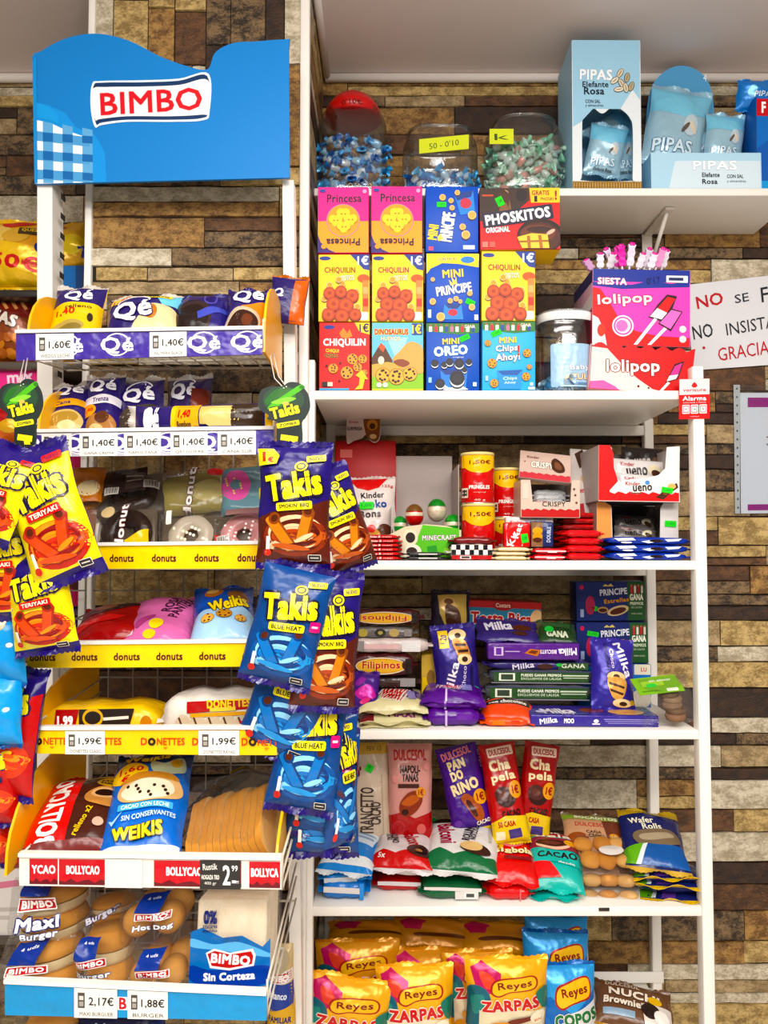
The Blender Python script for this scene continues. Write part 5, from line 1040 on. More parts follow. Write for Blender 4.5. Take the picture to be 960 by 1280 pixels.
bar('pale pink and silver biscuit roll in the middle of the pile', 433, 541, 816, 799, 1.66, 0.055, '#c9bcb8', [R(36, 55, 50, 40, '#d8b8b8'), R(78, 50, 24, 90, '#dcdad8'), R(12, 50, 10, 80, '#8f8a88')], 'biscuit_roll', 'biscuit roll', 'biscuit rolls')
bar('dark red biscuit roll with upright gold oval label in the pile', 434, 522, 846, 818, 1.655, 0.055, '#4a1418', FIL(1), 'biscuit_roll', 'biscuit roll', 'biscuit rolls')
bar('dark brown biscuit roll with a grey end, lowest of the pile', 462, 526, 860, 846, 1.665, 0.055, '#3a2a28', [R(80, 50, 36, 80, '#9a9694'), R(40, 40, 40, 20, '#5a4a46')], 'biscuit_roll', 'biscuit roll', 'biscuit rolls')
bar('dark biscuit roll with only its end showing beneath the others', 455, 526, 'D', 860, 1.675, 0.055, '#2c2422', [R(50, 50, 60, 20, '#4a3c38')], 'biscuit_roll', 'biscuit roll', 'biscuit rolls')
bag('sweet_packet', 'small purple and pink patterned packet beside the cream bars', 'sweet packet', [E(30, 30, 22, '#8f2f9a', 10, 30), E(70, 50, 22, '#7a2a9a', 9, -30), G([(10, 60), (60, 40), (90, 70), (40, 80)], '#c2389a', 1), E(50, 82, 20, '#e0508a', 6, 20)], '#4a2380', ((456), 886, 1.60), (458, 842, 1.64), 34, 0.03, None, 'foil', ('#4a2380', '#4a2380'))
MX = [G([(0, 30), (30, 24), (100, 36), (100, 74), (60, 70), (0, 66)], '#4a2e82'), G([(0, 0), (60, 0), (100, 20), (40, 24)], '#e9e4c4', 1), T('MAXI', 52, 56, 40, 56, '#c02434', -20, .09, '#f4ece0', .06), R(80, 62, 12, 34, '#8d84b2'), E(24, 74, 8, '#7fd08f', 6), TB('', 40, 14, 30, 12, '#c9a78a', 12)]
cr = '#d6cfa8'
def flatpack(label, b, t, w, th_, base, els, name, cat, group=None, seal=None, fin='film', yaw=0, boxy=4, **k): return bag(name, label, cat, els, base, b, t, w, th_, group, fin, seal or (base, base), .06, yaw, boxy, 0.02, **k)
flatpack('cream crisp bar packet with purple band, topmost of three at the corner of board', (492, 890, 1.585), (486, 862, 1.72), 82, 0.035, cr, MX, 'wafer_packet', 'wafer packet', 'cream wafer packets')
flatpack('cream crisp bar packet in the middle of three at the corner of board', (494, 901, 1.575), (488, 890, 1.71), 84, 0.03, cr, [T('MAXI', 60, 84, 40, 20, '#8a3a7a', 0, .08), R(10, 60, 20, 80, '#7a2430')], 'wafer_packet', 'wafer packet', 'cream wafer packets', yaw=4)
flatpack('cream crisp bar packet, lowest of three at the corner of board', (492, 909, 1.572), (486, 903, 1.70), 82, 0.025, cr, [R(12, 50, 24, 90, '#6e2230'), R(80, 60, 30, 60, '#cdc49a')], 'wafer_packet', 'wafer packet', 'cream wafer packets', yaw=-3)
pp = '#5a1f8a'
flatpack('purple wafer packet with red and white lettering, upper of two', (566, 878, 1.585), (566, 858, 1.74), 78, 0.05, pp, [T('MAXI', 46, 46, 34, 60, '#c0304a', -8, .09, '#efe4ee', .05), R(72, 52, 16, 50, '#8a86c0', 0, 0), E(88, 40, 5, '#6fd6a8', 12), R(40, 88, 3, 24, '#d8c4e6')], 'wafer_packet', 'wafer packet', 'purple wafer packets')
bar('purple wafer packet lying under another purple wafer packet', 529, 606, 'D', 887, 1.575, 0.14, pp, [R(35, 50, 4, 96, '#cdb6e0'), R(70, 40, 30, 40, '#6a2c9c')], 'wafer_packet', 'wafer packet', 'purple wafer packets')
bar('purple wafer packet standing on edge between the two purple packets', 528, 604, 887, 876, 1.585, 0.12, '#6a2a98', [R(35, 50, 4, 96, '#cdb6e0')], 'wafer_packet', 'wafer packet', 'purple wafer packets')
pk('small yellow box with brown oval standing behind the purple packets', 527, 546, 818, 'D', 1.70, 0.06, '#e0bf1c', [R(50, 20, 96, 38, '#c8a85a'), E(60, 40, 26, '#8a6a3a', 14)], 'biscuit_box', 'biscuit box')
MIL = '#34267e'
def mil_up(): return [R(26, 15, 22, 26, '#e0c33a'), T('1.20', 26, 15, 20, 10, '#4a2a6a', 80, .06), E(58, 10, 20, '#e8d3a8', 9), E(59, 11, 7, '#3a1e12', 4), G([(46, 16), (72, 18), (84, 38), (82, 50), (64, 52), (50, 32)], '#c98f52', 1), G([(50, 22), (76, 24), (74, 28), (52, 26)], '#3a1c12'), G([(54, 32), (80, 32), (80, 36), (56, 36)], '#3a1c12'), E(70, 46, 17, '#ecd6aa', 8), E(70, 46, 7, '#3a1e12', 4), T('Milka', 34, 74, 82, 13, '#f0edf4', 70, .06), T('Choco', 64, 72, 50, 6, '#e3d9ea', 80, .04), TB('', 82, 74, 50, 6, '#1d1048', 84, .05)]
def mil_dn(): return [T('Milka', 72, 28, 84, 13, '#f0edf4', -70, .06), T('Choco', 46, 28, 46, 6, '#e3d9ea', -84, .04), T('CROISSANT', 34, 28, 74, 5, '#1d1048', -86, .05), E(54, 56, 22, '#e6cfa0', 8), E(54, 56, 8, '#4a2a1a', 4), G([(34, 58), (76, 60), (74, 80), (60, 90), (42, 84)], '#d8a866', 1), G([(36, 64), (74, 70), (72, 73), (36, 68)], '#4a2616'), G([(38, 74), (72, 80), (68, 83), (40, 78)], '#4a2616'), E(68, 94, 22, '#ecd8ae', 6), E(70, 95, 9, '#3a1e14', 3), E(92, 92, 6, '#d9b02a', 4)]
bag('biscuit_bag', 'violet chocolate roll bag standing upright, yellow price patch at its top', 'biscuit bag', mil_up(), MIL, (574, 872, 1.665), (565, 786, 1.69), 56, 0.045, None, 'foil', (MIL, MIL), .07)
bag('biscuit_bag', 'dark violet bag with a tan biscuit picture peeping over the upright bag', 'biscuit bag', [G([(16, 14), (90, 6), (92, 90), (40, 94), (22, 60)], '#b0985a', 0), E(42, 36, 20, '#c9a878', 16, 20), G([(36, 40), (70, 50), (76, 92), (44, 92)], '#4a2c1c', 1), E(44, 30, 12, '#6b4a2c', 8)], '#241a2c', (562, 790, 1.73), (563, 740, 1.76), 50, 0.04, None, 'foil', ('#241a2c', '#241a2c'), .06)
carton('biscuit_box', 'red and teal biscuit box lying at the rear behind the violet packs', 'biscuit box', [R(50, 12, 99, 24, '#b3222a'), R(50, 62, 99, 76, '#3a7f9c'), E(48, 14, 14, '#a01c26', 20), T('Cuetara', 48, 14, 20, 16, '#e9c9b4', 0, .05), T('Tosta Rica', 46, 62, 84, 46, '#b0202c', 0, .09, '#f0e4da', .05), E(94, 60, 9, '#dcb58a', 34)], '#3a7f9c', (630, 786, 1.78), (631, 752, 1.78), 92, 0.10, None, side='#8f1a22')
def flat_box(label, x0, x1, y0, y1, Y, d, base, els, top=None, topels=None, name='biscuit_box', cat='biscuit box', **k):
    return carton(name, label, cat, els, base, ((x0 + x1) / 2, y1, Y), ((x0 + x1) / 2, y0, Y), x1 - x0, d, None, 'film', r=0.003, topcol=top, topels=topels, **k)
GAN = [R(50, 50, 94, 76, '#33552f'), R(16, 50, 16, 60, '#dfe6d6'), R(16, 50, 12, 44, '#3a4a3a'), T('PUEDES GANAR PREMIOS', 50, 34, 40, 22, '#e6ecd8', 0, .06), T('EXCLUSIVOS DE LALIGA', 50, 62, 40, 18, '#cdd8c0', 0, .04), R(84, 36, 26, 10, '#cdd8c0'), R(84, 54, 24, 8, '#b6c4ac'), R(50, 96, 99, 8, '#8f8a94'), R(50, 5, 99, 8, '#4a4a6a')]
def ganas(lo, i):
    return GAN
bar('slim green pack with white prize lettering, lowest of the three green ones', 612, 742, 'D', 886, 1.70, 0.06, '#4a4a5c', GAN, 'biscuit_roll', 'biscuit roll', 'green banded rolls')
bar('slim green pack with white prize lettering, middle of the three green ones', 603, 743, 876, 857, 1.665, 0.06, '#565a5c', GAN, 'biscuit_roll', 'biscuit roll', 'green banded rolls')
bar('slim green pack with white prize lettering, upper of the three green ones', 608, 745, 855, 838, 1.67, 0.06, '#4f5358', GAN, 'biscuit_roll', 'biscuit roll', 'green banded rolls')
bar('violet biscuit roll with white lettering above the green banded packs', 606, 742, 838, 826, 1.68, 0.06, '#3a3076', [T('Milka', 34, 55, 22, 64, '#e6e2f0', 8, .05), E(56, 60, 8, '#4a2a24', 30), R(84, 55, 30, 80, '#3a5a34'), T('GANA', 84, 50, 24, 50, '#d9e2cc', 0, .06), E(70, 40, 3, '#4fc060', 18)], 'biscuit_roll', 'biscuit roll')
flat_box('violet chocolate biscuit carton lying on its edge, lettering upside down', 610, 724, 804, 825, 1.66, 0.05, '#5a2a86', [T('BISCUITS', 66, 50, 18, 24, '#efe6f4', 180, .05), T('Milka', 87, 50, 20, 44, '#f4eef6', 184, .05), R(12, 50, 10, 50, '#cdbcd8'), R(12, 50, 6, 40, '#6a3a9a'), R(27, 50, 16, 6, '#b9a4cc'), G([(40, 60), (46, 34), (58, 40), (54, 78)], '#b9703a'), G([(44, 56), (48, 42), (55, 46), (52, 66)], '#6b3518')], '#4a2276')
flatpack('violet chocolate biscuit pack with slanting white lettering, tilted on the pile', (635, 801, 1.675), (632, 776, 1.76), 76, 0.02, '#35286e', [T('Milka', 36, 44, 46, 40, '#e9e6f2', 8, .06), E(74, 50, 16, '#5a2a1c', 14), E(70, 76, 12, '#4a2318', 10)], 'biscuit_pack', 'biscuit pack')
flatpack('dark green pack with white lettering lying behind the violet carton', (697, 802, 1.69), (694, 780, 1.77), 48, 0.02, '#2b4a2a', [T('GANA', 50, 74, 56, 30, '#dfe6d0', 0, .07), R(50, 30, 70, 24, '#3a5f36'), E(30, 52, 12, '#43c85a', 14)], 'biscuit_pack', 'biscuit pack')
PRC = lambda: [R(38, 50, 74, 96, '#22306e'), R(87, 50, 25, 98, '#2f5a34'), T('PRINCIPE', 54, 26, 40, 17, '#e6e9f2', 4, .06, '#15225a', .04), T('Estrellas', 58, 48, 36, 11, '#e0a23c', 6, .05, '#5a2a1c', .04), E(60, 74, 16, '#d9c49a', 12, 15), E(60, 75, 12, '#5a2a1c', 8, 15), E(38, 72, 8, '#c9a06a', 8), E(38, 73, 6, '#4a2318', 5), E(20, 60, 7, '#b03a5a', 24), E(8, 14, 3, '#c23a5a', 6), R(8, 80, 5, 20, '#a9b4d8'), T('GANA', 87, 40, 20, 17, '#eef2e2', 0, .08), T('PREMIOS', 87, 56, 19, 8, '#dfe8d0', 0, .06), T('DE LALIGA', 87, 66, 16, 5, '#cdd8c0'), T('COMPRA Y LLEVATELO', 87, 82, 16, 4, '#cdd8c0')] + [R(80 + 5 * i, 20, 3, 20, ('#c8404a', '#e6e0d2', '#b03a3a', '#d9d4c6')[i], .4) for i in range(4)] + [E(80 + 5 * i, 10, 1.4, '#a9775a') for i in range(4)] + [G([(38, 12), (42, 6), (46, 10), (50, 5), (54, 12)], '#d9c27a')]
ZD1, ZD2 = 870, 825
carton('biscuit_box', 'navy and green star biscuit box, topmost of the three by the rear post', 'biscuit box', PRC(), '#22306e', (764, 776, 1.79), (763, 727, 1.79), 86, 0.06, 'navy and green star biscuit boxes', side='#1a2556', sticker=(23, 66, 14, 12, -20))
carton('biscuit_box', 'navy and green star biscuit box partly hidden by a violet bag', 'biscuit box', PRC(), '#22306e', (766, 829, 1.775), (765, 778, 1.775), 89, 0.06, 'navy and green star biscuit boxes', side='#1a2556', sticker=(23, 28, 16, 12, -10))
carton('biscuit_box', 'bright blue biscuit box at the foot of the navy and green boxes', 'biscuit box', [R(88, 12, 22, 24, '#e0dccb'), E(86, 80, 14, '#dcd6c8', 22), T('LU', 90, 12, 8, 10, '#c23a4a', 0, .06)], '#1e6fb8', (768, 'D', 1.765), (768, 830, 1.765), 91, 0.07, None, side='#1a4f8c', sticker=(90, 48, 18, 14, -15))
bag('biscuit_bag', 'violet croissant bag leaning on the long chocolate box, lettering running down', 'biscuit bag', mil_dn(), '#3a2f96', (767, 884, 1.63), (764, 803, 1.68), 54, 0.04, None, 'foil', ('#3a2f96', '#3a2f96'), .06)
flat_box('long violet chocolate biscuit box lying at the front edge of the board', 664, 823, 894, 'D', 1.575, 0.09, '#41368f', [T('Milka', 14, 50, 14, 50, '#f2eff6', 8, .07), T('MOO', 30, 50, 8, 44, '#f2eff6', 0, .08), TB('', 29, 26, 8, 14, '#2a1c5a'), R(78, 34, 42, 8, '#9a92c8'), R(78, 50, 40, 8, '#8f86c2'), R(78, 66, 36, 8, '#8f86c2'), E(51, 50, 2, '#e9e6f2', 16), R(51, 74, 6, 10, '#e9e6f2')], '#3c318a', [T('Milka', 24, 60, 26, 50, '#f2eff6', 6, .06), T('MOO', 30, 88, 10, 18, '#e6e0f0'), E(52, 50, 10, '#7a3a2a', 26), E(78, 64, 14, '#d9a866', 30), E(10, 70, 4, '#cfcae6', 12)])
flatpack('orange packet with a black lettered band at the front edge', (634, 902, 1.585), (634, 880, 1.68), 64, 0.04, '#dd5a1c', [R(50, 14, 94, 26, '#4a2a20'), R(50, 46, 86, 26, '#221a18', .3, 4), T('con chocolate', 50, 46, 74, 17, '#f2ece4', 4, .06), E(60, 20, 14, '#b03a24', 12), T('10', 40, 16, 10, 14, '#d8a890')], 'cake_packet', 'cake packet', boxy=3)
bar('orange packet lying under the one with the black lettered band', 601, 667, 'D', 898, 1.575, 0.10, '#e0641f', [R(30, 50, 30, 60, '#e8802f'), R(70, 40, 20, 40, '#cf5218')], 'cake_packet', 'cake packet')
# clear packet of round cakes with a green card
m, W, H = frame((836, 'D', 1.585), (818, 850, 1.635), 74)
root = tag(empty('cake_pack', m), 'clear crinkled packet of round cakes under a bright green card, board end', 'cake pack')
for i in range(5):
    mb = MB(); r_ = 0.021; mb.lathe([(0.0004, -0.007), (r_ * .92, -0.006), (r_, 0), (r_ * .92, 0.006), (0.0004, 0.007)], mat(('#8a6f5a', '#75604f', '#94806e', '#a08c76', '#7d6a58')[i], 'bread'), 20, cap=False)
    o = mb.build('round_cake', root, Matrix.Translation((0.012 + (i % 2) * .004, -0.020, H * (0.14 + 0.12 * i))) @ Matrix.Rotation(0.7, 4, 'X'))
mb = MB(); f = pillow(W, H, 0.062, 77, 3, .03)
for sd in (-1, 1):
    vs = [f((i / 16 - .5) * W, j / 18 * H, sd, 0) for j in range(19) for i in range(17)]
    mb.add([(x, y - 0.014, z) for x, y, z in vs], [(j * 17 + i, j * 17 + i + 1, j * 17 + i + 18, j * 17 + i + 17) if sd < 0 else (j * 17 + i, j * 17 + i + 17, j * 17 + i + 18, j * 17 + i + 1) for j in range(18) for i in range(16)], mat('clear'), True)
mb.build('clear_wrap', root)
mb = MB(); pl = [(-W * .46, -0.047, H * .56), (W * .30, -0.047, H * .56), (W * .26, -0.030, H * .98), (-W * .5, -0.030, H * .98)]
mb.add(pl + [(x, y + .001, z) for x, y, z in pl], [(0, 1, 2, 3), (7, 6, 5, 4), (0, 4, 5, 1), (1, 5, 6, 2), (2, 6, 7, 3), (3, 7, 4, 0)], mat('#7fae2c', 'paper'))
def cm(x, z, off): t = z / (H * .42); return (x - W * .1, -0.047 + 0.017 * t - off, H * .56 + z)
art(mb, [R(40, 40, 50, 30, '#a9cf5a', .2), E(36, 50, 12, '#4fd05a', 12), R(78, 84, 26, 18, '#e9efe0'), R(30, 82, 40, 8, '#5a8a20'), T('sin azucar', 60, 24, 50, 14, '#f2f6e6', 0, .05)], W * .74, H * .42, cm, 'paper'); mb.build('green_card', root)
# ------------------------------------------------------------------ board E: cake packs
def DUL(c, x=50, y=12, w=70, h=8, rot=0): return T('DULCESOL', x, y, w, h, c, rot, .06)
bag('cake_pack', 'tall beige sponge slice pack with upright brown lettering at the board corner', 'cake pack', [R(50, 5, 92, 10, '#c9a85a'), T('FEV 12', 60, 5, 40, 4, '#6b5a3a'), T('TRANCETTO', 36, 58, 118, 13, '#4a3a34', 88, .03), T('CACAO', 60, 60, 56, 10, '#4a3a34', 88, .03), R(80, 56, 3, 56, '#b5a494'), E(14, 26, 5, '#7a2a2a', 3), E(20, 22, 3, '#7a2a2a', 2), G([(20, 86), (78, 82), (90, 99), (20, 99)], '#b5803c', 0), G([(22, 90), (80, 88), (84, 92), (22, 94)], '#4a2616', 0)], '#c9b8a6', (467, 1075, 1.70), (463, 928, 1.755), 46, 0.04, None, 'film', (None, '#c9b8a6'), .04, boxy=5, sticker=(46, 22, 20, 7, 60))
bag('cake_pack', 'tall pink and red pack with a filled bun picture standing at the rear', 'cake pack', [G([(0, 70), (30, 66), (60, 72), (100, 66), (100, 100), (0, 100)], '#a81c28', 0), DUL('#b01c2a', 50, 11, 74, 11), T('NAPOLI-', 50, 25, 46, 8, '#2c1c20', 0, .06), T('TANAS', 50, 33, 38, 8, '#2c1c20', 0, .06), R(46, 41, 48, 4, '#4a2a22'), G([(26, 58), (44, 48), (66, 46), (78, 54), (66, 64), (46, 70), (28, 68)], '#8a3c1c', 1), G([(30, 58), (46, 51), (64, 50), (70, 54), (50, 60)], '#b8642c', 1), E(38, 66, 8, '#3a1a10', 3), E(74, 47, 11, '#d89a2a', 5), T('1\u20ac', 74, 47, 12, 6, '#9a2a1a', 0, .06), E(24, 81, 14, '#b83a40', 7), E(24, 81, 11, '#a81c28', 5.6), T('DULCESOL', 24, 95, 30, 4, '#e9c4bc', 0, .05), T('NAPOLITANAS', 72, 94, 30, 3.5, '#e9c4bc', 0, .05), E(74, 82, 10, '#c86a66', 5), E(14, 34, 7, '#d89a94', 4), E(88, 22, 8, '#d89a94', 4)], '#cf9a92', (513, 1058, 1.70), (512, 929, 1.745), 56, 0.045, None, 'film', (None, '#a81c28'), .04, boxy=5)
YB1 = lambda: [G([(0, 82), (30, 76), (100, 80), (100, 100), (0, 100)], '#d8b832', 0)]
bag('cake_pack', 'purple pack leaning sideways with a filled bun and yellow euro badge', 'cake pack', [DUL('#d9868c', 46, 9, 74, 10, 8), T('PAN', 40, 22, 44, 12, '#f0dcae', 8, .09), T('DO', 36, 35, 32, 12, '#f0dcae', 8, .09), T('RINO', 50, 49, 70, 14, '#f0dcae', 10, .09), G([(34, 62), (52, 58), (78, 74), (80, 88), (64, 92), (46, 76)], '#a4562a', 1), G([(44, 66), (56, 68), (66, 84), (56, 84)], '#4a1f14', 1), E(82, 64, 17, '#e0a42a', 9), T('1\u20ac', 82, 64, 20, 10, '#9a2a2a', 0, .08), T('CACAO', 76, 93, 34, 5, '#f0e4d0', 8, .07), E(16, 90, 9, '#6a3a9a', 4)], '#4b2085', (592, 1036, 1.70), (569, 932, 1.745), 52, 0.045, None, 'film', (None, '#cbb03a'), .10, boxy=4)
def cha(): return [R(54, 9, 72, 10, '#efd9cc', .3, 4), DUL('#a8202a', 54, 9, 62, 6.5, 4), T('Cha', 46, 23, 60, 12, '#f0e0b8', 4, .09), T('pela', 52, 36, 70, 12, '#f0e0b8', 5, .09), E(50, 56, 28, '#3a1a14', 10), E(44, 53, 24, '#55302a', 8), E(44, 53, 12, '#6b3f34', 4), E(80, 49, 18, '#e0a42a', 9), T('1\u20ac', 80, 49, 20, 9, '#9a2a2a', 0, .08), T('CACAO', 58, 72, 52, 7, '#2a1210', 4, .08), G([(0, 80), (40, 74), (100, 76), (100, 100), (0, 100)], '#dcbf3a', 0), T('50 CASA', 40, 82, 48, 6, '#a8302a', 2, .08), R(60, 92, 34, 9, '#4a3a7a', .2, 4), R(20, 93, 24, 8, '#e9dfc2')]
bag('cake_pack', 'red chocolate cake pack with yellow foot beside the purple leaning pack', 'cake pack', cha(), '#b0161f', (640, 1052, 1.675), (620, 929, 1.74), 46, 0.04, 'red chocolate cake packs', 'film', (None, '#dcbf3a'), .03, boxy=4)
bag('cake_pack', 'red chocolate cake pack tilted outwards, the farther one from the purple pack', 'cake pack', cha(), '#a5141d', (664, 1046, 1.71), (678, 929, 1.755), 44, 0.04, 'red chocolate cake packs', 'film', (None, '#dcbf3a'), .03, boxy=4)
bag('cake_pack', 'dark purple pack hiding behind the red and purple packs', 'cake pack', [DUL('#b58fae', 40, 9, 60, 8, 90)], '#331a52', (606, 1035, 1.75), (600, 934, 1.78), 44, 0.04, None, 'film', (None, '#331a52'), .04, boxy=4)
# flat lying packs along the front
def bal(c): return [G([(0, 0), (100, 0), (100, 20), (92, 16), (80, 24), (66, 16), (50, 22), (30, 14), (14, 22), (0, 16)], c, 0), G([(0, 82), (20, 78), (40, 86), (60, 80), (84, 86), (100, 80), (100, 100), (0, 100)], c, 0)]
flatpack('white and red cake roll pack lying on the board, red script lettering', (501, 1090, 1.59), (507, 1040, 1.75), 74, 0.055, '#d9d2d2', bal('#c0202c') + [G([(18, 0), (40, 0), (52, 18), (34, 26), (20, 16)], '#5a2018', 1), T('Balconi', 66, 50, 52, 20, '#b01c38', -72, .05), T('ROLLINO', 36, 48, 44, 10, '#2a2024', -82, .05), T('CACAO', 26, 48, 28, 7, '#2a2024', -82, .04), E(78, 78, 20, '#4a2c22', 12), E(78, 78, 14, '#2a1612', 8), E(78, 78, 6, '#a87a50', 3), T('5x', 18, 88, 12, 8, '#f2dcdc', -6, .06), R(10, 50, 5, 40, '#b8aeb0', 0, -6)], 'cake_roll_pack', 'cake roll pack', None, ('#c0202c', '#e6e2e4'), boxy=4)
flatpack('green and white cake roll pack lying on top of another green pack', (575, 1090, 1.58), (580, 1030, 1.765), 86, 0.05, '#dad8d6', bal('#176b43') + [E(22, 16, 16, '#3a201a', 10), E(22, 16, 10, '#1f100c', 6), E(72, 10, 16, '#c9a878', 7), E(72, 12, 9, '#5a2f22', 4), T('Balconi', 28, 50, 52, 20, '#a01c48', -80, .05), T('ROLLINO', 58, 46, 40, 10, '#2a2024', 82, .05), T('NOCCIOLA', 68, 44, 40, 7, '#2a2024', 82, .04), E(70, 76, 22, '#3f2620', 9, -8), E(64, 72, 16, '#d8bb88', 8), R(90, 44, 4, 30, '#b8b4b4')], 'cake_roll_pack', 'cake roll pack', 'green cake roll packs', ('#176b43', '#dedbd9'), boxy=4)
bar('green and white cake roll pack with barcode, lying beneath the other green pack', 524, 608, 'E', 1108, 1.575, 0.17, '#14603c', [R(50, 16, 99, 26, '#d8d4d2', 0, -2), R(74, 62, 40, 60, '#d9d5d2'), R(80, 62, 20, 40, '#efece9'), R(80, 62, 14, 28, '#4a4a4a')], 'cake_roll_pack', 'cake roll pack', 'green cake roll packs')
bar('red and white cake roll pack lying beneath the white and red one', 466, 532, 'E', 1101, 1.615, 0.16, '#b81a28', [R(50, 24, 99, 40, '#ded8d8', 0, -2)], 'cake_roll_pack', 'cake roll pack')
def blu(): return [R(70, 30, 50, 50, '#cfd9e2', 0, -8), R(70, 34, 40, 5, '#8fa6bc', 0, -8), R(70, 42, 36, 5, '#8fa6bc', 0, -8), E(40, 60, 20, '#e9e4da', 16, 20), E(44, 62, 12, '#8a6a4a', 10), R(50, 90, 99, 12, '#dfe4e6')]
flatpack('sky blue cake pack with a white fold, upper one at the corner of board', (430, 1092, 1.58), (452, 1034, 1.75), 66, 0.05, '#2f86cc', blu(), 'cake_pack', 'cake pack', 'sky blue cake packs', ('#2f86cc', '#dfe4e6'), boxy=4)
bar('sky blue cake pack with a white fold, lower one at the corner of board', 398, 462, 'E', 1103, 1.575, 0.16, '#2b7cc4', [R(46, 42, 90, 34, '#dad6d4', 0, -3), R(92, 50, 10, 96, '#2f8fd6')], 'cake_pack', 'cake pack', 'sky blue cake packs')
bar('sky blue cake pack wedged between the two other sky blue packs', 398, 464, 1105, 1092, 1.585, 0.15, '#3a90d4', [R(40, 60, 76, 50, '#cfd4d8', 0, 3)], 'cake_pack', 'cake pack', 'sky blue cake packs')
PNK = [G([(0, 0), (100, 0), (100, 16), (0, 18)], '#c83a5a', 0), T('PINKY', 48, 10, 50, 10, '#e9a0b0', 0, .06), E(50, 34, 26, '#e77a92', 12), E(50, 33, 19, '#c8406a', 8), E(50, 32, 12, '#ee9ab0', 5), E(20, 46, 14, '#e0b83a', 8), T('1\u20ac', 20, 46, 14, 9, '#a02a2a', 0, .08), T('Big', 30, 58, 44, 14, '#f2e6b8', 2, .1, '#7a1420', .05), T('bola', 72, 55, 44, 14, '#f2e6b8', 4, .1, '#7a1420', .05), TB('', 62, 72, 56, 10, '#8a1c2c', 6, .08, '#f0dcd0', .05)]
flatpack('red pack with a pink swirl cake, upper one of the pair', (641, 1104, 1.58), (637, 1052, 1.74), 60, 0.05, '#d0152a', PNK, 'cake_pack', 'cake pack', 'red swirl cake packs', boxy=3.5)
bar('red pack lying folded under the one with the pink swirl', 607, 668, 'E', 1110, 1.572, 0.16, '#cf1226', [R(76, 50, 3, 96, '#e87a80'), R(40, 20, 60, 20, '#e03a46')], 'cake_pack', 'cake pack', 'red swirl cake packs')
CAC = [R(50, 11, 99, 22, '#9c2f3c'), DUL('#d9b0a8', 50, 3.5, 80, 4), T('Cha', 40, 10, 46, 8, '#f0e4d0', 0, .09), T('pela', 50, 22, 66, 11, '#f0e4d0', 2, .09), R(50, 38, 99, 24, '#8a3440'), E(48, 41, 32, '#e6bda6', 9), E(46, 38, 30, '#4a2018', 7), E(46, 38, 16, '#6b3a30', 3.5), E(80, 35, 12, '#d8a42a', 6), G([(0, 46), (30, 50), (60, 58), (100, 52), (100, 74), (60, 74), (0, 72)], '#3fb2a8', 0), T('CACAO', 54, 60, 74, 11, '#27161a', 4, .09), G([(0, 70), (40, 74), (60, 92), (0, 96)], '#d8303c', 0), T('desde', 70, 72, 30, 4, '#eaf4f0', 3)]
flatpack('teal and red chocolate cake pack, upper of two by the clear cake trays', (695, 1110, 1.585), (690, 1046, 1.74), 66, 0.05, '#3fb2a8', CAC, 'cake_pack', 'cake pack', 'teal cake packs', ('#9c2f3c', '#46bdb2'), boxy=3.5)
flatpack('teal chocolate cake pack lying under the other teal pack', (694, 1124, 1.575), (690, 1108, 1.72), 56, 0.025, '#3fb2a8', [G([(20, 40), (90, 30), (70, 90), (10, 96)], '#37a096', 0)], 'cake_pack', 'cake pack', 'teal cake packs', boxy=3)
# clear trays of filled pastries under a printed pack
bag('pastry_pack', 'brown and cream pastry pack leaning at the rear of the clear pastry trays', 'pastry pack', [R(50, 6, 99, 12, '#8aa04a'), T('BOCADITOS', 56, 7, 72, 7, '#f0ecd8', 0, .09), G([(0, 14), (70, 12), (80, 60), (0, 70)], '#b89274', 0), DUL('#a82230', 46, 22, 56, 7), T('CA\u00d1A', 48, 34, 26, 6, '#3a2018', 0, .07), T('CREMA', 52, 41, 28, 6, '#3a2018', 0, .07), G([(64, 14), (100, 12), (100, 100), (80, 100)], '#6b3a2c', 0), E(82, 40, 9, '#c98f2a', 5), T('1\u20ac', 82, 40, 9, 5, '#e9d9a0', 0, .06), E(20, 46, 18, '#8a4a24', 9)], '#b08868', (752, 1098, 1.62), (738, 1022, 1.76), 76, 0.03, None, 'film', ('#6d5a3a', '#8a6a4a'), .03, boxy=4)
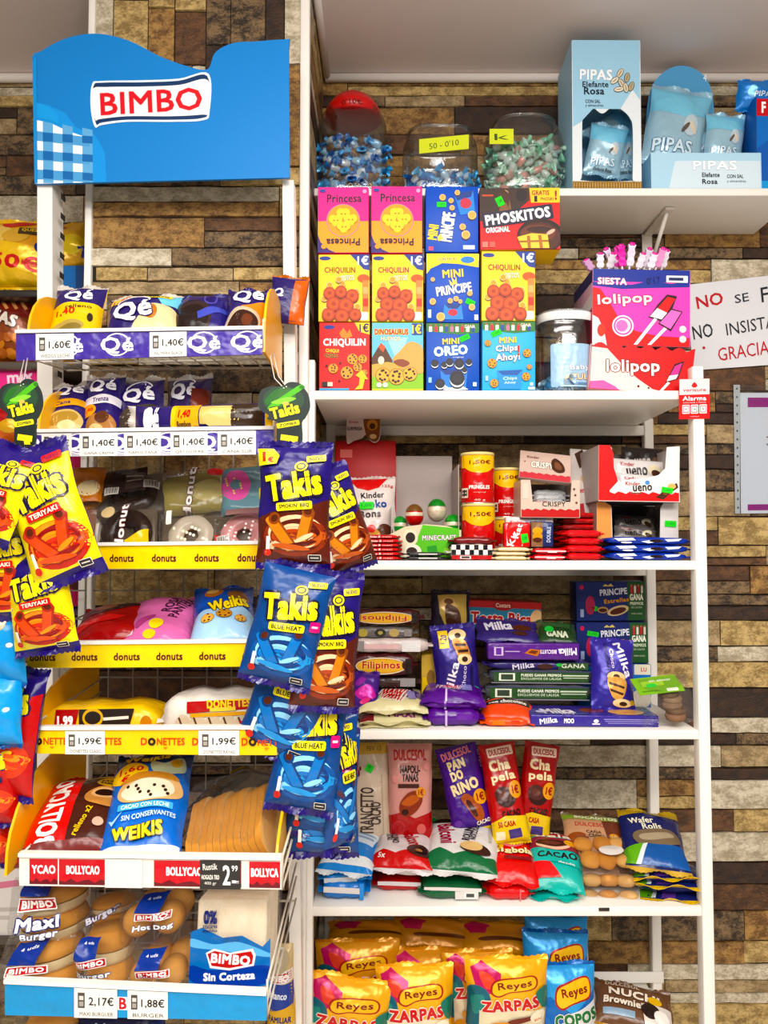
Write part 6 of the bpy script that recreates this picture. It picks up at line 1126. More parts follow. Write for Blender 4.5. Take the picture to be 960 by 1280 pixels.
def clam(label, bottom, top, w, th_, n, cols, lab=True, group='clear pastry trays'):
    m, W, H = frame(bottom, top, w)
    root = tag(empty('pastry_tray', m), label, 'pastry tray', group)
    r = random.Random(hash_(label))
    for i in range(n):
        mb = MB(); x = (i % 3 - 1) * W * .3 + r.uniform(-.004, .004); z = H * (0.26 + 0.5 * (i // 3)) + r.uniform(-.004, .004); a_ = W * .17
        mb.lathe([(0.0005, -a_ * .55), (a_ * .6, -a_ * .5), (a_ * .95, -a_ * .2), (a_, .0), (a_ * .9, a_ * .28), (a_ * .55, a_ * .5), (0.0005, a_ * .56)], mat(cols[i % len(cols)], 'bread'), 18, 2.6, cap=False)
        mb.build('pastry', root, Matrix.Translation((x, -th_ * .15, z)) @ Matrix.Rotation(math.pi / 2 + r.uniform(-.3, .3), 4, 'X') @ Matrix.Rotation(r.uniform(-.6, .6), 4, 'Z'))
    mb = MB(); f = pillow(W, H, th_, hash_(label) % 999, 7, .0)
    for sd in (-1, 1):
        vs = [f((i / 14 - .5) * W, j / 14 * H, sd, 0) for j in range(15) for i in range(15)]
        mb.add(vs, [(j * 15 + i, j * 15 + i + 1, j * 15 + i + 16, j * 15 + i + 15) if sd < 0 else (j * 15 + i, j * 15 + i + 15, j * 15 + i + 16, j * 15 + i + 1) for j in range(14) for i in range(14)], mat('clear'), True)
    mb.build('clear_wrap', root)
    if lab:
        s = MB(); art(s, [E(50, 50, 50, '#d8d4d0', 50), R(50, 50, 60, 8, '#8d94a8'), R(50, 64, 44, 6, '#8d94a8'), R(50, 36, 40, 6, '#b0707a')], W * .42, H * .3, lambda x, z, off: (x + W * .08, f(x, H * .3, -1, 0)[1] - 0.001 - off, z + H * .18), 'paper'); s.build('oval_label', root)
clam('clear tray of golden pastries with an oval label, topmost of three', (762, 1090, 1.595), (748, 1050, 1.70), 70, 0.045, 6, ['#dca560', '#cf9450', '#e6bb7c'])
clam('clear tray of pale pastries, middle one of three', (764, 1108, 1.585), (752, 1094, 1.70), 74, 0.045, 6, ['#e0bc88', '#d6a56c'], False)
clam('clear tray of pale pastries, lowest one of three on the board', (765, 1127, 1.58), (752, 1118, 1.70), 76, 0.04, 6, ['#e2c08e', '#d2a068'], False)
# wafer roll packs
WAF = [G([(0, 0), (100, 0), (100, 8), (70, 14), (40, 10), (0, 14)], '#b59a3a', 0), T('Tago', 46, 6, 30, 8, '#2a2418', 4, .04), T('Wafer', 34, 26, 42, 12, '#e9e4d0', 6, .05), T('Rolls', 50, 37, 32, 11, '#e9e4d0', 6, .05), G([(20, 50), (80, 40), (90, 62), (30, 74)], '#7a6a56', 1), G([(30, 54), (76, 46), (80, 54), (34, 64)], '#a89a84', 1), G([(0, 76), (34, 70), (20, 99), (0, 99)], '#6aa83a', 0), G([(36, 70), (96, 66), (99, 99), (24, 99)], '#1d5a9c', 0), G([(30, 72), (38, 69), (24, 99), (16, 99)], '#d9e2e0', 0)]
flatpack('navy and green wafer roll pack tilted upward, topmost of its pile', (823, 1086, 1.585), (808, 1018, 1.74), 74, 0.045, '#1d2560', WAF, 'wafer_pack', 'wafer pack', 'navy wafer roll packs', ('#b59a3a', '#c9a85a'), boxy=3)
for i, (b_, t_, nm) in enumerate((((836, 1096, 1.58), (828, 1086, 1.72), 'second from the top'), ((840, 1110, 1.577), (830, 1100, 1.72), 'third from the top'), ((845, 1127, 1.575), (834, 1116, 1.72), 'lowest'))):
    flatpack('navy and green wafer roll pack, ' + nm + ' of its pile', b_, t_, (80, 82, 80)[i], 0.034, '#1d2560', [G([(0, 60), (34, 50), (22, 99), (0, 99)], '#6aa83a', 0), G([(40, 70), (60, 62), (50, 99), (30, 99)], '#5a3a8a', 0), G([(28, 60), (34, 58), (22, 99), (16, 99)], '#d9e2e0', 0)], 'wafer_pack', 'wafer pack', 'navy wafer roll packs', ('#1d2560', '#d9b84a'), boxy=3, yaw=(2, -3, 1)[i])
mb = MB(); p = P(755, 1136.5, YF - 0.0006); mb.rbox((p.x - .011, YF - 0.0022, p.z - .0035), (p.x + .011, YF - 0.0006, p.z + .0035), mat('#2a2624', 'plastic'), .001); tag(mb.build('shelf_clip'), 'tiny black clip stuck on the edge of the lowest full board', 'clip')
# ------------------------------------------------------------------ board F: crisp bags
def yscale(k, els):
    out = []
    for e in els:
        e = list(e)
        if e[0] == 'T': e[3] *= k; e[5] *= k
        elif e[0] == 'R': e[2] *= k; e[4] *= k
        elif e[0] == 'E': e[2] *= k; e[4] = e[4] * k if e[4] else None
        else: e[1] = [(x, y * k) for x, y in e[1]]
        out.append(tuple(e))
    return out
def reyes(word, wc='#c8202c'): return yscale(0.62, [G([(6, 8), (20, 0), (42, 14), (40, 34), (26, 40), (10, 30)], '#c2246a', 0), G([(16, 12), (30, 16), (36, 30), (22, 32)], '#e05a4a', 1), G([(0, 44), (10, 30), (24, 36), (28, 54), (20, 70), (22, 90), (0, 96)], '#1f6a7a', 1), G([(4, 50), (18, 42), (20, 60), (8, 74)], '#3a8f88', 1), G([(14, 66), (50, 60), (96, 66), (96, 160), (14, 160)], '#e9dfc2', 0), G([(32, 24), (50, 19), (76, 16), (86, 22), (84, 34), (66, 36), (52, 38), (38, 44), (28, 38)], '#a8321c', 1), G([(34, 25.5), (51, 20.5), (76, 17.5), (84, 23), (82, 32.5), (66, 34.5), (52, 36.5), (38, 42), (30.5, 37)], '#f2c41c', 1), T('Reyes', 58, 28.5, 42, 12, '#8a241a', 6, .06, '#f6dc6a', .03), T(word, 52, 55, 72, 17, wc, 4, .13, '#f3e9dc', .08), G([(50, 78), (80, 70), (84, 74), (56, 84)], '#7a3418', 1), E(86, 74, 10, '#f6efd8', 9), G([(84, 40), (99, 36), (99, 66), (90, 60)], '#2a7a6a', 1), T('SIN', 86, 78, 10, 4, '#d87a3a', 0, .07), E(40, 88, 16, '#d99a3a', 9), E(66, 92, 14, '#c98a2e', 8), E(30, 104, 16, '#d99a3a', 9), E(60, 108, 16, '#c98a2e', 9), E(50, 124, 18, '#d99a3a', 9)])
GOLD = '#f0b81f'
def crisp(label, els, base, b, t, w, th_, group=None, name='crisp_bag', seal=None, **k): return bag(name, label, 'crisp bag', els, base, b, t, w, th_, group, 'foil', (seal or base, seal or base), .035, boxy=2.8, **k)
zg = 'golden crisp bags'
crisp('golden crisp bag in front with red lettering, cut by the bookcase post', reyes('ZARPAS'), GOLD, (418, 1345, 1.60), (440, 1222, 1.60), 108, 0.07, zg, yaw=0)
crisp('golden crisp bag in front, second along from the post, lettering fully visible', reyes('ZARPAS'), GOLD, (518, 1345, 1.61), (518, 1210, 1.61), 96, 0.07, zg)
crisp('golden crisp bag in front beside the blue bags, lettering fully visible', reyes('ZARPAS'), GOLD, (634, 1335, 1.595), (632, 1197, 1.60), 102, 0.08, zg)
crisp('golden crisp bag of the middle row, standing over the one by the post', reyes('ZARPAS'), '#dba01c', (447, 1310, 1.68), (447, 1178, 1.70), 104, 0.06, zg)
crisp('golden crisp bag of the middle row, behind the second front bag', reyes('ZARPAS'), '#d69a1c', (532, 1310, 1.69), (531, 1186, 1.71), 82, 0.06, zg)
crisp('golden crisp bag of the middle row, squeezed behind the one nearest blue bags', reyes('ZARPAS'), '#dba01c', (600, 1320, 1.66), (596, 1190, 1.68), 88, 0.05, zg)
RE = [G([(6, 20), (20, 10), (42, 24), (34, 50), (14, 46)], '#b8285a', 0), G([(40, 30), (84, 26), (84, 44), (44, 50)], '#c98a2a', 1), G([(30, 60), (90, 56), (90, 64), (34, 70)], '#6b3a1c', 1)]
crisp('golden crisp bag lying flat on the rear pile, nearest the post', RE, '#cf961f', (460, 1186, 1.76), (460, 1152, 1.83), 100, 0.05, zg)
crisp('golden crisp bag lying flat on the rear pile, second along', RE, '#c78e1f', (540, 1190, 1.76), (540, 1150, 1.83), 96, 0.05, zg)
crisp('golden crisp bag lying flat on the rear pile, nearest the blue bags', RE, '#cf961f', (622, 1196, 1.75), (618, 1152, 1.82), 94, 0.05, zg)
BLB = lambda w_: [G([(0, 30), (30, 24), (60, 40), (100, 20), (100, 0), (0, 0)], '#4aa0dc', 0), G([(52, 40), (99, 30), (99, 99), (46, 99)], '#dfe0e0', 0), G([(40, 16), (60, 11), (84, 8), (92, 15), (90, 27), (72, 29), (60, 31), (46, 36), (36, 30)], '#a8321c', 1), G([(42, 17.5), (60, 12.5), (84, 9.5), (90, 16), (88, 25.5), (72, 27.5), (60, 29.5), (46, 34), (38.5, 29)], '#f2c41c', 1), T('Reyes', 66, 20.5, 40, 10, '#8a241a', 6, .06)] + ([T(w_, 66, 44, 66, 12, '#2f7a4a', 6, .1, '#f3efe6', .06), E(40, 66, 10, '#e6dba8', 6), E(56, 74, 12, '#d8ca8a', 7), E(72, 70, 11, '#e9dfb0', 6), E(48, 84, 12, '#e0d39a', 7), E(70, 86, 13, '#cdbd7a', 7), E(84, 62, 11, '#d8763a', 6), T('SIN', 84, 62, 10, 4, '#fff', 0, .06)] if w_ else [])
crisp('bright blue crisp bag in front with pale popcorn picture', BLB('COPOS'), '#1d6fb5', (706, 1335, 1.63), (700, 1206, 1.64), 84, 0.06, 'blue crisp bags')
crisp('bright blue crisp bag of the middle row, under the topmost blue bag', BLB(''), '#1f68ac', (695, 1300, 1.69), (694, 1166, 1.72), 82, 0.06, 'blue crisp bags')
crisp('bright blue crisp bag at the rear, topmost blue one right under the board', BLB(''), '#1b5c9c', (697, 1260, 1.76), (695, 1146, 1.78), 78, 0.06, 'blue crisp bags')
NUC = [DUL('#cfc2b2', 36, 16, 44, 10, -3), T('NUCHI', 50, 38, 66, 20, '#e9dfd0', -3, .1, '#3a261c', .05), T('Brownie', 34, 60, 48, 18, '#e9dfd0', -2, .09, '#3a261c', .05), R(30, 84, 40, 12, '#8fa6b8'), E(76, 44, 9, '#d6b02a', 9), G([(58, 56), (96, 50), (99, 90), (62, 94)], '#d9d2ca', 0), E(70, 68, 12, '#2a1c18', 16), E(84, 76, 10, '#f0ece6', 14)]
flatpack('brown brownie packet with white lettering, upper one beside the blue bags', (793, 1290, 1.60), (790, 1232, 1.70), 92, 0.05, '#6e4e38', NUC, 'cake_packet', 'cake packet', 'brown brownie packets', ('#6e4e38', '#b58a4a'), boxy=3)
flatpack('brown brownie packet almost wholly hidden beneath the other brownie packet', (800, 1325, 1.585), (796, 1286, 1.68), 92, 0.04, '#5e4230', NUC, 'cake_packet', 'cake packet', 'brown brownie packets', ('#5e4230', '#b58a4a'), boxy=3)
# ------------------------------------------------------------------ stand: filled cake packets of the upper trays
QP = '#2f2268'
def qlogo(x, y, w, h, rot=0, c='#f4f2f6'): return [E(x, y - h * .55, w * .42, c, h * .32, rot), E(x, y - h * .5, w * .38, QP, h * .28, rot), T('Q\u00e9', x, y, w, h, c, rot, .07, '#2a1d5c', .04)]
def qe_bag(label, els, base, b, t, w, th_=0.05, seal=None, **k): return bag('cake_packet', label, 'cake packet', els, base, b, t, w, th_, 'violet cake packets', 'film', seal or ('#c9c2b8', None), .07, **k)
Y1_ = '#e9c42a'
qe_bag('violet and yellow cake packet at the far end of the top tray', [R(50, 20, 99, 40, QP), *qlogo(54, 24, 56, 24, 6), G([(0, 42), (100, 36), (100, 100), (0, 100)], Y1_, 0), T('1,40', 36, 56, 40, 14, '#d0432a', 6, .09), T('relleno', 60, 46, 50, 6, '#4a2a1a', 6, .04), E(40, 84, 38, '#b3a060', 12, 16), E(44, 86, 30, '#8a7a44', 8, 16), E(84, 62, 5, '#3a2a1a', 7)], Y1_, (88, 430, 1.30), (104, 364, 1.36), 66)
qe_bag('violet and cream cake packet with a blue corner in the top tray', [G([(62, 0), (100, 0), (100, 36), (80, 40)], '#7fc4dc', 0), G([(60, 50), (78, 40), (100, 50), (99, 99), (40, 99)], '#e6cfa6', 1), E(66, 58, 9, '#b5783a', 14), E(20, 18, 20, '#f0cf2a', 14), T('1,40', 20, 20, 28, 18, '#c9382a', 10, .09), R(70, 14, 40, 15, '#f0dc3a', .4, 3), T('Nuevo', 70, 14, 32, 10, '#3a2a5c', 3, .06), *qlogo(40, 56, 56, 44, 8)], QP, (176, 428, 1.28), (184, 374, 1.34), 92)
qe_bag('dark violet palm pastry packet lying in the middle of the top tray', [E(34, 66, 40, '#3a2622', 36), E(34, 70, 34, '#241614', 26), E(70, 26, 12, '#5a4fa0', 20), E(70, 26, 9, QP, 15), G([(48, 60), (99, 44), (99, 56), (50, 74)], '#4a54b0', 0)], '#2a2470', (250, 428, 1.29), (254, 374, 1.36), 72, seal=('#2a2470', None))
qe_bag('violet and orange palm pastry packet beside the yellow end panel, top tray', [*qlogo(50, 22, 70, 34, 6), G([(40, 46), (100, 32), (100, 100), (36, 100)], '#cf8a3a', 0), E(44, 74, 40, '#c9b8a0', 26), E(46, 78, 34, '#3a2018', 22), E(56, 74, 12, '#6b3a24', 10)], QP, (305, 428, 1.27), (314, 366, 1.34), 60, seal=(QP, None))
bag('cake_packet', 'orange and violet cake packet sticking out behind the post of the stand', 'cake packet', [G([(66, 10), (99, 0), (99, 100), (60, 100)], '#c96a2a', 0), T('Q', 24, 40, 30, 20, '#f0ecf2', 10, .08)], QP, (356, 404, 1.405), (364, 349, 1.42), 48, 0.035, None, 'film', ('#c9782a', None))
# second tray
def qs(c2): return [*qlogo(50, 22, 70, 24, 4), R(50, 48, 96, 12, c2, 0, -4), T('Cana', 44, 48, 40, 6, '#3a2a5c', -4, .06), E(50, 78, 42, '#c9b078', 18), E(48, 74, 34, '#a8894a', 10, 10), E(56, 84, 20, '#e0cfa0', 6)]
qe_bag('violet cake packet with a yellow band, first from the yellow panel in second tray', qs('#d9a32a'), QP, (84, 556, 1.27), (92, 482, 1.35), 54)
qe_bag('violet cake packet with a white band and hazelnut, second in the second tray', [*qlogo(50, 22, 70, 24, 4), R(50, 44, 96, 12, '#e6e2e8', 0, -4), T('Trenza', 50, 44, 44, 7, '#4a3a7a', -4, .05), E(20, 58, 20, '#e09a2a', 9), T('1,40', 20, 58, 26, 7, '#c9382a', 0, .08), E(50, 80, 40, '#a8794a', 16), E(56, 70, 18, '#5a3420', 8), E(40, 86, 20, '#d6b888', 8)], QP, (126, 556, 1.27), (134, 476, 1.35), 50)
qe_bag('dark violet cake packet with sugar grains, third in the second tray', [*qlogo(50, 34, 72, 28, 4), G([(0, 56), (100, 48), (100, 100), (0, 100)], '#4a4038', 0), *[E(12 + (i * 37) % 78, 62 + (i * 23) % 34, 3, '#8a8074') for i in range(16)]], QP, (172, 556, 1.275), (178, 478, 1.36), 58)
qe_bag('violet cake packet half hidden at the rear of the second tray', [*qlogo(42, 34, 60, 34, 4), R(80, 60, 36, 60, '#7a3a30')], '#3a2a5c', (236, 548, 1.35), (238, 474, 1.40), 58)
def frame_h(): pass
bag('cake_packet', 'long violet chocolate cake packet lying lengthwise across the second tray', 'cake packet', [T('Q\u00e9', 50, 85, 60, 22, '#f4f2f6', 90, .08, '#2a1d5c', .04), E(50, 88, 44, '#f4f2f6', 3), R(50, 66, 99, 5, '#e9c42a'), R(46, 56, 90, 18, '#d8ac2a'), T('1,40', 36, 58, 42, 8, '#c9382a', 90, .09), T('Bombon', 70, 58, 46, 5, '#5a3a1c', 90, .05), R(40, 34, 60, 24, '#cdb878'), E(50, 30, 36, '#d6c288', 14), R(50, 12, 92, 22, '#3a2a1c'), R(88, 26, 22, 50, '#4a3a8a')], QP, (168, 527, 1.245), (332, 524, 1.225), 40, 0.045, None, 'film', ('#d8b22a', '#c9c2b8'), .05)
# third tray: ring cakes in clear clamshells
def donut_pack(label, b, t, w, ring, glaze, els, two=True, base='#6b5f50', th_=0.055):
    m, W, H = frame(b, t, w)
    root = tag(empty('ring_cake_pack', m), label, 'ring cake pack', 'clear ring cake packs')
    mb = MB(); f = pillow(W, H, th_, hash_(label) % 99, 7, 0)
    R0, r0 = min(W, H) * .30, min(W, H) * .16
    vs = []; fs = []; N, M = 26, 10
    for i in range(N):
        for j in range(M):
            a_, b_ = 2 * math.pi * i / N, 2 * math.pi * j / M; q = R0 + r0 * math.cos(b_); vs.append((q * math.cos(a_), r0 * .8 * math.sin(b_), q * math.sin(a_)))
    for i in range(N):
        for j in range(M): fs.append((i * M + j, ((i + 1) % N) * M + j, ((i + 1) % N) * M + (j + 1) % M, i * M + (j + 1) % M))
    mb.add(vs, fs, mat(ring, 'bread'), True); mb.build('ring_cake', root, Matrix.Translation((0, 0.004, H * .46)))
    mb = MB(); vs = []
    for i in range(N):
        for j in range(5):
            a_ = 2 * math.pi * i / N; b_ = math.pi * (1.12 + 0.76 * j / 4); q = R0 + r0 * 1.04 * math.cos(b_ ) * (1 + .05 * math.sin(i * 1.7)); vs.append((q * math.cos(a_), r0 * .86 * math.sin(b_), q * math.sin(a_)))
    mb.add(vs, [(i * 5 + j, i * 5 + j + 1, ((i + 1) % N) * 5 + j + 1, ((i + 1) % N) * 5 + j) for i in range(N) for j in range(4)], mat(glaze, 'film'), True); mb.build('glaze', root, Matrix.Translation((0, 0.003, H * .46)))
    mb = MB(); mb.rbox((-W * .49, th_ * .2, H * .02), (W * .49, th_ * .42, H * .98), mat(base, 'plastic'), .006); mb.build('plastic_base', root)
    mb = MB()
    for sd in (-1, 1):
        vs = [f((i / 14 - .5) * W, j / 14 * H, sd, 0) for j in range(15) for i in range(15)]
        mb.add(vs, [(j * 15 + i, j * 15 + i + 1, j * 15 + i + 16, j * 15 + i + 15) if sd < 0 else (j * 15 + i, j * 15 + i + 15, j * 15 + i + 16, j * 15 + i + 1) for j in range(14) for i in range(14)], mat('clear'), True)
    mb.build('clear_lid', root)
    mb = MB(); art(mb, els, W, H, lambda x, z, off: f(x, z, -1, off), 'film', thr=.012); mb.build('printed_label', root)
DL = lambda x, y, w, rot, c='#f1ece6': [T('donuts', x, y, w, 15, c, rot, .12, '#5a2030', .09)]
BC = lambda x, y: [R(x, y, 22, 18, '#d9d4cc'), *[R(x - 9 + 2.2 * i, y, .9 + .5 * (i % 2), 15, '#4a423c') for i in range(9)]]
donut_pack('ring cake pack with orange picture nearest the yellow crisp bags in third tray', (100, 640, 1.33), (108, 588, 1.37), 62, '#c99a5a', '#c9883a', [G([(24, 10), (96, 4), (96, 90), (40, 96)], '#b5722c', 0), E(70, 60, 22, '#e0d0a8', 20), *DL(28, 46, 92, -76)])
donut_pack('white labelled ring cake pack under the orange one in third tray', (100, 694, 1.28), (102, 636, 1.31), 60, '#a8825a', '#d0c8bc', [R(60, 50, 60, 70, '#7a5a4a'), *BC(60, 40)])
donut_pack('dark ring cake pack with barcode panel, at the rear over the chocolate one', (166, 640, 1.34), (168, 588, 1.385), 76, '#4a2c1c', '#3a2016', [R(44, 46, 70, 60, '#3a2c28'), *BC(24, 70), R(60, 50, 30, 40, '#4f403a'), TB('', 60, 40, 26, 5, '#a89c92'), TB('', 60, 52, 24, 5, '#a89c92'), *BC(86, 62)])
donut_pack('chocolate ring cake pack with large upright white lettering in third tray', (156, 696, 1.275), (160, 632, 1.31), 72, '#4a2c1c', '#2f1a12', [G([(50, 86), (96, 60), (96, 99), (44, 99)], '#e0c22a', 0), E(26, 24, 12, '#cdb890', 12), *DL(52, 46, 96, 86), R(10, 70, 8, 50, '#e6e0d6', .3)])
donut_pack('pale cream ring cake pack with upright lettering at the rear of third tray', (246, 648, 1.32), (248, 592, 1.37), 88, '#a89468', '#b5a878', [G([(4, 30), (96, 20), (96, 96), (10, 98)], '#8f8456', 0), E(70, 60, 24, '#b3a878', 20), E(80, 24, 12, '#c23a3a', 9), *DL(44, 54, 82, 82)])
donut_pack('sugared ring cake pack with a barcode in front row of third tray', (238, 696, 1.265), (240, 640, 1.30), 82, '#a8825a', '#c9bfae', [*BC(14, 84), R(22, 26, 8, 30, '#e2ddd4', .3), R(94, 80, 10, 26, '#c23a34'), *[E(30 + (i * 29) % 50, 50 + (i * 17) % 44, 2.2, '#e6dcc6') for i in range(18)]])
donut_pack('pink ring cake box with a pink iced ring picture at rear of third tray', (314, 648, 1.31), (312, 590, 1.36), 76, '#c99a6a', '#e087b5', [R(50, 50, 94, 90, '#6f8f98'), E(30, 44, 24, '#dc6aa8', 30), E(30, 42, 9, '#6f8f98', 10), *[E(14 + (i * 23) % 34, 28 + (i * 13) % 34, 1.6, '#f3e27a') for i in range(10)], R(80, 68, 26, 26, '#e6cf3a', .3)])
donut_pack('pink sugared ring cake pack beside the hanging violet crisp bag', (306, 696, 1.255), (304, 638, 1.29), 74, '#b5786a', '#d9a0a0', [*BC(20, 78), R(60, 16, 70, 16, '#8a6a68'), *[E(24 + (i * 31) % 60, 46 + (i * 19) % 46, 2, '#f0d6d2') for i in range(20)]])
# fourth tray
flatpack('red and dark glossy cake bag lying at the end of the fourth tray', (140, 806, 1.225), (160, 762, 1.36), 108, 0.06, '#9c1420', [G([(0, 0), (100, 0), (100, 24), (40, 34), (0, 50)], '#3a1c1c', 0), E(30, 20, 14, '#8a5a44', 8), G([(0, 70), (40, 50), (60, 60), (10, 90)], '#d82430', 0)], 'cake_bag', 'cake bag', boxy=3)
flatpack('pink cake bag with dark upright lettering in the middle of fourth tray', (190, 808, 1.215), (214, 754, 1.36), 84, 0.055, '#d076a8', [T('PANTERA', 78, 36, 66, 12, '#4a2440', 74, .05), T('ROSA', 62, 34, 42, 12, '#4a2440', 74, .05), E(50, 74, 10, '#e9d02a', 10), G([(20, 70), (40, 56), (44, 60), (26, 80)], '#a84a80', 1), E(44, 90, 9, '#e6c42a', 5), R(12, 84, 14, 6, '#e9d8e2')], 'cake_bag', 'cake bag', boxy=3)
WEI = [G([(0, 60), (20, 52), (80, 50), (100, 58), (100, 100), (0, 100)], '#a9cbe6', 0), E(36, 20, 16, '#a86a3a', 9), E(34, 17, 11, '#d6b070', 5), G([(60, 26), (84, 20), (94, 36), (70, 44)], '#8a5a34', 1), T('Weikis', 60, 44, 64, 20, '#e8d23a', 12, .06, '#4a3018', .05), *cookie(28, 70, 11, '#d6a860', '#4a2a1a', 4, 1), *cookie(54, 64, 13, '#c8924a', '#4a2a1a', 5, 2), *cookie(80, 72, 9, '#d6a860', '#4a2a1a', 4, 3)]
flatpack('blue and pale cake bag with small cakes picture in the fourth tray', (278, 808, 1.21), (280, 738, 1.34), 76, 0.055, '#1d52a8', WEI, 'cake_bag', 'cake bag', None, ('#1d4a94', '#a9cbe6'), boxy=3)
flatpack('dark navy bag wedged behind the blue and pale one in the fourth tray', (304, 800, 1.30), (308, 748, 1.39), 46, 0.04, '#1a2242', [G([(10, 20), (90, 10), (90, 30), (10, 40)], '#3a3a4a', 0)], 'cake_bag', 'cake bag', boxy=3)
# fifth tray: two long packs of mini ring cakes
def long_pack(label, x0, x1, y0, y1, Y, d, base, els, **k): return bar(label, x0, x1, y1, y0, Y, d, base, els, 'mini_cake_pack', 'mini cake pack', **k)
long_pack('yellow and black long pack of mini ring cakes in the fifth tray', 42, 202, 884, 934, 1.20, 0.09, '#e6bf22', [G([(14, 0), (34, 0), (30, 60), (12, 60)], '#a81a28', 0), T('1,99', 22, 34, 14, 34, '#fff', 0, .09), G([(34, 0), (82, 0), (78, 44), (34, 50)], '#2c2420', 0), E(46, 24, 9, '#d6b02a', 26), E(46, 24, 7, '#2c2420', 18), R(66, 26, 22, 8, '#e9e2d6', 0, 3), T('DONETTES', 54, 72, 42, 40, '#b03a1c', 0, .1, '#f0d24a', .03), E(92, 40, 5, '#c0801c', 20)])
long_pack('white and red long pack of striped mini ring cakes in the fifth tray', 196, 336, 868, 934, 1.19, 0.09, '#d8d2c8', [*[E(20 + i * 15, 66, 9, '#c9bba4', 30) for i in range(6)], *[R(20 + i * 15, 66, 2, 50, '#5a4234', 0, 20) for i in range(6)], G([(24, 10), (99, 4), (99, 24), (24, 34)], '#b01c2a', 0), R(62, 36, 70, 8, '#d8a42a', 0, 2), R(60, 26, 26, 8, '#e9d26a', 0, 2), T('DONETTES', 66, 14, 44, 18, '#f0d24a', 2, .08), R(84, 70, 14, 40, '#b3202c'), R(34, 78, 10, 12, '#f3efe8', .5)])
# sixth tray: chocolate bun bag, blue cake bag, sliced bread
BOL = [G([(0, 0), (48, 0), (48, 100), (0, 100)], '#d01c2c', 0), G([(48, 0), (100, 0), (100, 100), (48, 100)], '#4a241c', 0), R(50, 6, 99, 12, '#d8b02a'), T('1,35', 40, 7, 40, 7, '#a02a1c', 0, .07), T('BOLLYCAO', 26, 56, 104, 19, '#f4efec', 90, .07), E(78, 22, 15, '#e2b83a', 9), T('MAS', 78, 20, 20, 4, '#4a241c', 0, .07), T('SABOR', 78, 25, 20, 4, '#4a241c', 0, .07), G([(58, 44), (76, 32), (96, 36), (98, 50), (84, 60), (62, 56)], '#c9935a', 1), E(78, 42, 15, '#e0b888', 7, 12), E(78, 42, 11, '#2f1812', 4.6, 12), T('relleno x2', 62, 76, 36, 6, '#e6c24a', 70, .05), E(80, 78, 6, '#cfae9a', 4), G([(0, 92), (100, 92), (100, 100), (0, 100)], '#7a3a38', 0)]
flatpack('red and brown chocolate bun bag with white lettering running up the tray', (82, 1074, 1.135), (118, 976, 1.30), 106, 0.06, '#c01c2a', BOL, 'cake_bag', 'cake bag', None, ('#a8242c', '#7a3a38'), boxy=3)
WK2 = [R(50, 8, 99, 16, '#17356f'), T('Weikis', 44, 9, 60, 10, '#e0c42e', 4, .1, '#3a2a18', .05), G([(50, 14), (70, 18), (90, 10), (94, 26), (60, 30)], '#c9d6b8', 1), E(84, 18, 7, '#d8b03a', 5), E(26, 27, 24, '#eac52a', 11), T('1,60', 28, 25, 32, 8, '#c0301c', 0, .09), T('\u20ac', 22, 33, 12, 6, '#c0301c', 0, .09), G([(16, 42), (36, 32), (76, 30), (94, 42), (88, 54), (40, 58), (20, 54)], '#d9b584', 1), G([(20, 46), (40, 38), (76, 38), (86, 48), (70, 55), (34, 56)], '#efe4cc', 1), *[E(28 + (i * 17) % 54, 42 + (i * 7) % 12, 2.2, '#3a2218') for i in range(10)], G([(16, 38), (40, 31), (76, 30), (90, 37), (60, 36), (36, 38)], '#c08a48', 1), R(54, 62, 66, 6, '#5aaede', .3, 2), T('CACAO CON LECHE', 54, 62, 58, 4, '#eaf4fa', 2, .05), T('SIN CONSERVANTES', 60, 71, 64, 4.5, '#cfe6f6', 4, .05), G([(12, 72), (18, 78), (28, 66), (18, 74)], '#a9d3f0'), T('WEIKIS', 50, 84, 60, 11, '#e8d23a', 6, .12, '#3a3018', .06), R(50, 97, 99, 6, '#cfdbe6')]
flatpack('blue cake bag with a yellow price badge between bun bag and bread', (170, 1074, 1.13), (196, 952, 1.29), 98, 0.07, '#1a6fc4', WK2, 'cake_bag', 'cake bag', None, ('#17356f', '#cfdbe6'), boxy=3)
root_m, W, H = frame((288, 1076, 1.17), (296, 972, 1.27), 100, -28)
root = tag(empty('bread_bag', root_m), 'clear bag of sliced brown crusted bread with a black top', 'bread bag')
ns = 11
for i in range(ns):
    mb = MB(); x = -W * .46 + W * .86 * i / (ns - 1); hh = H * .82; dd = 0.085
    outl = [(-dd / 2, 0.004), (dd / 2, 0.004), (dd / 2, hh * .55), (dd * .42, hh * .8), (dd * .2, hh * .95), (0, hh), (-dd * .2, hh * .96), (-dd * .44, hh * .8), (-dd / 2, hh * .55)]
    outl = spline(outl, 3); n = len(outl); s_ = (1 + .03 * math.sin(i * 2.1))
    A = [(x, y * s_, z * s_) for y, z in outl]; B = [(x + W * .076, y * s_, z * s_) for y, z in outl]
    mb.add(A + B, [(j, (j + 1) % n, (j + 1) % n + n, j + n) for j in range(n)], mat('#cf9a58', 'bread'), True); mb.add(A, [tuple(range(n))], mat('#eccf98', 'bread')); mb.add(B, [tuple(range(n))[::-1]], mat('#eccf98', 'bread'))
    mb.build('bread_slice', root, Matrix.Translation((0, 0.01, 0)) @ Matrix.Rotation(0.10, 4, 'Z'))
mb = MB(); f = pillow(W * 1.1, H * .95, 0.115, 41, 5, 0)
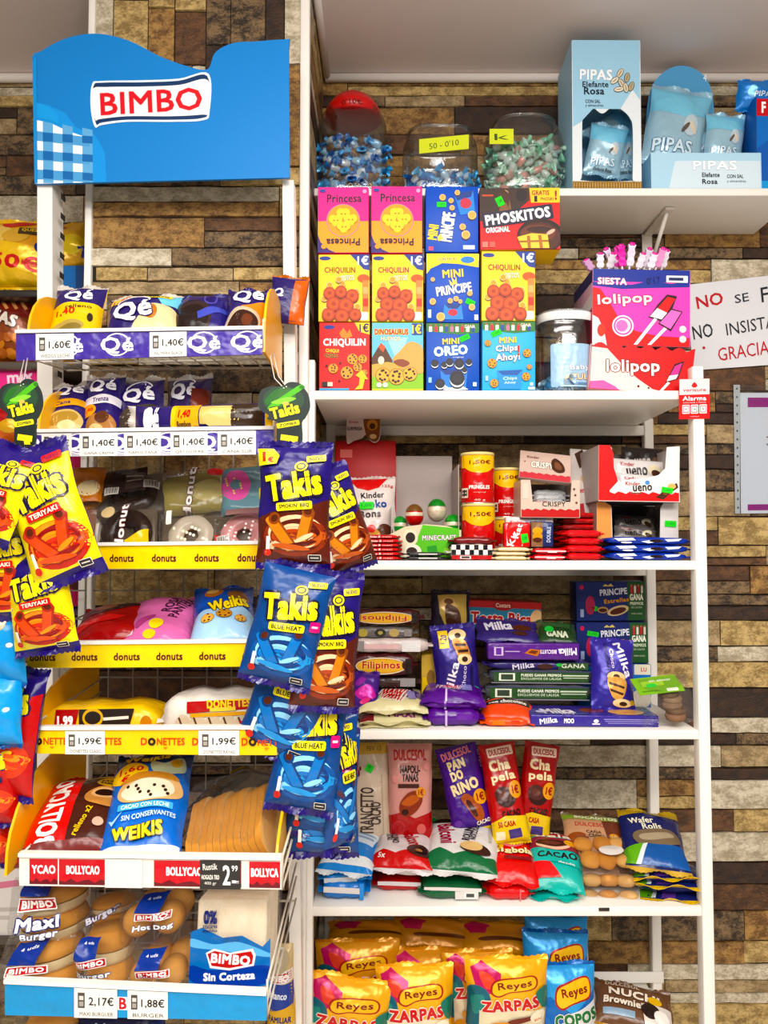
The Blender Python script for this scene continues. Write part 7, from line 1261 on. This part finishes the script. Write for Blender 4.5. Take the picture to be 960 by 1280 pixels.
for sd in (-1, 1):
    vs = [f((i / 18 - .5) * W * 1.1, j / 20 * H * .95, sd, 0) for j in range(21) for i in range(19)]
    mb.add([(x, y + .006, z) for x, y, z in vs], [(j * 19 + i, j * 19 + i + 1, j * 19 + i + 20, j * 19 + i + 19) if sd < 0 else (j * 19 + i, j * 19 + i + 19, j * 19 + i + 20, j * 19 + i + 1) for j in range(20) for i in range(18)], mat('clear'), True)
mb.build('clear_wrap', root)
mb = MB(); bl = [(-W * .56, -.03, H * .62), (-W * .1, -.052, H * .78), (W * .3, -.05, H * .86), (W * .54, -.03, H * .80), (W * .58, .03, H * .96), (W * .3, .05, H * 1.13), (-W * .1, .05, H * 1.04), (-W * .56, .02, H * .80)]
mb.add(bl + [(x, y + .003, z - .002) for x, y, z in bl], [(0, 1, 6, 7), (1, 2, 5, 6), (2, 3, 4, 5), (8, 15, 14, 9), (9, 14, 13, 10), (10, 13, 12, 11)] + [(i, i + 8, (i + 1) % 8 + 8, (i + 1) % 8) for i in range(8)], mat('#23211f', 'film'))
mb.add([(W * .12, -.053, H * .84), (W * .3, -.051, H * .885), (W * .32, .0, H * 1.0), (W * .14, .0, H * .95)], [(0, 1, 2, 3)], mat('#a8873a', 'film')); mb.build('black_wrapper_top', root)
bag('bread_bag', 'cream loaf bag standing edgeways between the sliced bread and blue crisp bags', 'bread bag', [G([(10, 10), (90, 0), (90, 100), (10, 100)], '#cbb98a', 0), R(30, 50, 8, 90, '#8a7a5a')], '#b5a478', (338, 1064, 1.20), (352, 985, 1.30), 26, 0.05, None, 'film', (None, None))
# seventh tray: buns and crustless bread
def bun(mb, R_, h, c, cb):
    mb.lathe([(0.0005, 0), (R_ * .9, 0.001), (R_, h * .18), (R_ * 1.0, h * .42)], mat(cb, 'bread'), 26, cap=False)
    mb.lathe([(R_ * .96, h * .42), (R_ * 1.03, h * .5), (R_ * .98, h * .7), (R_ * .8, h * .9), (R_ * .45, h * .99), (0.0005, h)], mat(c, 'bread'), 26, cap=False)
def bun_pack(label, cx, yb, yt, w, Y, els, long=False, group='clear packs of rolls', rim=True):
    m, W, H = frame((cx, yb, Y), (cx, yt, Y + .012), w)
    root = tag(empty('bun_pack', m), label, 'bun pack', group); D = 0.11
    for k, (x, y, z) in enumerate(((-.24, -.02, .02), (.24, -.018, .03), (-.2, .045, .06), (.22, .045, .05))):
        mb = MB()
        if long:
            r_ = W * .23; L = D * .5; pr = [(0.0005, -L / 2), (r_ * .6, -L / 2 + .004), (r_ * .95, -L * .25), (r_, 0), (r_ * .95, L * .25), (r_ * .6, L / 2 - .004), (0.0005, L / 2)]
            mb.lathe(pr, mat('#e3b070', 'bread'), 20, cap=False); mb.build('bun', root, Matrix.Translation((x * W, y, H * .42 + z * .1)) @ Matrix.Rotation(math.pi / 2, 4, 'X') @ Matrix.Rotation(k, 4, 'Z') @ Matrix.Scale(1.6 if False else 1, 4))
            mb = None
        else:
            if k in (1, 2): continue
            bun(mb, W * .43, H * .5, '#e3ad68', '#f6e6c2'); mb.build('bun', root, Matrix.Translation((0, 0.012, H * (.02 if k == 0 else .47))) @ Matrix.Rotation(.12, 4, 'X'))
    mb = MB(); f = pillow(W * 1.06, H * 1.04, D * 1.12, hash_(label) % 88, 5, 0.0)
    for sd in (-1, 1):
        vs = [f((i / 16 - .5) * W * 1.06, j / 16 * H * 1.04, sd, 0) for j in range(17) for i in range(17)]
        mb.add(vs, [(j * 17 + i, j * 17 + i + 1, j * 17 + i + 18, j * 17 + i + 17) if sd < 0 else (j * 17 + i, j * 17 + i + 17, j * 17 + i + 18, j * 17 + i + 1) for j in range(16) for i in range(16)], mat('clear'), True)
    mb.build('clear_wrap', root)
    mb = MB(); art(mb, els, W, H, lambda x, z, off: f(x, z, -1, off + .0006), 'film', thr=.012); mb.build('printed_label', root)
def lab(word, sub='', x=50, w=46):
    return yscale(.64, [G([(x - 22, 6), (x + 16, 4), (x + 8, 46), (x - 32, 46)], '#1d3a8c'), T('4 uds', x - 4, 14, 20, 5, '#e9eef6', 4, .05), R(x - 2, 56, 56, 18, '#efe9ea', .2, 2), R(x - 2, 56, 53, 15, '#b0222e', .2, 2), T('BIMBO', x - 2, 56, 47, 11, '#f6efec', 2, .1), T(word, x, 84, w, 17, '#f4f4f6', 2, .1, '#1c2a6a', .11)] + ([T(sub, x + 2, 96, 38, 9, '#f4f4f6', 2, .08, '#1c2a6a', .1)] if sub else []))
bun_pack('clear pack of large burger buns lying on another large bun pack', 66, 1168, 1096, 90, 1.20, [R(44, 8, 40, 16, '#1d3a8c'), R(48, 30, 52, 22, '#efe9ea', .2), R(48, 30, 49, 18, '#b0222e', .2), T('BIMBO', 48, 30, 43, 14, '#f6efec', 0, .1), T('Maxi', 50, 60, 56, 22, '#f4f4f6', 2, .1, '#1c2a6a', .11), T('Burger', 54, 80, 46, 14, '#f4f4f6', 2, .08, '#1c2a6a', .1), T('4 uds', 84, 92, 20, 8, '#f0eef0', 0, .06)])
bun_pack('clear pack of large burger buns at the bottom, nearest the tray corner', 60, 1242, 1162, 90, 1.175, lab('Maxi'))
bun_pack('clear pack of burger buns standing between the large buns and long rolls', 136, 1242, 1152, 64, 1.175, lab('Burger', '', 44, 66))
bun_pack('clear pack of burger buns in shadow on top of the other burger buns', 140, 1158, 1118, 60, 1.22, [T('Burger', 60, 40, 60, 26, '#cfcbd0', 20, .1, '#1c2a6a', .1)])
bun_pack('clear pack of long soft rolls lying over the lower pack of rolls', 198, 1172, 1106, 76, 1.19, lab('Hot Dog', '', 62, 60), True)
bun_pack('clear pack of long soft rolls at the bottom beside the crustless bread', 204, 1242, 1166, 70, 1.17, lab('Dog', '', 58, 40), True)
m, W, H = frame((286, 1244, 1.125), (291, 1112, 1.15), 98)
root = tag(empty('bread_bag', m), 'clear bag of white crustless bread with blue and red printed wrapper', 'bread bag')
ns = 12
mb = MB()
for i in range(ns):
    mb = MB(); y0 = 0.004 + 0.0105 * i; mb.rbox((-W * .44, y0, .006), (W * .44, y0 + .0098, H * .90), mat('#fdf4e0', 'bread'), .004); mb.build('bread_slice', root)
mb = MB(); f = lambda x, z, off: (x, -0.002 - off - 0.0035 * math.sin(z * 60) * math.cos(x * 50) * .4, z)
art(mb, [G([(0, 40), (14, 36), (40, 46), (64, 44), (90, 54), (100, 46), (100, 90), (60, 96), (20, 93), (0, 90)], '#1f6fae', 0), G([(2, 46), (30, 52), (60, 50), (98, 60), (98, 64), (40, 58), (2, 54)], '#6fb3dc', 1), G([(2, 72), (30, 76), (96, 72), (97, 88), (60, 92), (24, 90), (2, 86)], '#1b3f96', 1), G([(20, 60), (30, 56), (50, 60), (78, 56), (82, 62), (80, 72), (50, 76), (26, 74)], '#efeaea', 0), G([(22, 61), (31, 58), (50, 61.5), (76, 58.5), (79, 63), (77.5, 70.5), (50, 74), (28, 72)], '#b3222e', 0), T('BIMBO', 51, 66, 49, 9.5, '#f6efec', -4, .11), T('Sin Corteza', 50, 81.5, 64, 8, '#f2f3f8', 2, .1), T('0%', 24, 26, 18, 14, '#1c2a6a', 0, .12), T('azucares', 24, 35, 18, 3, '#1c2a6a', 0, .05), T('anadidos', 24, 38.5, 18, 3, '#1c2a6a', 0, .05)], W, H, f, 'film', thr=.015); mb.build('printed_wrapper', root)
mb = MB(); mb.rbox((-W * .49, -0.0015, 0), (W * .49, 0.14, H * .95), mat('clear'), .012, 3); mb.build('clear_wrap', root)
# loaf bags in the shade beside and below the stand
bag('bread_bag', 'white bread bag with blue and yellow bands seen past the stand post', 'bread bag', [R(50, 30, 99, 12, '#e9e4e0'), R(50, 30, 90, 9, '#b0222e'), T('BIMBO', 50, 30, 76, 7, '#f6efec', -6, .1), R(50, 50, 99, 28, '#1c3f96', 0, -6), T('blanco', 50, 48, 60, 8, '#e9edf6', -8, .06), G([(0, 66), (100, 60), (100, 80), (0, 88)], '#d8ae2a', 0), T('FAMILIAR', 50, 74, 80, 7, '#2a2a5c', -8, .07), E(50, 14, 40, '#b5a890', 12)], '#cbb68a', (352, 1300, 1.40), (349, 1178, 1.42), 36, 0.06, None, 'film', (None, None))
bun_pack('clear pack of round buns showing just its top under the lowest label rail', 64, 1330, 1262, 74, 1.17, [R(50, 20, 40, 20, '#1d3a8c')])
bag('bread_bag', 'dark blue bread bag showing just its top under the lowest label rail', 'bread bag', [T('blanco', 50, 14, 50, 10, '#dfe4f0', 0, .06), R(50, 30, 99, 30, '#1c2f6a')], '#15224c', (150, 1340, 1.17), (150, 1266, 1.18), 110, 0.07, None, 'film', (None, None))
# ------------------------------------------------------------------ hanging crisp bags
TY = '#e6d61e'
def roll(x, y, L, w, rot, c, c2, hole='#5a2a14'):
    t = math.radians(rot); dx, dy = math.sin(t) * L / 2, -math.cos(t) * L / 2
    return [R(x, y, w, L, c2, .45, -rot), R(x - w * .08, y, w * .78, L * .97, c, .45, -rot), E(x + dx * .86, y + dy * .86, w * .5, c2, w * .30, -rot), E(x + dx * .86, y + dy * .86, w * .32, hole, w * .17, -rot)]
def swirl(x, y, rx, ry, cols, n=9, seed=3):
    q = random.Random(seed); out = [E(x, y, rx, cols[0], ry)]
    for i in range(n):
        a = i * 0.7; s = .9 - .07 * i
        out.append(E(x + rx * .16 * math.cos(a * 2), y + ry * .3 * math.sin(a), rx * s, cols[(i + 1) % len(cols)], ry * .34 * s, 20 * math.sin(a * 1.7)))
    return out
def arc(x, y, rx, ry, a0, a1, th, c):
    n = 12; t = [math.radians(a0 + (a1 - a0) * i / n) for i in range(n + 1)]
    return G([(x + rx * math.cos(a), y + ry * math.sin(a)) for a in t] + [(x + (rx - th * math.sin(math.pi * i / n)) * math.cos(a), y + (ry - th * .55 * math.sin(math.pi * i / n)) * math.sin(a)) for i, a in reversed(list(enumerate(t)))], c)
def takis(flavour, top, pill, pillc, bowl, r1, r2, name='#f0df22', namec='#1c1238', tagc='#f0df22', lower=None, price=True):
    out = []
    if lower: out.append(lower)
    out += swirl(54, 76, 44, 18, bowl, 11)
    out += [arc(55, 74, 39, 15.5, 150, 330, 7, bowl[3]), arc(56, 73, 30, 11, 190, 380, 6, bowl[2]), arc(54, 75, 24, 8, 20, 200, 6, bowl[3]), arc(57, 76, 34, 13, -30, 110, 6, bowl[1]), arc(52, 72, 18, 6, 160, 360, 5, bowl[3])]
    out += roll(34, 74, 36, 17, -38, r1, r2) + roll(68, 68, 30, 17, 14, r1, r2)
    out += [arc(52, 79, 32, 10, 20, 170, 6, bowl[3]), arc(58, 82, 28, 7, 10, 160, 4, bowl[2]), E(54, 84, 30, bowl[2], 1.6, 10), E(48, 86, 26, bowl[1], 2.4, -6), E(66, 78, 14, bowl[3], 2, 24)]
    out += [T('Takis', 50, 33, 78, 24, name, 10, .09, namec, .08), E(60, 17, 9, name, 4.2, 10), E(60, 17, 6.5, namec, 2.8, 10), E(60, 17, 4.5, name, 1.8, 10), R(52, 51, 50, 7, pill, .5, 5), T(flavour, 52, 51, 42, 4, pillc, 5, .07)]
    out += [R(80, 10, 26, 5.5, tagc, .4, 8), T('NUEVO', 80, 10, 18, 3, '#2a1a50', 8, .06), R(17, 84, 5, 14, '#f4efe6', .5), E(17, 91, 5, '#c8402a', 3), R(80, 95, 17, 5.5, '#e9e4da', .3), R(80, 95, 15.5, 4.6, '#1a1722', .3), TB('', 80, 95, 11, 1.6, '#cfc9c0', 0, .04)]
    if price: out += [G([(0, 2), (22, 2), (30, 8), (26, 15), (0, 17)], '#f0df22', 0), T('1', 9, 9, 5, 9, '#c8402a', 0, .1), T('\u20ac', 18, 11.5, 8, 5, '#c8402a', 0, .09)]
    return out
VI = '#28186e'
bbq = takis("SMOKIN' BBQ", VI, '#eee024', '#2a2218', ['#8a3a20', '#b8623a', '#5a1c14', '#e6c9a4', '#a84a28'], '#c9822e', '#8a4a1c', lower=G([(0, 62), (20, 56), (60, 54), (100, 44), (100, 100), (0, 100)], '#5a2418', 0))
blue = takis('BLUE HEAT', '#12407c', '#eee024', '#2a2218', ['#175a9c', '#3f94d0', '#0f3f7c', '#9cd2f0', '#2a78ba'], '#2576b8', '#123f74', lower=G([(0, 0), (100, 0), (100, 100), (0, 100)], '#124a86', 0), price=False) + [R(90, 46, 13, 9, '#d6357c', .3, 4), TB('', 90, 46, 8, 3, '#f6d6e4', 4, .05)]
teri = takis('TERIYAKI', VI, '#cf2a2a', '#f3ead8', ['#b8381c', '#d8602a', '#8a2414', '#e8943a', '#c8442a'], '#d85a2a', '#a03418', '#f0df22', '#1d1440', '#cf2a2a', lower=G([(0, 30), (30, 26), (70, 12), (100, 8), (100, 94), (0, 98)], TY, 0), price=False)
fuego = [G([(0, 30), (100, 14), (100, 100), (0, 100)], '#b8182c', 0), T('Takis', 44, 22, 80, 24, '#e6d61e', 10, .09, '#2a1a50', .07), *swirl(60, 68, 36, 16, ['#d8501c', '#f09a2a', '#c8321c', '#f6c83a', '#e06a22'], 9), R(50, 44, 60, 7, '#2a1a50', .5, 6), E(30, 86, 3, '#f0b0a0', 2), E(24, 78, 2, '#f0b0a0', 2)]
def hang(label, els, base, b, t, w, th_=0.045, sealc=VI, group=None, **k): return bag('crisp_packet', label, 'crisp packet', els, base, b, t, w, th_, group, 'film', (sealc, sealc), .055, boxy=2.6, pinch=.06, nu=20, nv=28, **k)
def header(label, cx, ct, cb, w, Y, sx, sy, Ys):
    """Card shaped like a green dish with a hanging string and the plastic clip strip below it."""
    p = P(cx, cb, Y); root = tag(empty('clip_strip', Matrix.Translation(p)), label, 'clip strip'); inv = Matrix.Translation(p).inverted()
    H_ = cb - ct; out = [(8, 30), (14, 14), (34, 8), (48, 10), (62, 2), (80, 4), (90, 14), (96, 24), (98, 42), (90, 58), (84, 66), (82, 99), (44, 99), (42, 66), (24, 60), (26, 54), (10, 44)]
    out = spline(out, 4)
    q = [P(cx - w / 2, ct, Y), P(cx + w / 2, ct, Y), P(cx + w / 2, cb, Y), P(cx - w / 2, cb, Y)]
    els = [E(52, 30, 36, '#2d4a34', 22), E(48, 26, 26, '#3f6a3c', 14, 20), G([(26, 40), (60, 18), (82, 6), (86, 12), (60, 28), (32, 46)], '#5fae3c', 1), G([(30, 34), (56, 26), (74, 28), (50, 36)], '#8ecb5a', 1), G([(20, 30), (40, 14), (44, 18), (26, 38)], '#2f6a2c', 1), E(84, 10, 5, '#3a7a2e', 3), R(60, 84, 40, 32, '#1d2a24', 0), T('Takis', 54, 47, 52, 19, '#e9df3a', 14, .1, '#20301f', .07), E(56, 36, 6, '#d8b46a', 3), R(60, 68, 40, 8, '#dcd83a', .5, 10), T('ZOMBIE', 60, 68, 30, 4.5, '#1d2a24', 10, .07), R(62, 90, 30, 9, '#e6d92c', 0, -8), R(66, 94, 12, 14, '#e6d92c', 0, 8)]
    o = sheet('header_card', els, '#27332e', q, 0.0012, 'card', root, out); o.matrix_parent_inverse = inv
    mb = MB(); a_, b_ = P(cx + w * .03, ct + H_ * .12, Y - .002), P(sx, sy, Ys); mid = (a_ + b_) / 2 + Vector((-.004, 0, -.01))
    mb.tube([a_, mid, b_, b_ + Vector((.004, .004, .006)), mid + Vector((.006, .003, .004)), a_ + Vector((.004, 0, .002))], 0.0009, mat('#d8d4cc', 'plastic'), 6); o = mb.build('string', root); o.matrix_parent_inverse = inv
    mb = MB(); a_ = P(cx + w * .1, cb - 4, Y + .002); mb.box((a_.x - .004, a_.y + .03, a_.z - 0.30), (a_.x + .004, a_.y + .0312, a_.z + .01), mat('#dcd9d2', 'plastic')); o = mb.build('plastic_strip', root); o.matrix_parent_inverse = inv
header('dark green shaped header card and strip holding the violet and blue crisp packets', 353, 476, 556, 72, 1.155, 338, 446, 1.215)
header('dark green shaped header card and strip holding the yellow crisp packets', 24, 472, 556, 62, 1.10, 30, 450, 1.235)
g1 = 'crisp packets on the strip at the post'
hang('violet crisp packet with brown sauce picture, topmost of its strip, facing out', bbq, VI, (366, 704, 1.115), (370, 560, 1.115), 94)
hang('violet crisp packet with brown sauce picture, swung out behind the topmost one', bbq, VI, (436, 710, 1.165), (400, 590, 1.15), 78, yaw=22)
hang('blue crisp packet hung directly below the topmost violet packet', blue, '#124a86', (343, 850, 1.10), (376, 712, 1.105), 92)
hang('violet crisp packet with brown sauce picture, half behind the upper blue packet', bbq, VI, (402, 882, 1.125), (416, 722, 1.13), 82, yaw=12)
hang('dark blue crisp packet turned down to the side over the cake rail', blue, '#124a86', (338, 940, 1.145), (394, 790, 1.16), 98)
hang('dark blue crisp packet hanging in the lower middle of the strip', blue, '#124a86', (374, 1008, 1.155), (400, 845, 1.17), 86)
hang('dark blue crisp packet turned edgeways along the bookcase side', blue, '#124a86', (422, 1056, 1.19), (424, 872, 1.19), 46, yaw=40)
hang('dark blue crisp packet low on the strip, above the lowest', blue, '#124a86', (398, 1040, 1.185), (406, 890, 1.185), 84)
hang('dark blue crisp packet at the very bottom of the strip', blue, '#10427a', (404, 1066, 1.20), (406, 916, 1.20), 88)
hang('yellow crisp packet with red rolls picture hanging nearest the tray labels', teri, VI, (88, 720, 1.075), (40, 566, 1.085), 92)
hang('yellow crisp packet cut by the picture edge beside the front yellow one', teri, VI, (-26, 668, 1.06), (26, 564, 1.075), 84)
hang('yellow crisp packet with red rolls cut by the picture edge lower down', teri, VI, (4, 770, 1.10), (6, 640, 1.10), 76)
hang('yellow crisp packet with red rolls hanging below the front yellow one', teri, VI, (60, 812, 1.105), (46, 690, 1.10), 82)
cy = [E(40, 24, 30, '#c9a878', 12), G([(10, 10), (60, 4), (70, 24), (20, 30)], '#e0d6c4', 1), E(80, 50, 6, '#d9eef8', 3)]
hang('sky blue crisp packet hanging under the yellow packets, upper one', cy, '#2a94d0', (2, 852, 1.13), (2, 752, 1.12), 66, sealc='#16508c')
hang('sky blue crisp packet hanging under the yellow packets, lower one', cy[2:], '#2a9ad6', (0, 930, 1.125), (-2, 838, 1.125), 60, sealc='#16508c')
hang('red and violet crisp packet with fire picture below the sky blue packets', fuego, VI, (14, 992, 1.16), (34, 842, 1.165), 62, yaw=-14)
hang('red crisp packet with fire picture lowest at the picture edge', fuego, '#b8182c', (-8, 1030, 1.155), (-4, 925, 1.155), 60)
hang('violet crisp packet edge peeping out behind the red one at the very bottom', fuego, VI, (-6, 1080, 1.19), (0, 985, 1.19), 44)
# ------------------------------------------------------------------ neighbouring rack behind the stand
loc = (-0.9, 1.75, 0)
rk = tag(empty('snack_rack', Matrix.Translation(loc)), 'black shelved snack rack half hidden behind the wire stand', 'snack rack')
for y in (362, 452, 560, 760, 960, 1172):
    mb = MB(); a_ = P(-60, y, 1.62); b_ = P(104, y, 1.62); mb.rbox((a_.x, 1.62, a_.z - .016), (b_.x, 1.88, a_.z), mat('#2a2622' if y < 400 else '#5a524a', 'paint'), .002); wchild(mb.build('shelf_board'), rk, loc)
mb = MB(); a_ = P(105, 640, 1.66); mb.rbox((a_.x - .007, 1.655, 0), (a_.x + .007, 1.669, P(105, 380, 1.66).z), WHITE, .002); wchild(mb.build('post'), rk, loc)
mb = MB(); a_ = P(-70, 640, 1.62); mb.rbox((a_.x - .007, 1.62, 0), (a_.x + .007, 1.88, P(105, 330, 1.66).z), mat('#2a2622', 'paint'), .002); wchild(mb.build('side_panel'), rk, loc)
CH = [G([(0, 44), (40, 38), (100, 50), (100, 100), (0, 100)], '#ecc71c', 0), T('1,50\u20ac', 50, 70, 92, 26, '#c8301c', -6, .1), E(30, 26, 26, '#e6c878', 16), E(60, 30, 18, '#d8b05a', 12), R(80, 22, 34, 12, '#4a3a1a', .3), T('QUESO', 80, 20, 26, 6, '#e9c42a', 0, .07), E(96, 46, 10, '#2a3a8a', 10), G([(40, 6), (80, 4), (70, 12), (44, 14)], '#c8301c', 1)]
bag('crisp_bag', 'yellow crisp bag with red price on the black shelf behind the stand post', 'crisp bag', CH, '#e0a82a', (16, 360, 1.66), (20, 278, 1.67), 96, 0.07, None, 'foil', ('#ecc71c', '#ecc71c'), .05)
bag('crisp_bag', 'yellow and red crisp bag slumped in the gap behind the stand post', 'crisp bag', [R(30, 12, 50, 20, '#b01c28', 0, 10), E(60, 60, 28, '#e9cf5a', 20), G([(10, 30), (40, 20), (30, 60), (10, 60)], '#3a4a5a', 1), T('Z', 80, 80, 20, 20, '#2a3a8a', 0, .1)], '#dcae1e', (96, 338, 1.69), (82, 284, 1.71), 60, 0.06, None, 'foil', ('#dcae1e', '#dcae1e'), .05)
carton('snack_carton', 'plain blue carton standing in the gap behind the stand post', 'carton', [R(86, 50, 26, 98, '#16508c')], '#1b7cc4', (86, 392, 1.67), (86, 332, 1.67), 38, 0.06, None, side='#15508a')
bag('crisp_bag', 'brown and red crisp bag with round snacks beneath the black shelf', 'crisp bag', [R(50, 16, 99, 30, '#7a2a22', 0, -14), *[R(12 + i * 14, 12, 5, 30, '#d8a06a', 0, 30) for i in range(6)], T('DITAS', 44, 34, 70, 20, '#e6dcd2', -24, .1, '#3a1c1a', .07), *[E(14 + (i * 29) % 72, 60 + (i * 17) % 36, 9, ('#b0682a', '#c98440', '#9a5420')[i % 3], 7) for i in range(12)]], '#8a4a24', (12, 452, 1.66), (8, 376, 1.68), 76, 0.07, None, 'foil', ('#6e2a20', '#8a4a24'), .05)
carton('snack_carton', 'bright pink carton with white lettering at the picture edge behind the stand', 'carton', [T('mix', 62, 44, 36, 40, '#f6dce8', 4, .07), T('20g', 14, 44, 14, 20, '#f6dce8', 0, .05), T('S', 93, 42, 8, 40, '#f6dce8', 0, .05)], '#dc4a8c', (14, 492, 1.64), (14, 455, 1.64), 92, 0.14, None, side='#a82a66')
carton('sweet_carton', 'tall magenta ribbed carton behind the ring cake packs', 'carton', [*[R(8 + i * 12, 50, 2, 98, '#b01a58') for i in range(8)], E(60, 80, 30, '#5a2a1c', 10)], '#c81f66', (92, 758, 1.60), (92, 562, 1.60), 46, 0.06, None, side='#8c1446')
bag('crisp_bag', 'orange crisp bag lying behind the hanging yellow packets', 'crisp bag', [E(40, 40, 30, '#c23a3a', 20), E(60, 70, 20, '#e6b83a', 14)], '#d8762a', (14, 556, 1.66), (14, 500, 1.68), 70, 0.06, None, 'foil', ('#d8762a', '#d8762a'), .05)
carton('snack_carton', 'white carton with faint pink lettering low at the picture edge', 'carton', [TB('', 50, 24, 70, 16, '#d98aa0', 6, .05), R(50, 60, 70, 6, '#c9c4c0'), R(40, 72, 50, 6, '#c9c4c0')], '#e6e2de', (2, 1171, 1.63), (2, 1086, 1.63), 62, 0.10, None, side='#cfcac4')
